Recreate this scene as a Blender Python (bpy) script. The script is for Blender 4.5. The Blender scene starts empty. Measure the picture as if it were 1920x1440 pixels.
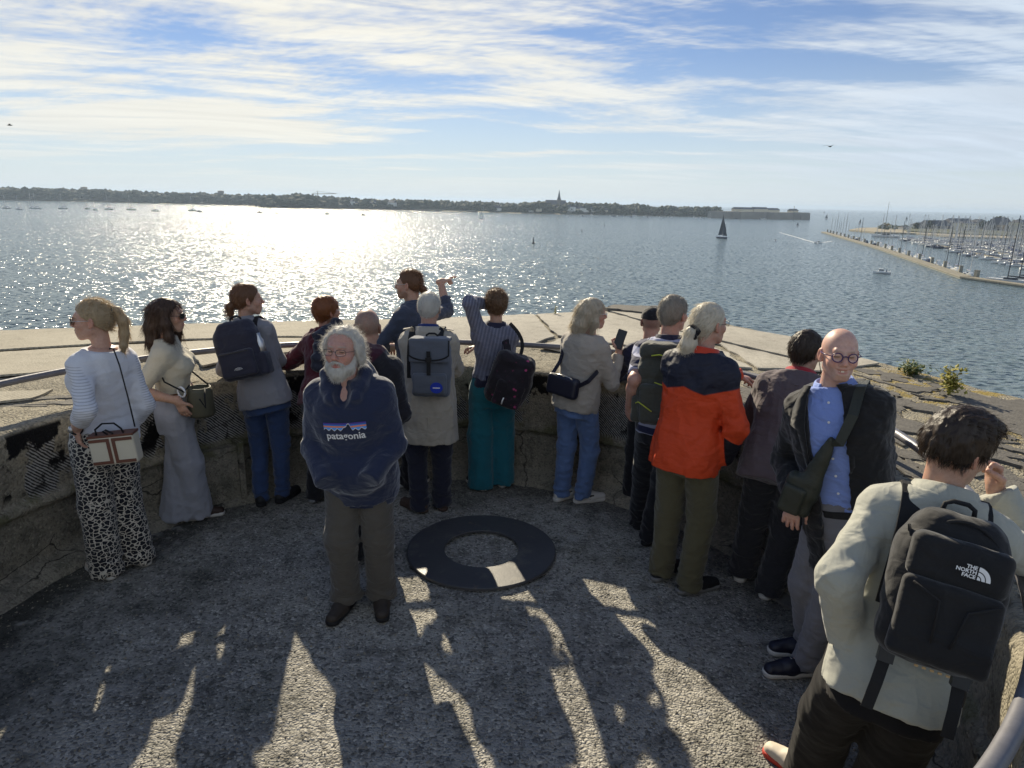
import bpy, math, random
import numpy as np
from mathutils import Vector, Matrix
from mathutils.bvhtree import BVHTree
random.seed(7); RNG = np.random.default_rng(7)
rad = math.radians
SC = bpy.context.scene
COL = SC.collection

CLOUD_A = (16.19, 7.54, 0); CLOUD_B = (32.55, 3.62, 0)
# ------------------------------------------------------------------ camera, sky, sun, exposure
CAM_H = 2.4; FPX = 1276.0; PITCH = rad(15.02); ROLL = rad(1.266)
SUN_AZ = rad(-17.0); SUN_EL = rad(28.7)          # azimuth from +Y towards +X
cd = bpy.data.cameras.new('camera'); cam = bpy.data.objects.new('camera', cd); COL.objects.link(cam)
cd.sensor_width = 36; cd.lens = 36*FPX/1920; cd.clip_start = 0.05; cd.clip_end = 60000
cam.matrix_world = Matrix.Translation((0, 0, CAM_H)) @ Matrix.Rotation(math.pi/2-PITCH, 4, 'X') @ Matrix.Rotation(ROLL, 4, 'Z')
SC.camera = cam
SC.view_settings.view_transform = 'Standard'; SC.view_settings.look = 'None'
SC.view_settings.exposure = 1.5; SC.view_settings.gamma = 1.0
SC.cycles.max_bounces = 5; SC.cycles.diffuse_bounces = 3; SC.cycles.glossy_bounces = 2
SC.cycles.transparent_max_bounces = 12; SC.cycles.volume_bounces = 0
SC.cycles.sample_clamp_indirect = 4.0; SC.cycles.sample_clamp_direct = 0.0
SC.cycles.caustics_reflective = False; SC.cycles.caustics_refractive = False

class NT:
    """terse node building"""
    def __init__(s, tree): s.t = tree; s.n = tree.nodes; s.l = tree.links
    def new(s, ty, **kw):
        n = s.n.new(ty)
        for k, v in kw.items(): setattr(n, k, v)
        return n
    def put(s, sock, v):
        if v is None: return
        if isinstance(v, bpy.types.NodeSocket): s.l.new(v, sock)
        elif isinstance(v, (tuple, list)) and len(v) == 3 and sock.type == 'RGBA': sock.default_value = (*v, 1)
        else: sock.default_value = v
    def math(s, op, a, b=None, c=None, clamp=False):
        n = s.new('ShaderNodeMath', operation=op, use_clamp=clamp); s.put(n.inputs[0], a)
        if b is not None: s.put(n.inputs[1], b)
        if c is not None: s.put(n.inputs[2], c)
        return n.outputs[0]
    def vec(s, op, a, b=None):
        n = s.new('ShaderNodeVectorMath', operation=op); s.put(n.inputs[0], a)
        if b is not None: s.put(n.inputs[3 if op == 'SCALE' else 1], b)
        return n.outputs['Value' if op in ('DOT_PRODUCT', 'LENGTH') else 'Vector']
    def noise(s, v, scale=5, detail=4, rough=.55, dist=0, col=False, lac=2.0):
        n = s.new('ShaderNodeTexNoise'); s.put(n.inputs['Vector'], v); n.inputs['Scale'].default_value = scale
        n.inputs['Detail'].default_value = detail; n.inputs['Roughness'].default_value = rough
        n.inputs['Distortion'].default_value = dist; n.inputs['Lacunarity'].default_value = lac
        return n.outputs['Color' if col else 'Fac']
    def voro(s, v, scale=5, feature='F1', out='Distance', rnd=1.0):
        n = s.new('ShaderNodeTexVoronoi', feature=feature); s.put(n.inputs['Vector'], v); n.inputs['Scale'].default_value = scale
        n.inputs['Randomness'].default_value = rnd
        return n.outputs[out]
    def ramp(s, f, stops, interp='LINEAR'):
        n = s.new('ShaderNodeValToRGB'); s.put(n.inputs[0], f); cr = n.color_ramp; cr.interpolation = interp
        while len(cr.elements) < len(stops): cr.elements.new(.5)
        for e, (p, c) in zip(cr.elements, stops):
            e.position = p; e.color = (c, c, c, 1) if isinstance(c, (int, float)) else (*c, 1)
        return n.outputs[0]
    def step(s, f, lo, hi):
        n = s.new('ShaderNodeMapRange', interpolation_type='SMOOTHSTEP'); s.put(n.inputs[0], f)
        n.inputs[1].default_value = lo; n.inputs[2].default_value = hi
        return n.outputs[0]
    def mix(s, f, a, b, mode='MIX'):
        n = s.new('ShaderNodeMix', data_type='RGBA', blend_type=mode); s.put(n.inputs[0], f); s.put(n.inputs[6], a); s.put(n.inputs[7], b)
        return n.outputs[2]
    def map(s, v, scale=(1, 1, 1), rot=(0, 0, 0), loc=(0, 0, 0)):
        n = s.new('ShaderNodeMapping'); s.put(n.inputs[0], v); n.inputs[1].default_value = loc; n.inputs[2].default_value = rot; n.inputs[3].default_value = scale
        return n.outputs[0]
    def sep(s, v):
        n = s.new('ShaderNodeSeparateXYZ'); s.put(n.inputs[0], v); return n.outputs
    def comb(s, x, y, z):
        n = s.new('ShaderNodeCombineXYZ'); s.put(n.inputs[0], x); s.put(n.inputs[1], y); s.put(n.inputs[2], z); return n.outputs[0]
    def bump(s, h, strength=.5, dist=.01, normal=None):
        n = s.new('ShaderNodeBump'); s.put(n.inputs['Height'], h); n.inputs['Strength'].default_value = strength
        n.inputs['Distance'].default_value = dist; s.put(n.inputs['Normal'], normal); return n.outputs[0]
    def obj(s): return s.new('ShaderNodeTexCoord').outputs['Object']
    def pos(s): return s.new('ShaderNodeNewGeometry').outputs['Position']
    def bsdf(s, color, rough=.7, spec=.5, metal=0, normal=None, **kw):
        b = s.new('ShaderNodeBsdfPrincipled'); s.put(b.inputs['Base Color'], color); s.put(b.inputs['Roughness'], rough)
        s.put(b.inputs['Specular IOR Level'], spec); s.put(b.inputs['Metallic'], metal); s.put(b.inputs['Normal'], normal)
        for k, v in kw.items(): s.put(b.inputs[k.replace('_', ' ')], v)
        return b.outputs[0]
    def out(s, shader):
        o = s.new('ShaderNodeOutputMaterial'); s.l.new(shader, o.inputs[0]); return o

MATS = {}
def material(name):
    m = bpy.data.materials.new(name); m.use_nodes = True; m.node_tree.nodes.clear(); MATS[name] = m
    return m, NT(m.node_tree)
def plain(name, col, rough=.6, spec=.4, metal=0, vary=.15, scale=8, bump=0, bscale=40):
    """a plain surface with uneven colour and fine relief"""
    if name in MATS: return MATS[name]
    m, n = material(name); o = n.obj()
    f = n.noise(o, scale, 5)
    c = n.mix(f, tuple(x*(1-vary) for x in col), tuple(min(1, x*(1+vary)) for x in col))
    nm = n.bump(n.noise(o, bscale, 4), bump, .01) if bump else None
    n.out(n.bsdf(c, rough, spec, metal, nm)); return m

w = bpy.data.worlds.new('World'); SC.world = w; w.use_nodes = True; w.node_tree.nodes.clear(); n = NT(w.node_tree)
sky = n.new('ShaderNodeTexSky', sky_type='NISHITA'); sky.sun_disc = False
sky.sun_elevation = SUN_EL; sky.sun_rotation = SUN_AZ; sky.air_density = 1.0; sky.dust_density = 0.0; sky.ozone_density = 2.2; sky.altitude = 30
g = n.new('ShaderNodeTexCoord').outputs['Generated']
x, y, z = n.sep(g)
zz = n.math('MAXIMUM', z, 0.0)
den = n.math('ADD', zz, 0.055)
uv = n.comb(n.math('DIVIDE', x, den), n.math('DIVIDE', y, den), 0.0)
# sheets of thin high cloud, streaked by the wind
warp = n.noise(n.map(uv, (.30, .30, 1), loc=(3.1, 1.7, 0)), 1, 2, col=True)
uvw = n.vec('ADD', uv, n.vec('SCALE', n.vec('SUBTRACT', warp, (.5, .5, .5)), 1.3))
c1 = n.noise(n.vec('ADD', n.map(n.map(uvw, rot=(0, 0, rad(14))), (.42, .95, 1)), CLOUD_A), 1.0, 7, .56)
c2 = n.noise(n.vec('ADD', n.map(n.map(uvw, rot=(0, 0, rad(-24))), (.55, 3.2, 1)), (9, 3, 0)), 1.0, 6, .6, .25)
ripple = n.noise(n.map(n.map(uvw, rot=(0, 0, rad(30))), (11, 17, 1)), 1.0, 2, .5)
cover = n.noise(n.vec('ADD', n.map(uv, (.16, .16, 1)), CLOUD_B), 1.0, 1)
dens = n.math('ADD', n.math('MULTIPLY', c1, .77), n.math('MULTIPLY', c2, .23))
dens = n.math('ADD', dens, n.math('MULTIPLY', n.math('SUBTRACT', cover, .5), .75))
dens = n.math('ADD', dens, n.math('MULTIPLY', n.math('SUBTRACT', ripple, .5), .09))
cl = n.math('MULTIPLY', n.step(dens, .425, .59), .96)
# thin haze bank towards the horizon veils the cloud
cl = n.math('MULTIPLY', cl, n.math('ADD', n.math('MULTIPLY', n.step(z, .0, .085), .85), .15))
sd = (math.sin(SUN_AZ)*math.cos(SUN_EL), math.cos(SUN_AZ)*math.cos(SUN_EL), math.sin(SUN_EL))
cosg = n.vec('DOT_PRODUCT', g, sd)
ccol = n.mix(n.step(cosg, .62, .97), (4.1, 4.7, 5.4), (5.8, 5.65, 5.05))                # cloud scatters sunlight forward
ccol = n.vec('SCALE', ccol, n.math('ADD', .80, n.math('MULTIPLY', c2, .36)))
skyc = n.vec('MULTIPLY', sky.outputs[0], (.46, .455, .53))
skyc = n.mix(n.math('MULTIPLY', n.math('SUBTRACT', 1.0, n.step(z, -.02, .21)), .80), skyc, (4.1, 4.75, 5.2))   # haze near the horizon
bg = n.new('ShaderNodeBackground'); n.put(bg.inputs[0], n.mix(cl, skyc, ccol)); bg.inputs[1].default_value = .058; w.cycles.sampling_method = 'MANUAL'; w.cycles.sample_map_resolution = 512
wo = n.new('ShaderNodeOutputWorld'); n.l.new(bg.outputs[0], wo.inputs[0])

sl = bpy.data.lights.new('sun', 'SUN'); sun = bpy.data.objects.new('sun', sl); COL.objects.link(sun)
sl.energy = 2.65; sl.angle = rad(.55); sl.color = (1.0, .88, .66)
sun.rotation_euler = Vector((-sd[0], -sd[1], -sd[2])).to_track_quat('-Z', 'Y').to_euler()

# ------------------------------------------------------------------ helpers
def ray(px, py):
    x = (px-960)/FPX; y = (py-720)/FPX
    xr = x*math.cos(ROLL)+y*math.sin(ROLL); yr = -x*math.sin(ROLL)+y*math.cos(ROLL)
    c, s = math.cos(PITCH), math.sin(PITCH)
    return np.array([xr, c-s*yr, -s-c*yr])
def on_z(px, py, z=0.): r = ray(px, py); return np.array([0, 0, CAM_H])+r*((z-CAM_H)/r[2])
def on_y(px, py, Y): r = ray(px, py); return np.array([0, 0, CAM_H])+r*(Y/r[1])
SEA = -22.6
def sea(px, py): return on_z(px, py, SEA)
def px_of(P):
    P = np.array(P, float)-np.array([0, 0, CAM_H]); c, s = math.cos(PITCH), math.sin(PITCH); fw = P[1]*c-P[2]*s; dn = -P[1]*s-P[2]*c; xr, yr = P[0]/fw, dn/fw
    return 960+FPX*(xr*math.cos(ROLL)-yr*math.sin(ROLL))
_ones = 'first second third fourth fifth sixth seventh eighth ninth tenth eleventh twelfth thirteenth fourteenth fifteenth sixteenth seventeenth eighteenth nineteenth twentieth'.split()
_tens = {20: 'twenty', 30: 'thirty', 40: 'forty', 50: 'fifty', 60: 'sixty'}
def nth(i):
    if i <= 20: return _ones[i-1]
    return {30: 'thirtieth', 40: 'fortieth', 50: 'fiftieth', 60: 'sixtieth'}.get(i) or _tens[i//10*10]+' '+_ones[i % 10-1]

def tag(o, label=None, cat=None, group=None, kind=None):
    if label: o['label'] = label
    if cat: o['category'] = cat
    if group: o['group'] = group
    if kind: o['kind'] = kind
    return o
def link(name, me, mats=None, parent=None, loc=None, rz=None):
    o = bpy.data.objects.new(name, me); COL.objects.link(o)
    if me is not None and mats:
        for m in (mats if isinstance(mats, (list, tuple)) else [mats]): me.materials.append(m)
    if parent is not None: o.parent = parent
    if loc is not None: o.location = loc
    if rz is not None: o.rotation_euler[2] = rz
    return o
def empty(name, loc=(0, 0, 0), rz=0):
    o = bpy.data.objects.new(name, None); COL.objects.link(o); o.location = loc; o.rotation_euler[2] = rz; o.empty_display_size = .1
    return o
def np_mesh(name, V, faces, smooth=True, mi=None):
    """V (n,3); faces (m,4) or (m,3) int array, or list of tuples"""
    me = bpy.data.meshes.new(name)
    V = np.asarray(V, np.float32)
    if isinstance(faces, np.ndarray):
        k = faces.shape[1]; m = len(faces)
        me.vertices.add(len(V)); me.vertices.foreach_set('co', V.ravel())
        me.loops.add(m*k); me.loops.foreach_set('vertex_index', faces.astype(np.int32).ravel())
        me.polygons.add(m); me.polygons.foreach_set('loop_start', np.arange(0, m*k, k, dtype=np.int32))
    else:
        me.from_pydata([tuple(v) for v in V], [], faces)
    if mi is not None: me.polygons.foreach_set('material_index', np.asarray(mi, np.int32))
    me.polygons.foreach_set('use_smooth', np.full(len(me.polygons), smooth, bool))
    me.update(calc_edges=True); me.validate()
    return me
class MB:
    """collects boxes, tubes and prisms into one mesh"""
    def __init__(s): s.v = []; s.f = []; s.m = []
    def add(s, V, F, mi=0):
        b = len(s.v); s.v += [tuple(map(float, p)) for p in V]; s.f += [tuple(i+b for i in f) for f in F]; s.m += [mi]*len(F); return s
    def box(s, c, h, rz=0, mi=0, top=1.0, M=None):
        P = []
        for sz in (-1, 1):
            k = top if sz > 0 else 1
            for sx, sy in ((-1, -1), (1, -1), (1, 1), (-1, 1)):
                x, y = sx*h[0]*k, sy*h[1]*k
                p = Vector((x*math.cos(rz)-y*math.sin(rz), x*math.sin(rz)+y*math.cos(rz), sz*h[2]))
                if M is not None: p = M @ p
                P.append((p[0]+c[0], p[1]+c[1], p[2]+c[2]))
        return s.add(P, [(3, 2, 1, 0), (4, 5, 6, 7), (0, 1, 5, 4), (1, 2, 6, 5), (2, 3, 7, 6), (3, 0, 4, 7)], mi)
    def tube(s, pts, r, seg=8, mi=0, cap=True, sq=None):
        pts = [np.array(p, float) for p in pts]; R = r if isinstance(r, (list, tuple, np.ndarray)) else [r]*len(pts)
        V = []; F = []; up = None
        for i, p in enumerate(pts):
            t = pts[min(i+1, len(pts)-1)]-pts[max(i-1, 0)]; t /= np.linalg.norm(t)+1e-9
            if up is None: up = np.array([0, 0, 1.]) if abs(t[2]) < .9 else np.array([1., 0, 0])
            a = np.cross(t, up); a /= np.linalg.norm(a)+1e-9; b = np.cross(a, t); up = b
            ka, kb = sq or (1, 1)
            for k in range(seg):
                q = 2*math.pi*k/seg; V.append(p+R[i]*(ka*math.cos(q)*a+kb*math.sin(q)*b))
        for i in range(len(pts)-1):
            for k in range(seg):
                k2 = (k+1) % seg; F.append((i*seg+k, i*seg+k2, (i+1)*seg+k2, (i+1)*seg+k))
        if cap: F += [tuple(range(seg))[::-1], tuple(range((len(pts)-1)*seg, len(pts)*seg))]
        return s.add(V, F, mi)
    def prism(s, poly, z0, z1, mi=0):
        k = len(poly); V = [(p[0], p[1], z0) for p in poly]+[(p[0], p[1], z1) for p in poly]
        F = [tuple(range(k))[::-1], tuple(range(k, 2*k))]+[(i, (i+1) % k, k+(i+1) % k, k+i) for i in range(k)]
        return s.add(V, F, mi)
    def lathe(s, prof, seg=16, c=(0, 0, 0), mi=0):
        V = []; F = []
        for r, z in prof:
            for k in range(seg):
                a = 2*math.pi*k/seg; V.append((c[0]+r*math.cos(a), c[1]+r*math.sin(a), c[2]+z))
        for i in range(len(prof)-1):
            for k in range(seg):
                k2 = (k+1) % seg; F.append((i*seg+k, i*seg+k2, (i+1)*seg+k2, (i+1)*seg+k))
        return s.add(V, F, mi)
    def mesh(s, name, smooth=False): return np_mesh(name, s.v, s.f, smooth, s.m)
    def obj(s, name, mats, parent=None, smooth=False, loc=None, rz=None): return link(name, s.mesh(name, smooth), mats, parent, loc, rz)
def copy_tree(o, parent=None):
    c = o.copy(); COL.objects.link(c); c.parent = parent
    for ch in list(o.children): copy_tree(ch, c)
    return c

# numpy gradient noise (for worn edges, cloth folds, hair)
_perm = np.random.default_rng(3).permutation(256); _perm = np.concatenate([_perm, _perm, _perm]).astype(np.int32)
_grad = np.random.default_rng(4).normal(size=(256, 3)).astype(np.float32); _grad /= np.linalg.norm(_grad, axis=1, keepdims=True)
def pnoise(P):
    P = np.asarray(P, np.float32); i = np.floor(P).astype(np.int32); f = P-i; i &= 255; u = f*f*f*(f*(f*6-15)+10); r = 0
    for a in (0, 1):
        for b in (0, 1):
            for c in (0, 1):
                g_ = _grad[_perm[_perm[_perm[i[:, 0]+a]+i[:, 1]+b]+i[:, 2]+c]]
                wgt = (u[:, 0] if a else 1-u[:, 0])*(u[:, 1] if b else 1-u[:, 1])*(u[:, 2] if c else 1-u[:, 2])
                r = r+wgt*(g_[:, 0]*(f[:, 0]-a)+g_[:, 1]*(f[:, 1]-b)+g_[:, 2]*(f[:, 2]-c))
    return r*1.6
def fbm(P, o=3): return sum(pnoise(np.asarray(P)*2**k+7.3*k)/2**k for k in range(o))
# ------------------------------------------------------------------ setting: sea
m, n = material('sea_water'); P = n.pos()
v1 = n.map(P, (.55, 1.0, 1), rot=(0, 0, rad(8)))
a1 = n.noise(n.map(v1, (.95,)*3), 1, 3, .62, col=True)
a2 = n.noise(n.map(v1, (.11,)*3), 1, 2, .5, col=True)
a3 = n.noise(n.map(P, (.004, .012, 1)), 1, 3, .6)
sl_ = n.vec('ADD', n.vec('SCALE', n.vec('SUBTRACT', a1, (.5, .5, .5)), 3.0), n.vec('SCALE', n.vec('SUBTRACT', a2, (.5, .5, .5)), .30))
amp = n.math('ADD', .72, n.math('MULTIPLY', a3, .55))
nrm = n.vec('NORMALIZE', n.vec('ADD', n.vec('MULTIPLY', n.vec('SCALE', sl_, amp), (1, 1, 0)), (0, 0, 1)))
n.out(n.bsdf((.125, .172, .198), .14, .10, 0, nrm, IOR=1.33))
RS = 26000
ang = np.linspace(0, 2*math.pi, 97)[:-1]
rr = [0, 60, 200, 600, 2000, 7000, RS]
V = [(0, 0, SEA)]+[(r*math.cos(a), r*math.sin(a), SEA) for r in rr[1:] for a in ang]
F = [(0, 1+k, 1+(k+1) % 96) for k in range(96)]+[(1+i*96+k, 1+(i+1)*96+k, 1+(i+1)*96+(k+1) % 96, 1+i*96+(k+1) % 96) for i in range(len(rr)-2) for k in range(96)]
tag(link('sea', np_mesh('sea', V, F), MATS['sea_water']), kind='structure')

# ------------------------------------------------------------------ the gun pit on the bunker roof
PC = np.array([-.55, 3.2])
def concrete(name, c0, c1, dark=(.045, .043, .04), darkamt=.45, moss=0, speck=.5, bump=.5, extra=None, sc=1.0):
    m, n = material(name); P = n.pos()
    big = n.noise(P, .9*sc, 3, .6); mid = n.noise(P, 7*sc, 4, .65); fine = n.noise(P, 70*sc, 2, .7)
    c = n.mix(n.step(big, .3, .7), c0, c1)
    c = n.mix(n.math('MULTIPLY', n.step(mid, .46, .72), darkamt), c, dark)
    vn = n.new('ShaderNodeTexVoronoi'); n.put(vn.inputs['Vector'], n.vec('ADD', P, n.vec('SCALE', n.noise(P, 30, 1, col=True), .02))); vn.inputs['Scale'].default_value = 75*sc
    grit = vn.outputs['Color']; d = vn.outputs['Distance']
    gv = n.sep(grit)[0]
    c = n.mix(n.math('MULTIPLY', n.step(gv, .55, .95), speck), c, tuple(x*.28 for x in c1))
    c = n.mix(n.math('MULTIPLY', n.step(n.sep(grit)[1], .8, 1.0), speck*.6), c, tuple(min(1, x*1.7) for x in c0))
    if moss:
        mm = n.math('MULTIPLY', n.step(n.noise(P, 1.3, 6, .7), .5, .68), moss)
        c = n.mix(mm, c, (.022, .03, .012))
    if extra: c = extra(n, P, c)
    h = n.math('ADD', n.math('MULTIPLY', mid, 1.2), n.math('ADD', n.math('MULTIPLY', fine, .8), n.math('MULTIPLY', d, -1.0)))
    n.out(n.bsdf(c, .93, .18, 0, n.bump(h, bump, .014))); return m
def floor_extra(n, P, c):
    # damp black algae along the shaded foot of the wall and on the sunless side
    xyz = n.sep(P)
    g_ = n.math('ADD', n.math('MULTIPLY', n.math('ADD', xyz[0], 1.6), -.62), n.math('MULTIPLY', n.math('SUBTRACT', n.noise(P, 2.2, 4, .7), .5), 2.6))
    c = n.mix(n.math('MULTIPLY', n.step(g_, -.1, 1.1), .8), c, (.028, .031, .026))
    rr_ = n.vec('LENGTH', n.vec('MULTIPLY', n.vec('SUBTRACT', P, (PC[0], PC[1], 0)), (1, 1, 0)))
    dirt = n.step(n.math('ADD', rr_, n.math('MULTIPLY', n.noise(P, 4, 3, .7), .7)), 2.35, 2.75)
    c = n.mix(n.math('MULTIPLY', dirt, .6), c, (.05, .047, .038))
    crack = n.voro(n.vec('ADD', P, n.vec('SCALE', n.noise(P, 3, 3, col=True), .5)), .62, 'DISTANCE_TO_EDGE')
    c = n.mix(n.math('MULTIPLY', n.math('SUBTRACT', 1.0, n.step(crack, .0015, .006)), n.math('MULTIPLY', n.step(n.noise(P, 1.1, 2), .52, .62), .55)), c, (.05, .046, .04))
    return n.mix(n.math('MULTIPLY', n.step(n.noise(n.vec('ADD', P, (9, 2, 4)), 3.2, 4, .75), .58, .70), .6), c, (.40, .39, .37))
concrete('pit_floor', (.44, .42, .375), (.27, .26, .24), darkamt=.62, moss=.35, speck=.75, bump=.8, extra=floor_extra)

def wall_extra(n, P, c):
    q = n.vec('SUBTRACT', P, (PC[0], PC[1], 0)); x, y, z = n.sep(q)
    th = n.math('ARCTAN2', x, y)                                    # 0 ahead, positive to the right
    # shuttering imprint: limewashed ribs showing where the tar coat has fallen off
    s = n.math('ADD', n.math('MULTIPLY', th, 2.55), n.math('MULTIPLY', z, 1.05))
    rib = n.math('ADD', n.math('SINE', n.math('MULTIPLY', n.math('ADD', s, n.math('MULTIPLY', n.noise(P, 9, 2), .03)), 255.0)), n.math('MULTIPLY', n.math('SUBTRACT', n.noise(P, 45, 3), .5), 3.0))
    nz = n.noise(n.map(P, (1, 1, .6)), 2.3, 4, .6)
    zone = n.math('MULTIPLY', n.step(z, .50, .54), n.math('SUBTRACT', 1.0, n.step(z, .86, .92)))
    lat = n.math('MULTIPLY', n.step(n.math('ADD', nz, n.math('MULTIPLY', n.noise(P, 30, 3), .06)), .545, .57), n.math('MULTIPLY', zone, n.math('SUBTRACT', 1.0, n.step(th, 1.25, 1.45))))
    tarz = n.math('MULTIPLY', n.step(z, .52, .6), n.math('SUBTRACT', 1.0, n.step(z, .955, .985)))
    tar = n.math('MULTIPLY', n.step(n.noise(n.vec('ADD', n.map(P, (1, 1, .8)), (4, 8, 1)), 3.1, 6, .6), .50, .54), tarz)
    c = n.mix(lat, c, n.mix(n.step(rib, -.5, .6), (.035, .034, .034), (.36, .355, .34)))
    c = n.mix(tar, c, (.008, .008, .009))
    # green tide line under the lip
    gl = n.math('MULTIPLY', n.math('MULTIPLY', n.step(z, .40, .47), n.math('SUBTRACT', 1.0, n.step(z, .50, .56))), n.step(n.noise(P, 5, 4), .42, .6))
    c = n.mix(n.math('MULTIPLY', gl, .6), c, (.075, .08, .02))
    crack = n.voro(n.vec('ADD', n.map(P, (1, 1, 1.6)), n.vec('SCALE', n.noise(P, 5, 3, col=True), .22)), 1.0, 'DISTANCE_TO_EDGE')
    return n.mix(n.math('MULTIPLY', n.math('MULTIPLY', n.math('SUBTRACT', 1.0, n.step(crack, .002, .008)), n.step(n.noise(P, 1.7, 2), .5, .62)), .8), c, (.015, .014, .012))
concrete('pit_wall', (.33, .30, .235), (.22, .20, .16), darkamt=.5, moss=.35, speck=.45, bump=.6, extra=wall_extra)

def deck_extra(n, P, c):
    lich = n.math('MULTIPLY', n.step(n.noise(P, 6, 6, .7), .47, .58), n.math('SUBTRACT', 1.0, n.step(n.vec('LENGTH', n.vec('MULTIPLY', n.vec('SUBTRACT', P, (3.75, 5.2, 1)), (1.0, .62, 1))), .35, 1.3)))
    c = n.mix(n.math('MULTIPLY', lich, .85), c, (.30, .215, .03))
    crack = n.voro(n.vec('ADD', P, n.vec('SCALE', n.noise(P, 5, 3, col=True), .3)), 2.6, 'DISTANCE_TO_EDGE')
    return n.mix(n.math('MULTIPLY', n.math('SUBTRACT', 1.0, n.step(crack, .004, .014)), .8), c, (.03, .027, .022))
concrete('roof_concrete', (.37, .335, .26), (.28, .255, .20), darkamt=.35, speck=.55, bump=.8, extra=deck_extra)
concrete('slab_pale', (.47, .44, .375), (.37, .345, .295), dark=(.13, .12, .10), darkamt=.30, speck=.22, bump=.25)
def rib_extra(n, P, c):
    r_ = n.math('SINE', n.math('MULTIPLY', n.sep(n.map(P, rot=(0, 0, rad(12))))[0], 170.0))
    return n.mix(n.math('MULTIPLY', n.step(r_, -.2, .5), .42), c, (.20, .18, .145))
concrete('slab_ribbed', (.50, .46, .37), (.40, .365, .29), dark=(.13, .12, .10), darkamt=.25, speck=.15, bump=.25, extra=rib_extra)
plain('tar_coat', (.125, .117, .105), .85, .3, vary=.55, scale=14, bump=.8, bscale=60)

NA = 360
TH = np.linspace(0, 2*math.pi, NA+1)[:-1]
def polar(rz_rows, disp, name, mat, jag=None):
    V = []
    for i, (r, z) in enumerate(rz_rows):
        p = np.stack([PC[0]+r*np.sin(TH), PC[1]+r*np.cos(TH), np.full(NA, z) if np.isscalar(z) else z], 1)
        V.append(p)
    V = np.array(V)
    flat = V.reshape(-1, 3)
    flat = disp(flat)
    R = len(rz_rows); k = np.arange(NA); k2 = (k+1) % NA
    F = np.concatenate([np.stack([i*NA+k, i*NA+k2, (i+1)*NA+k2, (i+1)*NA+k], 1) for i in range(R-1)])
    return link(name, np_mesh(name, flat, F[:, ::-1]), mat)
def fdisp(p):
    p[:, 2] += .010*pnoise(p*1.1)+.006*fbm(p*6, 2)+.0035*fbm(p*21, 2); return p
o = polar([(max(r, .002), 0.) for r in np.linspace(0, 2.52, 130)], fdisp, 'pit_floor', MATS['pit_floor']); tag(o, kind='structure')
# wall: sloping plinth, lower face, projecting lip, upper face, top arris
prof = [(2.40, -.03), (2.42, .015), (2.46, .05), (2.53, .075), (2.575, .09), (2.585, .10)]
prof += [(2.59, z) for z in np.linspace(.12, .43, 16)]
prof += [(2.575, .445), (2.55, .455), (2.545, .475), (2.548, .50), (2.565, .515), (2.585, .525)]
prof += [(2.588-.02*t, .53+.42*t) for t in np.linspace(.04, 1, 22)]
prof += [(2.572, .972), (2.585, .99), (2.615, .998), (2.66, 1.0)]
def wdisp(p):
    q = p-np.array([PC[0], PC[1], 0]); r = np.hypot(q[:, 0], q[:, 1]); d = .016*fbm(p*np.array([2.2, 2.2, 3]), 3)+.008*fbm(p*13, 2)
    chip = np.clip(fbm(p*np.array([5, 5, 2])+3, 2)-.25, 0, 1)*.06*np.exp(-((p[:, 2]-.985)/.03)**2)+np.clip(fbm(p*6+9, 2)-.2, 0, 1)*.05*np.exp(-((p[:, 2]-.48)/.03)**2)
    k = (r+d+chip)/r; p[:, 0] = PC[0]+q[:, 0]*k; p[:, 1] = PC[1]+q[:, 1]*k; p[:, 2] -= chip*.7*(p[:, 2] > .3); return p
o = polar(prof, wdisp, 'pit_wall', MATS['pit_wall']); tag(o, 'round concrete pit wall with peeling black tar and limewashed ribs', 'wall')
pit_wall = o
# roof deck around the pit, reaching to the roof edge
EDGE = [(3.99, 5.11), (6.4, -.5), (9, -12), (-30, -12), (-30, -2), (-5.25, 6.83), (-3.3, 7.52), (-1.42, 8.05), (.68, 8.82), (1.38, 9.38), (1.95, 9.27), (3.12, 7.57), (3.48, 6.29)]
def edge_r(th):
    d = np.array([math.sin(th), math.cos(th)]); best = 1e9
    for i in range(len(EDGE)):
        a = np.array(EDGE[i])-PC; b = np.array(EDGE[(i+1) % len(EDGE)])-PC; e = b-a
        den_ = d[0]*e[1]-d[1]*e[0]
        if abs(den_) < 1e-9: continue
        t = (a[0]*e[1]-a[1]*e[0])/den_; s_ = (a[0]*d[1]-a[1]*d[0])/den_
        if t > 0 and -1e-6 <= s_ <= 1+1e-6: best = min(best, t)
    return best
ER = np.array([edge_r(t) for t in TH]); ER = ER+.05*pnoise(np.stack([np.sin(TH)*9, np.cos(TH)*9, TH*0], 1))
rows = []
for t in np.linspace(0, 1, 90)**1.5: rows.append((2.655+(ER-2.655)*t, 1.0))
rows.append((ER+.02, .96)); rows.append((ER+.03, .6)); rows.append((ER+.05, -2.)); rows.append((ER+.1, SEA-1))
def ddisp(p):
    m_ = p[:, 2] > .9; p[m_, 2] += (.012*fbm(p*1.4, 2)+.008*fbm(p*7, 2)+.004*fbm(p*19, 1))[m_]-.003; return p
o = polar(rows, ddisp, 'bunker_roof', MATS['roof_concrete']); tag(o, kind='structure'); roof = o
# pilaster against the wall
b = MB(); th0 = math.atan2(-2.42-PC[0], 5.1-PC[1])
c_ = PC+2.535*np.array([math.sin(th0), math.cos(th0)])
b.box((c_[0], c_[1], .24), (.17, .08, .25), -th0, top=.98)
b.box((c_[0]+.17*math.cos(th0), c_[1]-.17*math.sin(th0), .25), (.022, .105, .27), -th0)
o = b.obj('pilaster', MATS['pit_wall'], pit_wall)

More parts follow.
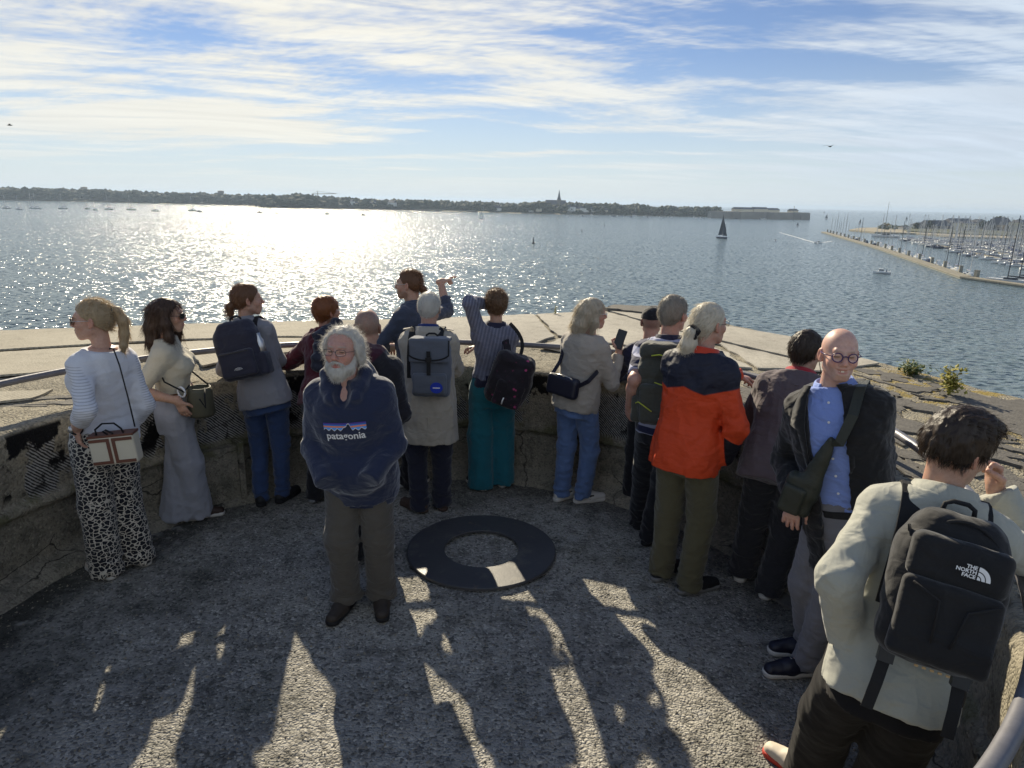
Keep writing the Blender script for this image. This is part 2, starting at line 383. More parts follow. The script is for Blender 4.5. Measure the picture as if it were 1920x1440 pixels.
# pale roof slabs (real sheets with ragged, lifted edges)
def slab(px, mat, name='roof_slab', thick=.016, jag=.03, z=1.008):
    P_ = [on_z(x_, y_, 1.0)[:2] for x_, y_ in px]; out = []
    for i in range(len(P_)):
        a, b_ = P_[i], P_[(i+1) % len(P_)]; L_ = np.linalg.norm(b_-a); k = max(2, int(L_/.05)); nn = np.array([-(b_-a)[1], (b_-a)[0]])/L_
        for j in range(k):
            p = a+(b_-a)*j/k
            w_ = jag*float(fbm(np.array([[p[0]*3.1, p[1]*3.1, i*5.]]), 3)[0])*min(1, 4*min(j, k-j)/k)
            p = p+nn*w_
            rr_ = np.hypot(*(p-PC))
            if rr_ < 2.68: p = PC+(p-PC)*2.68/rr_
            out.append(p)
    b_ = MB(); b_.prism(out, z, z+thick); return b_.obj(name, mat, roof)
RB, SP = MATS['slab_ribbed'], MATS['slab_pale']
slab([(-60, 664), (-60, 626), (140, 619), (300, 613), (310, 641), (120, 652)], RB)
slab([(304, 641), (306, 612), (560, 606), (735, 602), (725, 634), (520, 634)], RB)
slab([(-60, 712), (-60, 669), (120, 657), (330, 645), (350, 662), (190, 688), (60, 704)], RB)
slab([(356, 662), (338, 645), (520, 638), (700, 636), (690, 652), (560, 662), (470, 675), (380, 690)], RB)
slab([(-60, 766), (-60, 745), (40, 738), (100, 735), (60, 752)], RB)
slab([(425, 700), (440, 685), (545, 678), (550, 693), (500, 690), (470, 700)], RB, jag=.05)
slab([(742, 634), (744, 602), (860, 598), (1000, 592), (1040, 634), (1000, 648), (860, 640)], SP)
slab([(1046, 632), (1006, 592), (1062, 589), (1136, 587), (1300, 633), (1340, 652), (1200, 655)], SP)
slab([(1306, 632), (1144, 586), (1238, 594), (1480, 634), (1560, 660), (1480, 672)], SP)
slab([(1352, 650), (1312, 636), (1480, 676), (1570, 664), (1648, 684), (1560, 700), (1420, 694)], SP)
slab([(1010, 654), (1050, 638), (1200, 660), (1340, 656), (1410, 694), (1300, 690), (1150, 676)], SP, jag=.06)
# flakes of the black roof coating on the weathered side
def flake(cx, cy, L_, W_, rot, sd_):
    r_ = random.Random(sd_); k = 34; P_ = []
    ns = fbm(np.array([[1.5*math.cos(2*math.pi*i/k)+sd_*3.7, 1.5*math.sin(2*math.pi*i/k), sd_*1.3] for i in range(k)]), 3)
    for i in range(k):
        a = 2*math.pi*i/k; q = 1+1.0*ns[i]; x_, y_ = L_*q*math.cos(a), W_*q*math.sin(a)
        P_.append((x_*math.cos(rot)-y_*math.sin(rot), x_*math.sin(rot)+y_*math.cos(rot)))
    b_ = MB(); b_.prism(P_, -.014, -.002+r_.random()*.007)
    return b_.obj('tar_flake', MATS['tar_coat'], roof, loc=(cx, cy, 1.006))
rf = random.Random(21); placed = []
for i in range(900):
    th = rf.uniform(.62, 2.05); r_ = rf.uniform(2.72, 4.6)
    if r_ > edge_r(th)-.15: continue
    x_, y_ = PC[0]+r_*math.sin(th), PC[1]+r_*math.cos(th)
    if r_ > 3.5 and th < .95: continue
    L_ = rf.uniform(.08, .5)*(1 if rf.random() < .6 else .4); W_ = L_*rf.uniform(.25, .6)
    if any((x_-a)**2+(y_-b_)**2 < (.42*(L_+l_))**2 for a, b_, l_ in placed): continue
    placed.append((x_, y_, L_)); flake(x_, y_, L_, W_, -th+rf.uniform(-.7, .7), i)
    if len(placed) > 120: break
for i, (px_, py_, L_, W_) in enumerate([(90, 748, .3, .05), (130, 755, .2, .05), (170, 742, .25, .04), (60, 760, .15, .03), (560, 695, .12, .06), (1090, 603, .25, .03), (1000, 640, .18, .03), (960, 628, .14, .02)]):
    p = on_z(px_, py_, 1.0); flake(p[0], p[1], L_, W_, .25, 900+i)
# the dark broken block at the corner of the roof edge
p0, p1, p2, p3 = [on_z(*q, 1.0)[:2] for q in ((1132, 583), (1150, 577), (1250, 580), (1236, 594))]
b = MB(); poly = []
for a, b2 in ((p0, p1), (p1, p2), (p2, p3), (p3, p0)):
    for j in range(8): q = a+(b2-a)*j/8; poly.append(q+np.random.default_rng(j).normal(size=2)*.02)
b.prism(poly, 1.0, 1.045); b.obj('broken_coping', MATS['tar_coat'], roof)

# steel ring on the floor
m, n = material('ring_steel'); o_ = n.obj()
f1 = n.noise(o_, 3, 5); sc_ = n.noise(n.map(o_, (2, 40, 1)), 6, 4); ru = n.step(n.noise(n.vec('ADD', o_, (5, 5, 5)), 9, 5, .7), .62, .72)
c = n.mix(f1, (.055, .056, .062), (.11, .11, .115)); c = n.mix(n.math('MULTIPLY', n.step(n.noise(o_, 5, 6, .75), .52, .66), .45), c, (.19, .175, .15)); c = n.mix(n.math('MULTIPLY', ru, .6), c, (.20, .15, .11))
n.out(n.bsdf(c, n.math('ADD', .30, n.math('MULTIPLY', sc_, .3)), .5, .25, n.bump(n.noise(o_, 30, 5, .7), .12, .01)))
rc = on_z(903, 1027, .03); b = MB(); sg = 96
pr = [(.262, 0), (.262, .015), (.265, .018), (.517, .018), (.523, .014), (.525, 0)]
b.lathe(pr, sg); ring = b.obj('floor_ring', MATS['ring_steel'], loc=(rc[0], rc[1], .012)); tag(ring, 'flat dark steel ring lying on the gravelly pit floor', 'ring')
# hand rail round the pit
plain('rail_steel', (.17, .17, .19), .48, .5, .35, vary=.25, scale=20, bump=.1)
RR = lambda t: float(np.interp(math.degrees(t), [-130, -70, -40, -15, 15, 54, 82, 93, 115, 140, 160], [2.8, 2.88, 2.80, 2.62, 2.62, 2.84, 2.74, 2.62, 2.56, 2.545, 2.55]))
rail = empty('handrail', (PC[0], PC[1], 1.0)); tag(rail, 'curved grey steel tube handrail running round the top of the pit', 'handrail')
b = MB(); b.tube([(np.mean([RR(t+d) for d in (-.15, -.08, 0, .08, .15)])*math.sin(t), np.mean([RR(t+d) for d in (-.15, -.08, 0, .08, .15)])*math.cos(t), .205+.006*math.sin(3*t)) for t in np.linspace(rad(-128), rad(150), 150)], .024, 12)
b.obj('tube', MATS['rail_steel'], rail, True)
for px_ in (262, 655, 800, 1215, 1490):
    q = on_y(px_, 655, 5.6); t = math.atan2(q[0]-PC[0], q[1]-PC[1])
    b = MB(); q = max(RR(t), 2.64); b.tube([(q*math.sin(t), q*math.cos(t), -.02), (q*math.sin(t), q*math.cos(t), .12), (RR(t)*math.sin(t), RR(t)*math.cos(t), .2)], .018, 10); b.obj('post', MATS['rail_steel'], rail, True)
for t in (rad(100), rad(128), rad(-105)):
    b = MB(); q = max(RR(t), 2.64); b.tube([(q*math.sin(t), q*math.cos(t), -.02), (q*math.sin(t), q*math.cos(t), .12), (RR(t)*math.sin(t), RR(t)*math.cos(t), .2)], .018, 10); b.obj('post', MATS['rail_steel'], rail, True)
# loose grit on the floor and on the roof
plain('grit', (.26, .235, .185), .9, .2, vary=.5, scale=40)
V = []; F = []
oc = np.array([(1, 0, 0), (-1, 0, 0), (0, 1, 0), (0, -1, 0), (0, 0, 1), (0, 0, -1)], float); of = np.array([(0, 2, 4), (2, 1, 4), (1, 3, 4), (3, 0, 4), (2, 0, 5), (1, 2, 5), (3, 1, 5), (0, 3, 5)])
NG = 11000
rr_ = 2.45*np.sqrt(RNG.random(NG)); tt = RNG.random(NG)*2*math.pi; sz = .0025+.0055*RNG.random(NG)**3
gp = np.stack([PC[0]+rr_*np.sin(tt), PC[1]+rr_*np.cos(tt), np.zeros(NG)], 1); gp[:, 2] = fdisp(gp.copy())[:, 2]+sz*.25
gp = gp[(np.hypot(gp[:, 0]-rc[0], gp[:, 1]-rc[1]) > .55) | (np.hypot(gp[:, 0]-rc[0], gp[:, 1]-rc[1]) < .25)]
k = len(gp); sc3 = sz[:k, None, None]*(.6+.8*RNG.random((k, 1, 3))); rot = RNG.random(k)*6.28
base = np.repeat((oc+RNG.normal(size=(6, 3))*.15)[None], k, 0)*sc3; cx_, sx_ = np.cos(rot)[:, None], np.sin(rot)[:, None]
base = np.stack([base[:, :, 0]*cx_-base[:, :, 1]*sx_, base[:, :, 0]*sx_+base[:, :, 1]*cx_, base[:, :, 2]], 2)+gp[:, None]
Fg = (of[None]+6*np.arange(k)[:, None, None]).reshape(-1, 3)
tag(link('floor_grit', np_mesh('floor_grit', base.reshape(-1, 3), Fg, False), MATS['grit']), 'loose grit scattered over the pit floor', 'grit', kind='stuff')
# flat dark slab added to stand for the dark drain hole
fr = on_z(1488, 1140); b = MB(); b.prism([(-.14, .12), (-.02, .16), (.06, -.02), (.03, -.13)], 0, .02)
o = b.obj('drain_hole_slab', MATS['tar_coat'], loc=(fr[0], fr[1], .008)); tag(o, 'flat dark slab standing for the drain hole at the foot of the wall', 'drain')

# plants on the roof edge
m, n = material('leaf'); o_ = n.obj(); f1 = n.noise(o_, 9, 3)
n.out(n.bsdf(n.mix(f1, (.035, .065, .018), (.10, .14, .035)), .55, .4, Subsurface_Weight=.0, Transmission_Weight=.0))
m, n = material('leaf_yellow'); o_ = n.obj(); f1 = n.noise(o_, 9, 3); n.out(n.bsdf(n.mix(f1, (.20, .19, .03), (.42, .36, .07)), .6, .3))
def plant(px, py, size, nl, name, label, mat, tall=1.0, z=1.0, slim=.3, spread=1.0):
    p = on_z(px, py, z); root = empty(name, p); tag(root, label, 'plant'); r_ = random.Random(px)
    b = MB(); s_ = MB()
    for i in range(max(3, nl//22)):
        a = r_.uniform(0, 6.28); q = r_.uniform(.1, .6)*spread; tip = np.array([math.cos(a)*size*q, math.sin(a)*size*q, size*tall*r_.uniform(.5, 1)])
        s_.tube([(0, 0, -.01), tip*.5*np.array([.7, .7, 1.1]), tip], [.006, .004, .002], 5)
        for j in range(22):
            t = r_.uniform(.25, 1.05); c0 = tip*t+np.array([r_.gauss(0, .12), r_.gauss(0, .12), r_.gauss(0, .07)])*size
            a2 = r_.uniform(0, 6.28); L_ = size*r_.uniform(.12, .26); W_ = L_*slim; d = np.array([math.cos(a2), math.sin(a2), r_.uniform(-.3, .8)]); d /= np.linalg.norm(d)
            s2 = np.cross(d, (0, 0, 1)); s2 /= np.linalg.norm(s2); u2 = np.cross(s2, d)
            b.add([c0-d*L_*.5, c0+s2*W_-u2*W_*.3, c0+d*L_*.5, c0-s2*W_-u2*W_*.3], [(0, 1, 2), (0, 2, 3)])
    s_.obj('stem', MATS['leaf_yellow'], root, True); b.obj('foliage', mat, root)
plant(1705, 703, .20, 330, 'leafy_plant', 'bushy dark green plant growing on the lichened roof edge', MATS['leaf'], .62, spread=1.2)
plant(1778, 742, .26, 220, 'flowering_weed', 'upright yellow green weed standing on the roof edge', MATS['leaf_yellow'], .95, slim=.28, spread=.45)
plant(1041, 592, .17, 50, 'grass_sprout', 'thin lone sprout in the far roof joint', MATS['leaf'], 1.1, slim=.12, spread=.3)
# ------------------------------------------------------------------ far shore
plain('shore_land', (.10, .105, .06), .9, .2, vary=.4, scale=.01)
plain('sand', (.33, .29, .21), .9, .2, vary=.15, scale=.05)
plain('far_foliage', (.035, .050, .028), .85, .2, vary=.4, scale=.02)
plain('house_white', (.78, .76, .70), .8, .2, vary=.1, scale=.05); plain('house_cream', (.70, .62, .45), .8, .2, vary=.1, scale=.05)
plain('slate', (.07, .075, .09), .6, .4, vary=.2, scale=.1); plain('granite', (.20, .185, .16), .85, .3, vary=.3, scale=.05)
plain('window_dark', (.03, .035, .04), .15, .5); plain('boat_white', (.78, .78, .76), .3, .5, vary=.05); plain('boat_navy', (.02, .03, .08), .3, .5)
plain('mast_grey', (.55, .55, .55), .5, .5, 0); plain('mast_dark', (.03, .03, .035), .4, .5); plain('sail_white', (.75, .74, .70), .7, .3, vary=.05); plain('sail_dark', (.05, .06, .08), .6, .3)
plain('timber_deck', (.24, .22, .17), .85, .3, vary=.25, scale=.6, bump=.3, bscale=3); plain('piling', (.22, .22, .19), .85, .3, vary=.3, scale=1); plain('boat_cover', (.06, .09, .22), .7, .3)
plain('buoy_black', (.015, .018, .02), .5, .4); plain('rust_red', (.28, .05, .03), .6, .4); plain('wake_foam', (.50, .54, .57), .7, .3)

COAST = [(-260, 369), (-120, 373), (0, 376), (150, 378), (300, 382), (420, 384), (478, 386), (500, 390), (640, 391.5), (780, 395), (900, 398), (1000, 401), (1100, 403), (1220, 405), (1330, 407), (1400, 408), (1500, 409.5)]
TOPS = [(-260, 346), (0, 352), (150, 355), (300, 361), (470, 366), (500, 366), (560, 364.5), (620, 369), (680, 373), (800, 377), (950, 381), (1000, 380), (1080, 382), (1150, 383), (1250, 387), (1330, 388), (1400, 391), (1520, 397)]
cx = np.array([c_[0] for c_ in COAST], float); cy = np.array([c_[1] for c_ in COAST], float); tx = np.array([c_[0] for c_ in TOPS], float); ty = np.array([c_[1] for c_ in TOPS], float)
def coast(px): return sea(px, float(np.interp(px, cx, cy)))
def top_z(px, p): return on_y(px, float(np.interp(px, tx, ty)), p[1])[2]
V = []; F = []; xs = np.linspace(-260, 1500, 90); dirs = [(0, .3), (12, 1.5), (60, 4.5), (300, 8), (900, 9), (1500, -2)]
for x_ in xs:
    p = coast(x_); d = np.array([p[0], p[1]])/np.hypot(p[0], p[1])
    for k, (dd, zz_) in enumerate(dirs):
        if x_ > 1330: dd *= .35
        q = p[:2]+d*dd; nz = float(pnoise(np.array([[q[0]*.004, q[1]*.004, 0]]))[0]); V.append((q[0], q[1], SEA-.3+zz_*(1+.4*nz) if k else SEA-.6))
K = len(dirs)
for i in range(len(xs)-1):
    for k in range(K-1): F.append((i*K+k, i*K+k+1, (i+1)*K+k+1, (i+1)*K+k))
mi = [1 if (f % (K-1)) < 1 else 0 for f in range(len(F))]
tag(link('far_shore_land', np_mesh('far_shore', V, [f[::-1] for f in F], True, mi), [MATS['shore_land'], MATS['sand']]), kind='structure')
# woods and gardens on the far shore: one mass of crowns
ico = np.array([(0, 0, 1), (.89, 0, .45), (.28, .85, .45), (-.72, .53, .45), (-.72, -.53, .45), (.28, -.85, .45), (.72, .53, -.3), (-.28, .85, -.3), (-.89, 0, -.3), (-.28, -.85, -.3), (.72, -.53, -.3), (0, 0, -.7)])
icf = np.array([(0, 1, 2), (0, 2, 3), (0, 3, 4), (0, 4, 5), (0, 5, 1), (1, 6, 2), (2, 7, 3), (3, 8, 4), (4, 9, 5), (5, 10, 1), (6, 7, 2), (7, 8, 3), (8, 9, 4), (9, 10, 5), (10, 6, 1), (6, 11, 7), (7, 11, 8), (8, 11, 9), (9, 11, 10), (10, 11, 6)])
def crowns(name, pts, label, mat):
    V = []; F = []
    for i, (x_, y_, z_, r_, h_) in enumerate(pts):
        V.append(ico*np.array([r_, r_, h_])*(1+RNG.normal(size=(12, 1))*.16)+np.array([x_, y_, z_])); F.append(icf+12*i)
    o_ = link(name, np_mesh(name, np.concatenate(V), np.concatenate(F), False), mat); tag(o_, label, 'woodland', kind='stuff'); return o_
pts = []
for i in range(5200):
    px_ = RNG.uniform(-260, 1345); p = coast(px_); d = p[:2]/np.hypot(p[0], p[1]); back = 30+RNG.random()**1.6*480
    if px_ > 1200: back *= .5
    tz = top_z(px_, p)
    wood = 480 < px_ < 700
    lim = tz+2.5*float(pnoise(np.array([[px_*.045, back*.01, 3.]]))[0])*2.2+1-RNG.random()**.7*(11 if not wood else 16)*(.3 if back > 350 else 1); g0 = SEA+5
    q = p[:2]+d*back; sc_ = np.hypot(*q)/np.hypot(p[0], p[1]); zt = CAM_H+(lim-CAM_H)*sc_
    if zt < g0+3: zt = g0+3+RNG.random()*3
    r_ = RNG.uniform(4, 9)
    for kk in range(2):
        pts.append((q[0]+RNG.normal()*4, q[1]+RNG.normal()*4, zt-r_*.6-kk*r_*1.1, r_*(1+.3*kk), r_*.8))
crowns('far_shore_woods', pts, 'dark mass of trees and gardens along the far shore', MATS['far_foliage'])

def house(L_, W_, H_, R_, wall, rf_, chim=True):
    b_ = MB(); b_.box((0, 0, H_/2), (L_/2, W_/2, H_/2), mi=0)
    b_.add([(-L_/2-.3, -W_/2-.3, H_-.1), (L_/2+.3, -W_/2-.3, H_-.1), (L_/2+.3, W_/2+.3, H_-.1), (-L_/2-.3, W_/2+.3, H_-.1), (-L_/2-.3, 0, H_+R_), (L_/2+.3, 0, H_+R_)], [(0, 1, 5, 4), (2, 3, 4, 5), (0, 4, 3), (1, 2, 5), (3, 2, 1, 0)], 1)
    if chim: b_.box((L_*.42, 0, H_+R_), (.5, .4, 1.2), mi=0)
    for k_ in range(int(L_//3)):
        for lv in range(max(1, int(H_//3))):
            b_.box((-L_/2+1.5+3*k_, -W_/2, 1.5+3*lv), (.5, .04, .75), mi=2)
    return b_.mesh('house')
HM = []
for i, (L_, W_, H_, R_) in enumerate([(12, 9, 6, 4), (16, 9, 6, 4.5), (10, 8, 4, 4), (20, 10, 9, 4)]):
    me = house(L_, W_, H_, R_, 0, 1)
    for q in ('house_white' if i % 2 else 'house_cream', 'slate', 'window_dark'): me.materials.append(MATS[q])
    HM.append(me)
rh = random.Random(5)
def put_house(px_, py_, me=None, rz=None, name='house', label=None, group=None):
    p = sea(px_, py_); o_ = link(name, me or rh.choice(HM), None, None, (p[0], p[1], SEA+rh.uniform(2.5, 9)), rh.uniform(-.8, .8) if rz is None else rz)
    tag(o_, label or 'small pale house with slate roof among the trees of the far shore', 'house', group or 'far shore houses'); return o_
hpx = sorted(rh.choice([rh.uniform(20, 460), rh.uniform(640, 760), rh.uniform(930, 1210), rh.uniform(930, 1210)]) for i in range(64))
for i, px_ in enumerate(hpx):
    put_house(label=nth(i+1)+' small pale house along the far shore, counted from its left end', px_=px_, py_=float(np.interp(px_, cx, cy))-rh.uniform(.35, 1.0))
# church with spire
ch = empty('church', tuple(sea(1040, 400.3)[:2])+(SEA+6,), .15); tag(ch, 'grey village church with tall pointed spire on the far shore', 'church')
b = MB(); b.box((0, 0, 7), (24, 9, 7)); b.obj('nave_wall', MATS['granite'], ch)
b = MB(); b.add([(-25, -10, 14), (25, -10, 14), (25, 10, 14), (-25, 10, 14), (-22, 0, 24), (25, 0, 24)], [(0, 1, 5, 4), (2, 3, 4, 5), (0, 4, 3), (1, 2, 5)]); b.obj('nave_roof', MATS['slate'], ch)
b = MB(); b.box((8, -9, 10), (3, 2.5, 10)); b.box((9, 0, 12), (4, 4, 14)); b.obj('tower', MATS['granite'], ch)
b = MB(); b.lathe([(4.6, 26), (3.2, 30), (.2, 47)], 8, (9, 0, 0)); b.obj('spire', MATS['slate'], ch)
for k in range(6): b = MB(); b.box((-18+7*k, -9, 7), (1, .15, 3.5)); b.obj('window', MATS['window_dark'], ch)
# citadel
p0 = sea(1362, 410); p1 = sea(1519, 412)
v = p1[:2]-p0[:2]; L_ = np.linalg.norm(v); az = math.atan2(v[1], v[0])
ft = empty('citadel', (p0[0], p0[1], SEA), az); tag(ft, 'long low granite citadel rampart at the harbour mouth', 'fort')
hz = 14.5; b = MB(); b.box((L_*.5, 30, hz/2-1), (L_/2, 30, hz/2+1), top=.985); b.obj('rampart', MATS['granite'], ft)
for q, ww, hh in ((.14, 16, hz*.94), (.52, 14, hz), (.86, 18, hz*1.05)):
    b = MB(); b.add([(L_*q-ww, 0, -1), (L_*q+ww, 0, -1), (L_*q+ww*.6, -16, -1), (L_*q-ww*.6, -16, -1), (L_*q-ww, 0, hh), (L_*q+ww, 0, hh), (L_*q+ww*.6, -15, hh), (L_*q-ww*.6, -15, hh)], [(3, 2, 6, 7), (0, 3, 7, 4), (2, 1, 5, 6), (4, 7, 6, 5)]); b.obj('bastion', MATS['granite'], ft)
for q, l2, h2 in ((.3, 24, 5), (.5, 20, 6), (.66, 16, 4.5), (.92, 10, 4)):
    b = MB(); b.box((L_*q, 34, hz+h2/2), (l2, 6, h2/2)); bl = b.obj('barrack_wall', MATS['house_cream'], ft)
    b = MB(); b.add([(L_*q-l2-1, 27, hz+h2), (L_*q+l2+1, 27, hz+h2), (L_*q+l2+1, 41, hz+h2), (L_*q-l2-1, 41, hz+h2), (L_*q-l2, 34, hz+h2+4), (L_*q+l2, 34, hz+h2+4)], [(0, 1, 5, 4), (2, 3, 4, 5), (0, 4, 3), (1, 2, 5)]); b.obj('barrack_roof', MATS['slate'], ft)
b = MB(); b.tube([(L_*.87, 20, hz), (L_*.87, 20, hz+14)], .5, 6); b.obj('signal_mast', MATS['granite'], ft)
# landmarks on the skyline
def tower_at(px_, ytop, kind, label):
    p = coast(px_); d = p[:2]/np.hypot(*p[:2]); q = p[:2]+d*150; zt = on_y(px_, ytop, q[1])[2]; r_ = empty(kind, (q[0], q[1], SEA+6)); H_ = zt-SEA-6; tag(r_, label, kind.replace('_', ' '))
    if kind == 'water_tower':
        b_ = MB(); b_.lathe([(2.6, 0), (2.2, H_*.6)], 10); b_.obj('shaft', MATS['granite'], r_); b_ = MB(); b_.lathe([(2.2, H_*.6), (8, H_*.78), (8.4, H_), (.1, H_+1.5)], 14); b_.obj('tank', MATS['granite'], r_)
    else:
        b_ = MB(); b_.tube([(0, 0, 0), (0, 0, H_)], .9, 4); b_.obj('mast', MATS['granite'], r_); b_ = MB(); b_.tube([(-14, 0, H_-3), (46, 0, H_-1)], .7, 4); b_.tube([(0, 0, H_+4), (46, 0, H_-1)], .25, 4); b_.tube([(0, 0, H_+4), (-14, 0, H_-3)], .25, 4); b_.tube([(0, 0, H_-1), (0, 0, H_+4)], .7, 4); b_.obj('jib', MATS['granite'], r_)
        b_ = MB(); b_.box((-12, 0, H_-4.5), (2.5, 1.2, 1.6)); b_.obj('counterweight', MATS['granite'], r_)
tower_at(161, 351, 'water_tower', 'mushroom shaped water tower above the trees of the far shore')
tower_at(416, 358, 'water_tower', 'slender water tower on the skyline left of the pine wood')
tower_at(597, 361.5, 'tower_crane', 'distant tower crane rising behind the wooded headland')
# jetty
p0 = sea(778, 395.8); p1 = sea(893, 398.8); v = p1[:2]-p0[:2]; jt = empty('jetty', (p0[0], p0[1], SEA), math.atan2(v[1], v[0])); tag(jt, 'long dark timber jetty on piles off the far shore', 'jetty'); L_ = np.linalg.norm(v)
b = MB(); b.box((L_/2, 0, 3.6), (L_/2, 2.5, .5)); b.obj('deck', MATS['piling'], jt)
for k in range(24): b = MB(); b.tube([(L_*(k+.5)/24, -2, -1), (L_*(k+.5)/24, -2, 5)], .35, 5); b.obj('pile', MATS['piling'], jt)

# ------------------------------------------------------------------ boats
def hull(b_, L_, W_, H_, mi=0, sheer=.25):
    st_ = [(-.5, .72, 1.0), (-.3, .95, .98), (0, 1, 1.0), (.25, .8, 1.08), (.42, .38, 1.18), (.5, .02, 1.25)]; V_ = []; F_ = []
    for t, w_, h_ in st_:
        for yy, zz_ in ((-1, 1), (-.86, .35), (-.35, -.25), (.35, -.25), (.86, .35), (1, 1)): V_.append((t*L_, yy*w_*W_/2, H_*h_ if zz_ == 1 else zz_*H_))
    for i in range(5):
        for k in range(5): F_.append((i*6+k, (i+1)*6+k, (i+1)*6+k+1, i*6+k+1))
        F_.append((i*6+5, (i+1)*6+5, (i+1)*6, i*6))
    F_.append((0, 1, 2, 3, 4, 5)); b_.add(V_, F_, mi)
def yacht(L_, mast, cover=True, mats=('boat_white', 'mast_grey', 'window_dark', 'boat_cover'), mr=.1):
    W_ = L_*.3; H_ = L_*.10; b_ = MB(); hull(b_, L_, W_, H_)
    b_.box((L_*.05, 0, H_*1.25), (L_*.2, W_*.28, H_*.35), top=.8); b_.box((L_*.05, 0, H_*1.3), (L_*.15, W_*.285, H_*.12), mi=2)
    if mast:
        b_.tube([(L_*.08, 0, H_), (L_*.08, 0, mast)], [mr, mr*.7], 5, 1); b_.tube([(L_*.08, 0, H_*2.2), (-L_*.36, 0, H_*2.1)], mr*.8, 4, 1)
        b_.tube([(L_*.08, -W_*.28, mast*.62), (L_*.08, W_*.28, mast*.62)], mr*.45, 3, 1)
        b_.tube([(L_*.08, 0, mast), (L_*.49, 0, H_*1.2)], mr*.35, 3, 1); b_.tube([(L_*.08, 0, mast), (-L_*.49, 0, H_)], mr*.3, 3, 1)
        if cover: b_.tube([(L_*.06, 0, H_*2.5), (-L_*.34, 0, H_*2.35)], [L_*.022, L_*.014], 6, 3)
    else: b_.box((-L_*.02, 0, H_*2.1), (L_*.14, W_*.3, H_*.6), top=.75); b_.box((-L_*.02, 0, H_*2.15), (L_*.125, W_*.31, H_*.3), mi=2, top=.9)
    me = b_.mesh('boat')
    for q in mats: me.materials.append(MATS[q])
    return me
YM = [yacht(9, 14, mr=.15), yacht(11, 18, mr=.17), yacht(7.5, 12, mr=.13), yacht(13, 22, mr=.2), yacht(10, 16, mr=.16, mats=('boat_navy', 'mast_grey', 'window_dark', 'sail_white')), yacht(11, 18.5, mr=.16, mats=('boat_white', 'mast_dark', 'window_dark', 'boat_cover'))]
PM = [yacht(7, 0), yacht(9, 0), yacht(8, 0, mats=('boat_navy', 'mast_grey', 'window_dark', 'boat_cover'))]
rb = random.Random(11)
def boat(me, p, rz, name, label, group, cat='boat'):
    o_ = link(name, me, None, None, (p[0], p[1], SEA+.02), rz); tag(o_, label, cat, group); return o_
for i, (px_, py_, two) in enumerate(((12, 391, 0), (36, 393, 0), (60, 391, 0), (68, 391.5, 0), (118, 391.5, 0), (164, 392, 0), (178, 394, 0), (204, 393, 0), (246, 393.5, 0), (291, 396, 0), (361, 395.5, 0))):
    boat(YM[rb.choice([0, 1, 3])], sea(px_, py_), rb.uniform(2.6, 3.5), 'moored_yacht', nth(i+1)+' small yacht from the left at anchor before the far shore', 'yachts at anchor off the left shore', 'yacht')
for i, (px_, py_) in enumerate(((374, 397), (487, 399), (520, 400), (584, 401), (613, 401.5), (681, 403))):
    boat(PM[rb.choice([0, 1, 2])], sea(px_, py_), rb.uniform(0, 3.1), 'moored_motorboat', nth(i+1)+' tiny motorboat from the left lying in the sun glitter', 'motorboats in the glitter', 'boat')
for i, px_ in enumerate(sorted(rb.uniform(1065, 1440) for i in range(38))):
    py_ = float(np.interp(px_, cx, cy))+rb.uniform(.6, 3.2)
    boat(rb.choice(PM+YM[:3]) if rb.random() < .35 else rb.choice(PM), sea(px_, py_), rb.uniform(0, 6), 'moored_boat', nth(i+1)+' little boat from the church side moored before the citadel', 'boats in the citadel anchorage')
def sailing(px, py, hpx, name, label, dark, L_=None, heel=.06, rz=.3, two=False):
    p = sea(px, py); H_ = hpx/FPX*np.hypot(p[1], p[0])*1.0; L_ = L_ or H_*.72
    r_ = empty(name, (p[0], p[1], SEA), rz); r_.rotation_euler[0] = heel; tag(r_, label, 'sailing boat')
    b_ = MB(); hull(b_, L_, L_*.26, L_*.085); b_.obj('hull', MATS['boat_navy' if dark and name == 'racing_yacht' else 'boat_white'], r_)
    b_ = MB(); b_.box((0, 0, L_*.1), (L_*.18, L_*.07, L_*.03)); b_.obj('cabin', MATS['boat_white'], r_)
    b_ = MB(); b_.tube([(.05*L_, 0, 0), (.05*L_, 0, H_)], L_*.011, 5); b_.obj('mast', MATS['mast_dark'], r_)
    mt = MATS['sail_dark' if dark else 'sail_white']
    def sail(pts, nm):
        P_ = np.array(pts); b2 = MB(); N_ = 8; V_ = []
        for i in range(N_+1):
            a = P_[0]+(P_[2]-P_[0])*i/N_; c3 = P_[1]+(P_[2]-P_[1])*i/N_
            for j in range(5): s_ = j/4; q = a+(c3-a)*s_; q = q+np.array([0, .16*L_*math.sin(math.pi*s_)*math.sin(math.pi*min(1, i/N_+.15))*.6, 0]); V_.append(q)
        b2.add(V_, [(i*5+j, i*5+j+1, (i+1)*5+j+1, (i+1)*5+j) for i in range(N_) for j in range(4)]); b2.obj(nm, mt, r_, True)
    sail([(.03*L_, 0, .13*H_), (-.42*L_, 0, .13*H_), (.04*L_, 0, .98*H_)], 'mainsail')
    sail([(.48*L_, 0, .10*H_), (.08*L_, 0, .12*H_), (.06*L_, 0, .9*H_)], 'jib')
    return r_
sailing(1354, 447, 41, 'racing_yacht', 'tall dark sailed racing yacht alone in mid channel', True, rz=-1.25)
sailing(902, 410, 14, 'schooner', 'white sailed boat passing in front of the timber jetty', False, rz=.2)
sailing(1495, 424, 7, 'dinghy', 'small dark sailed dinghy off the citadel end', True)
sailing(1549, 411, 9, 'cutter', 'dark sailed cutter out at the harbour mouth', True)
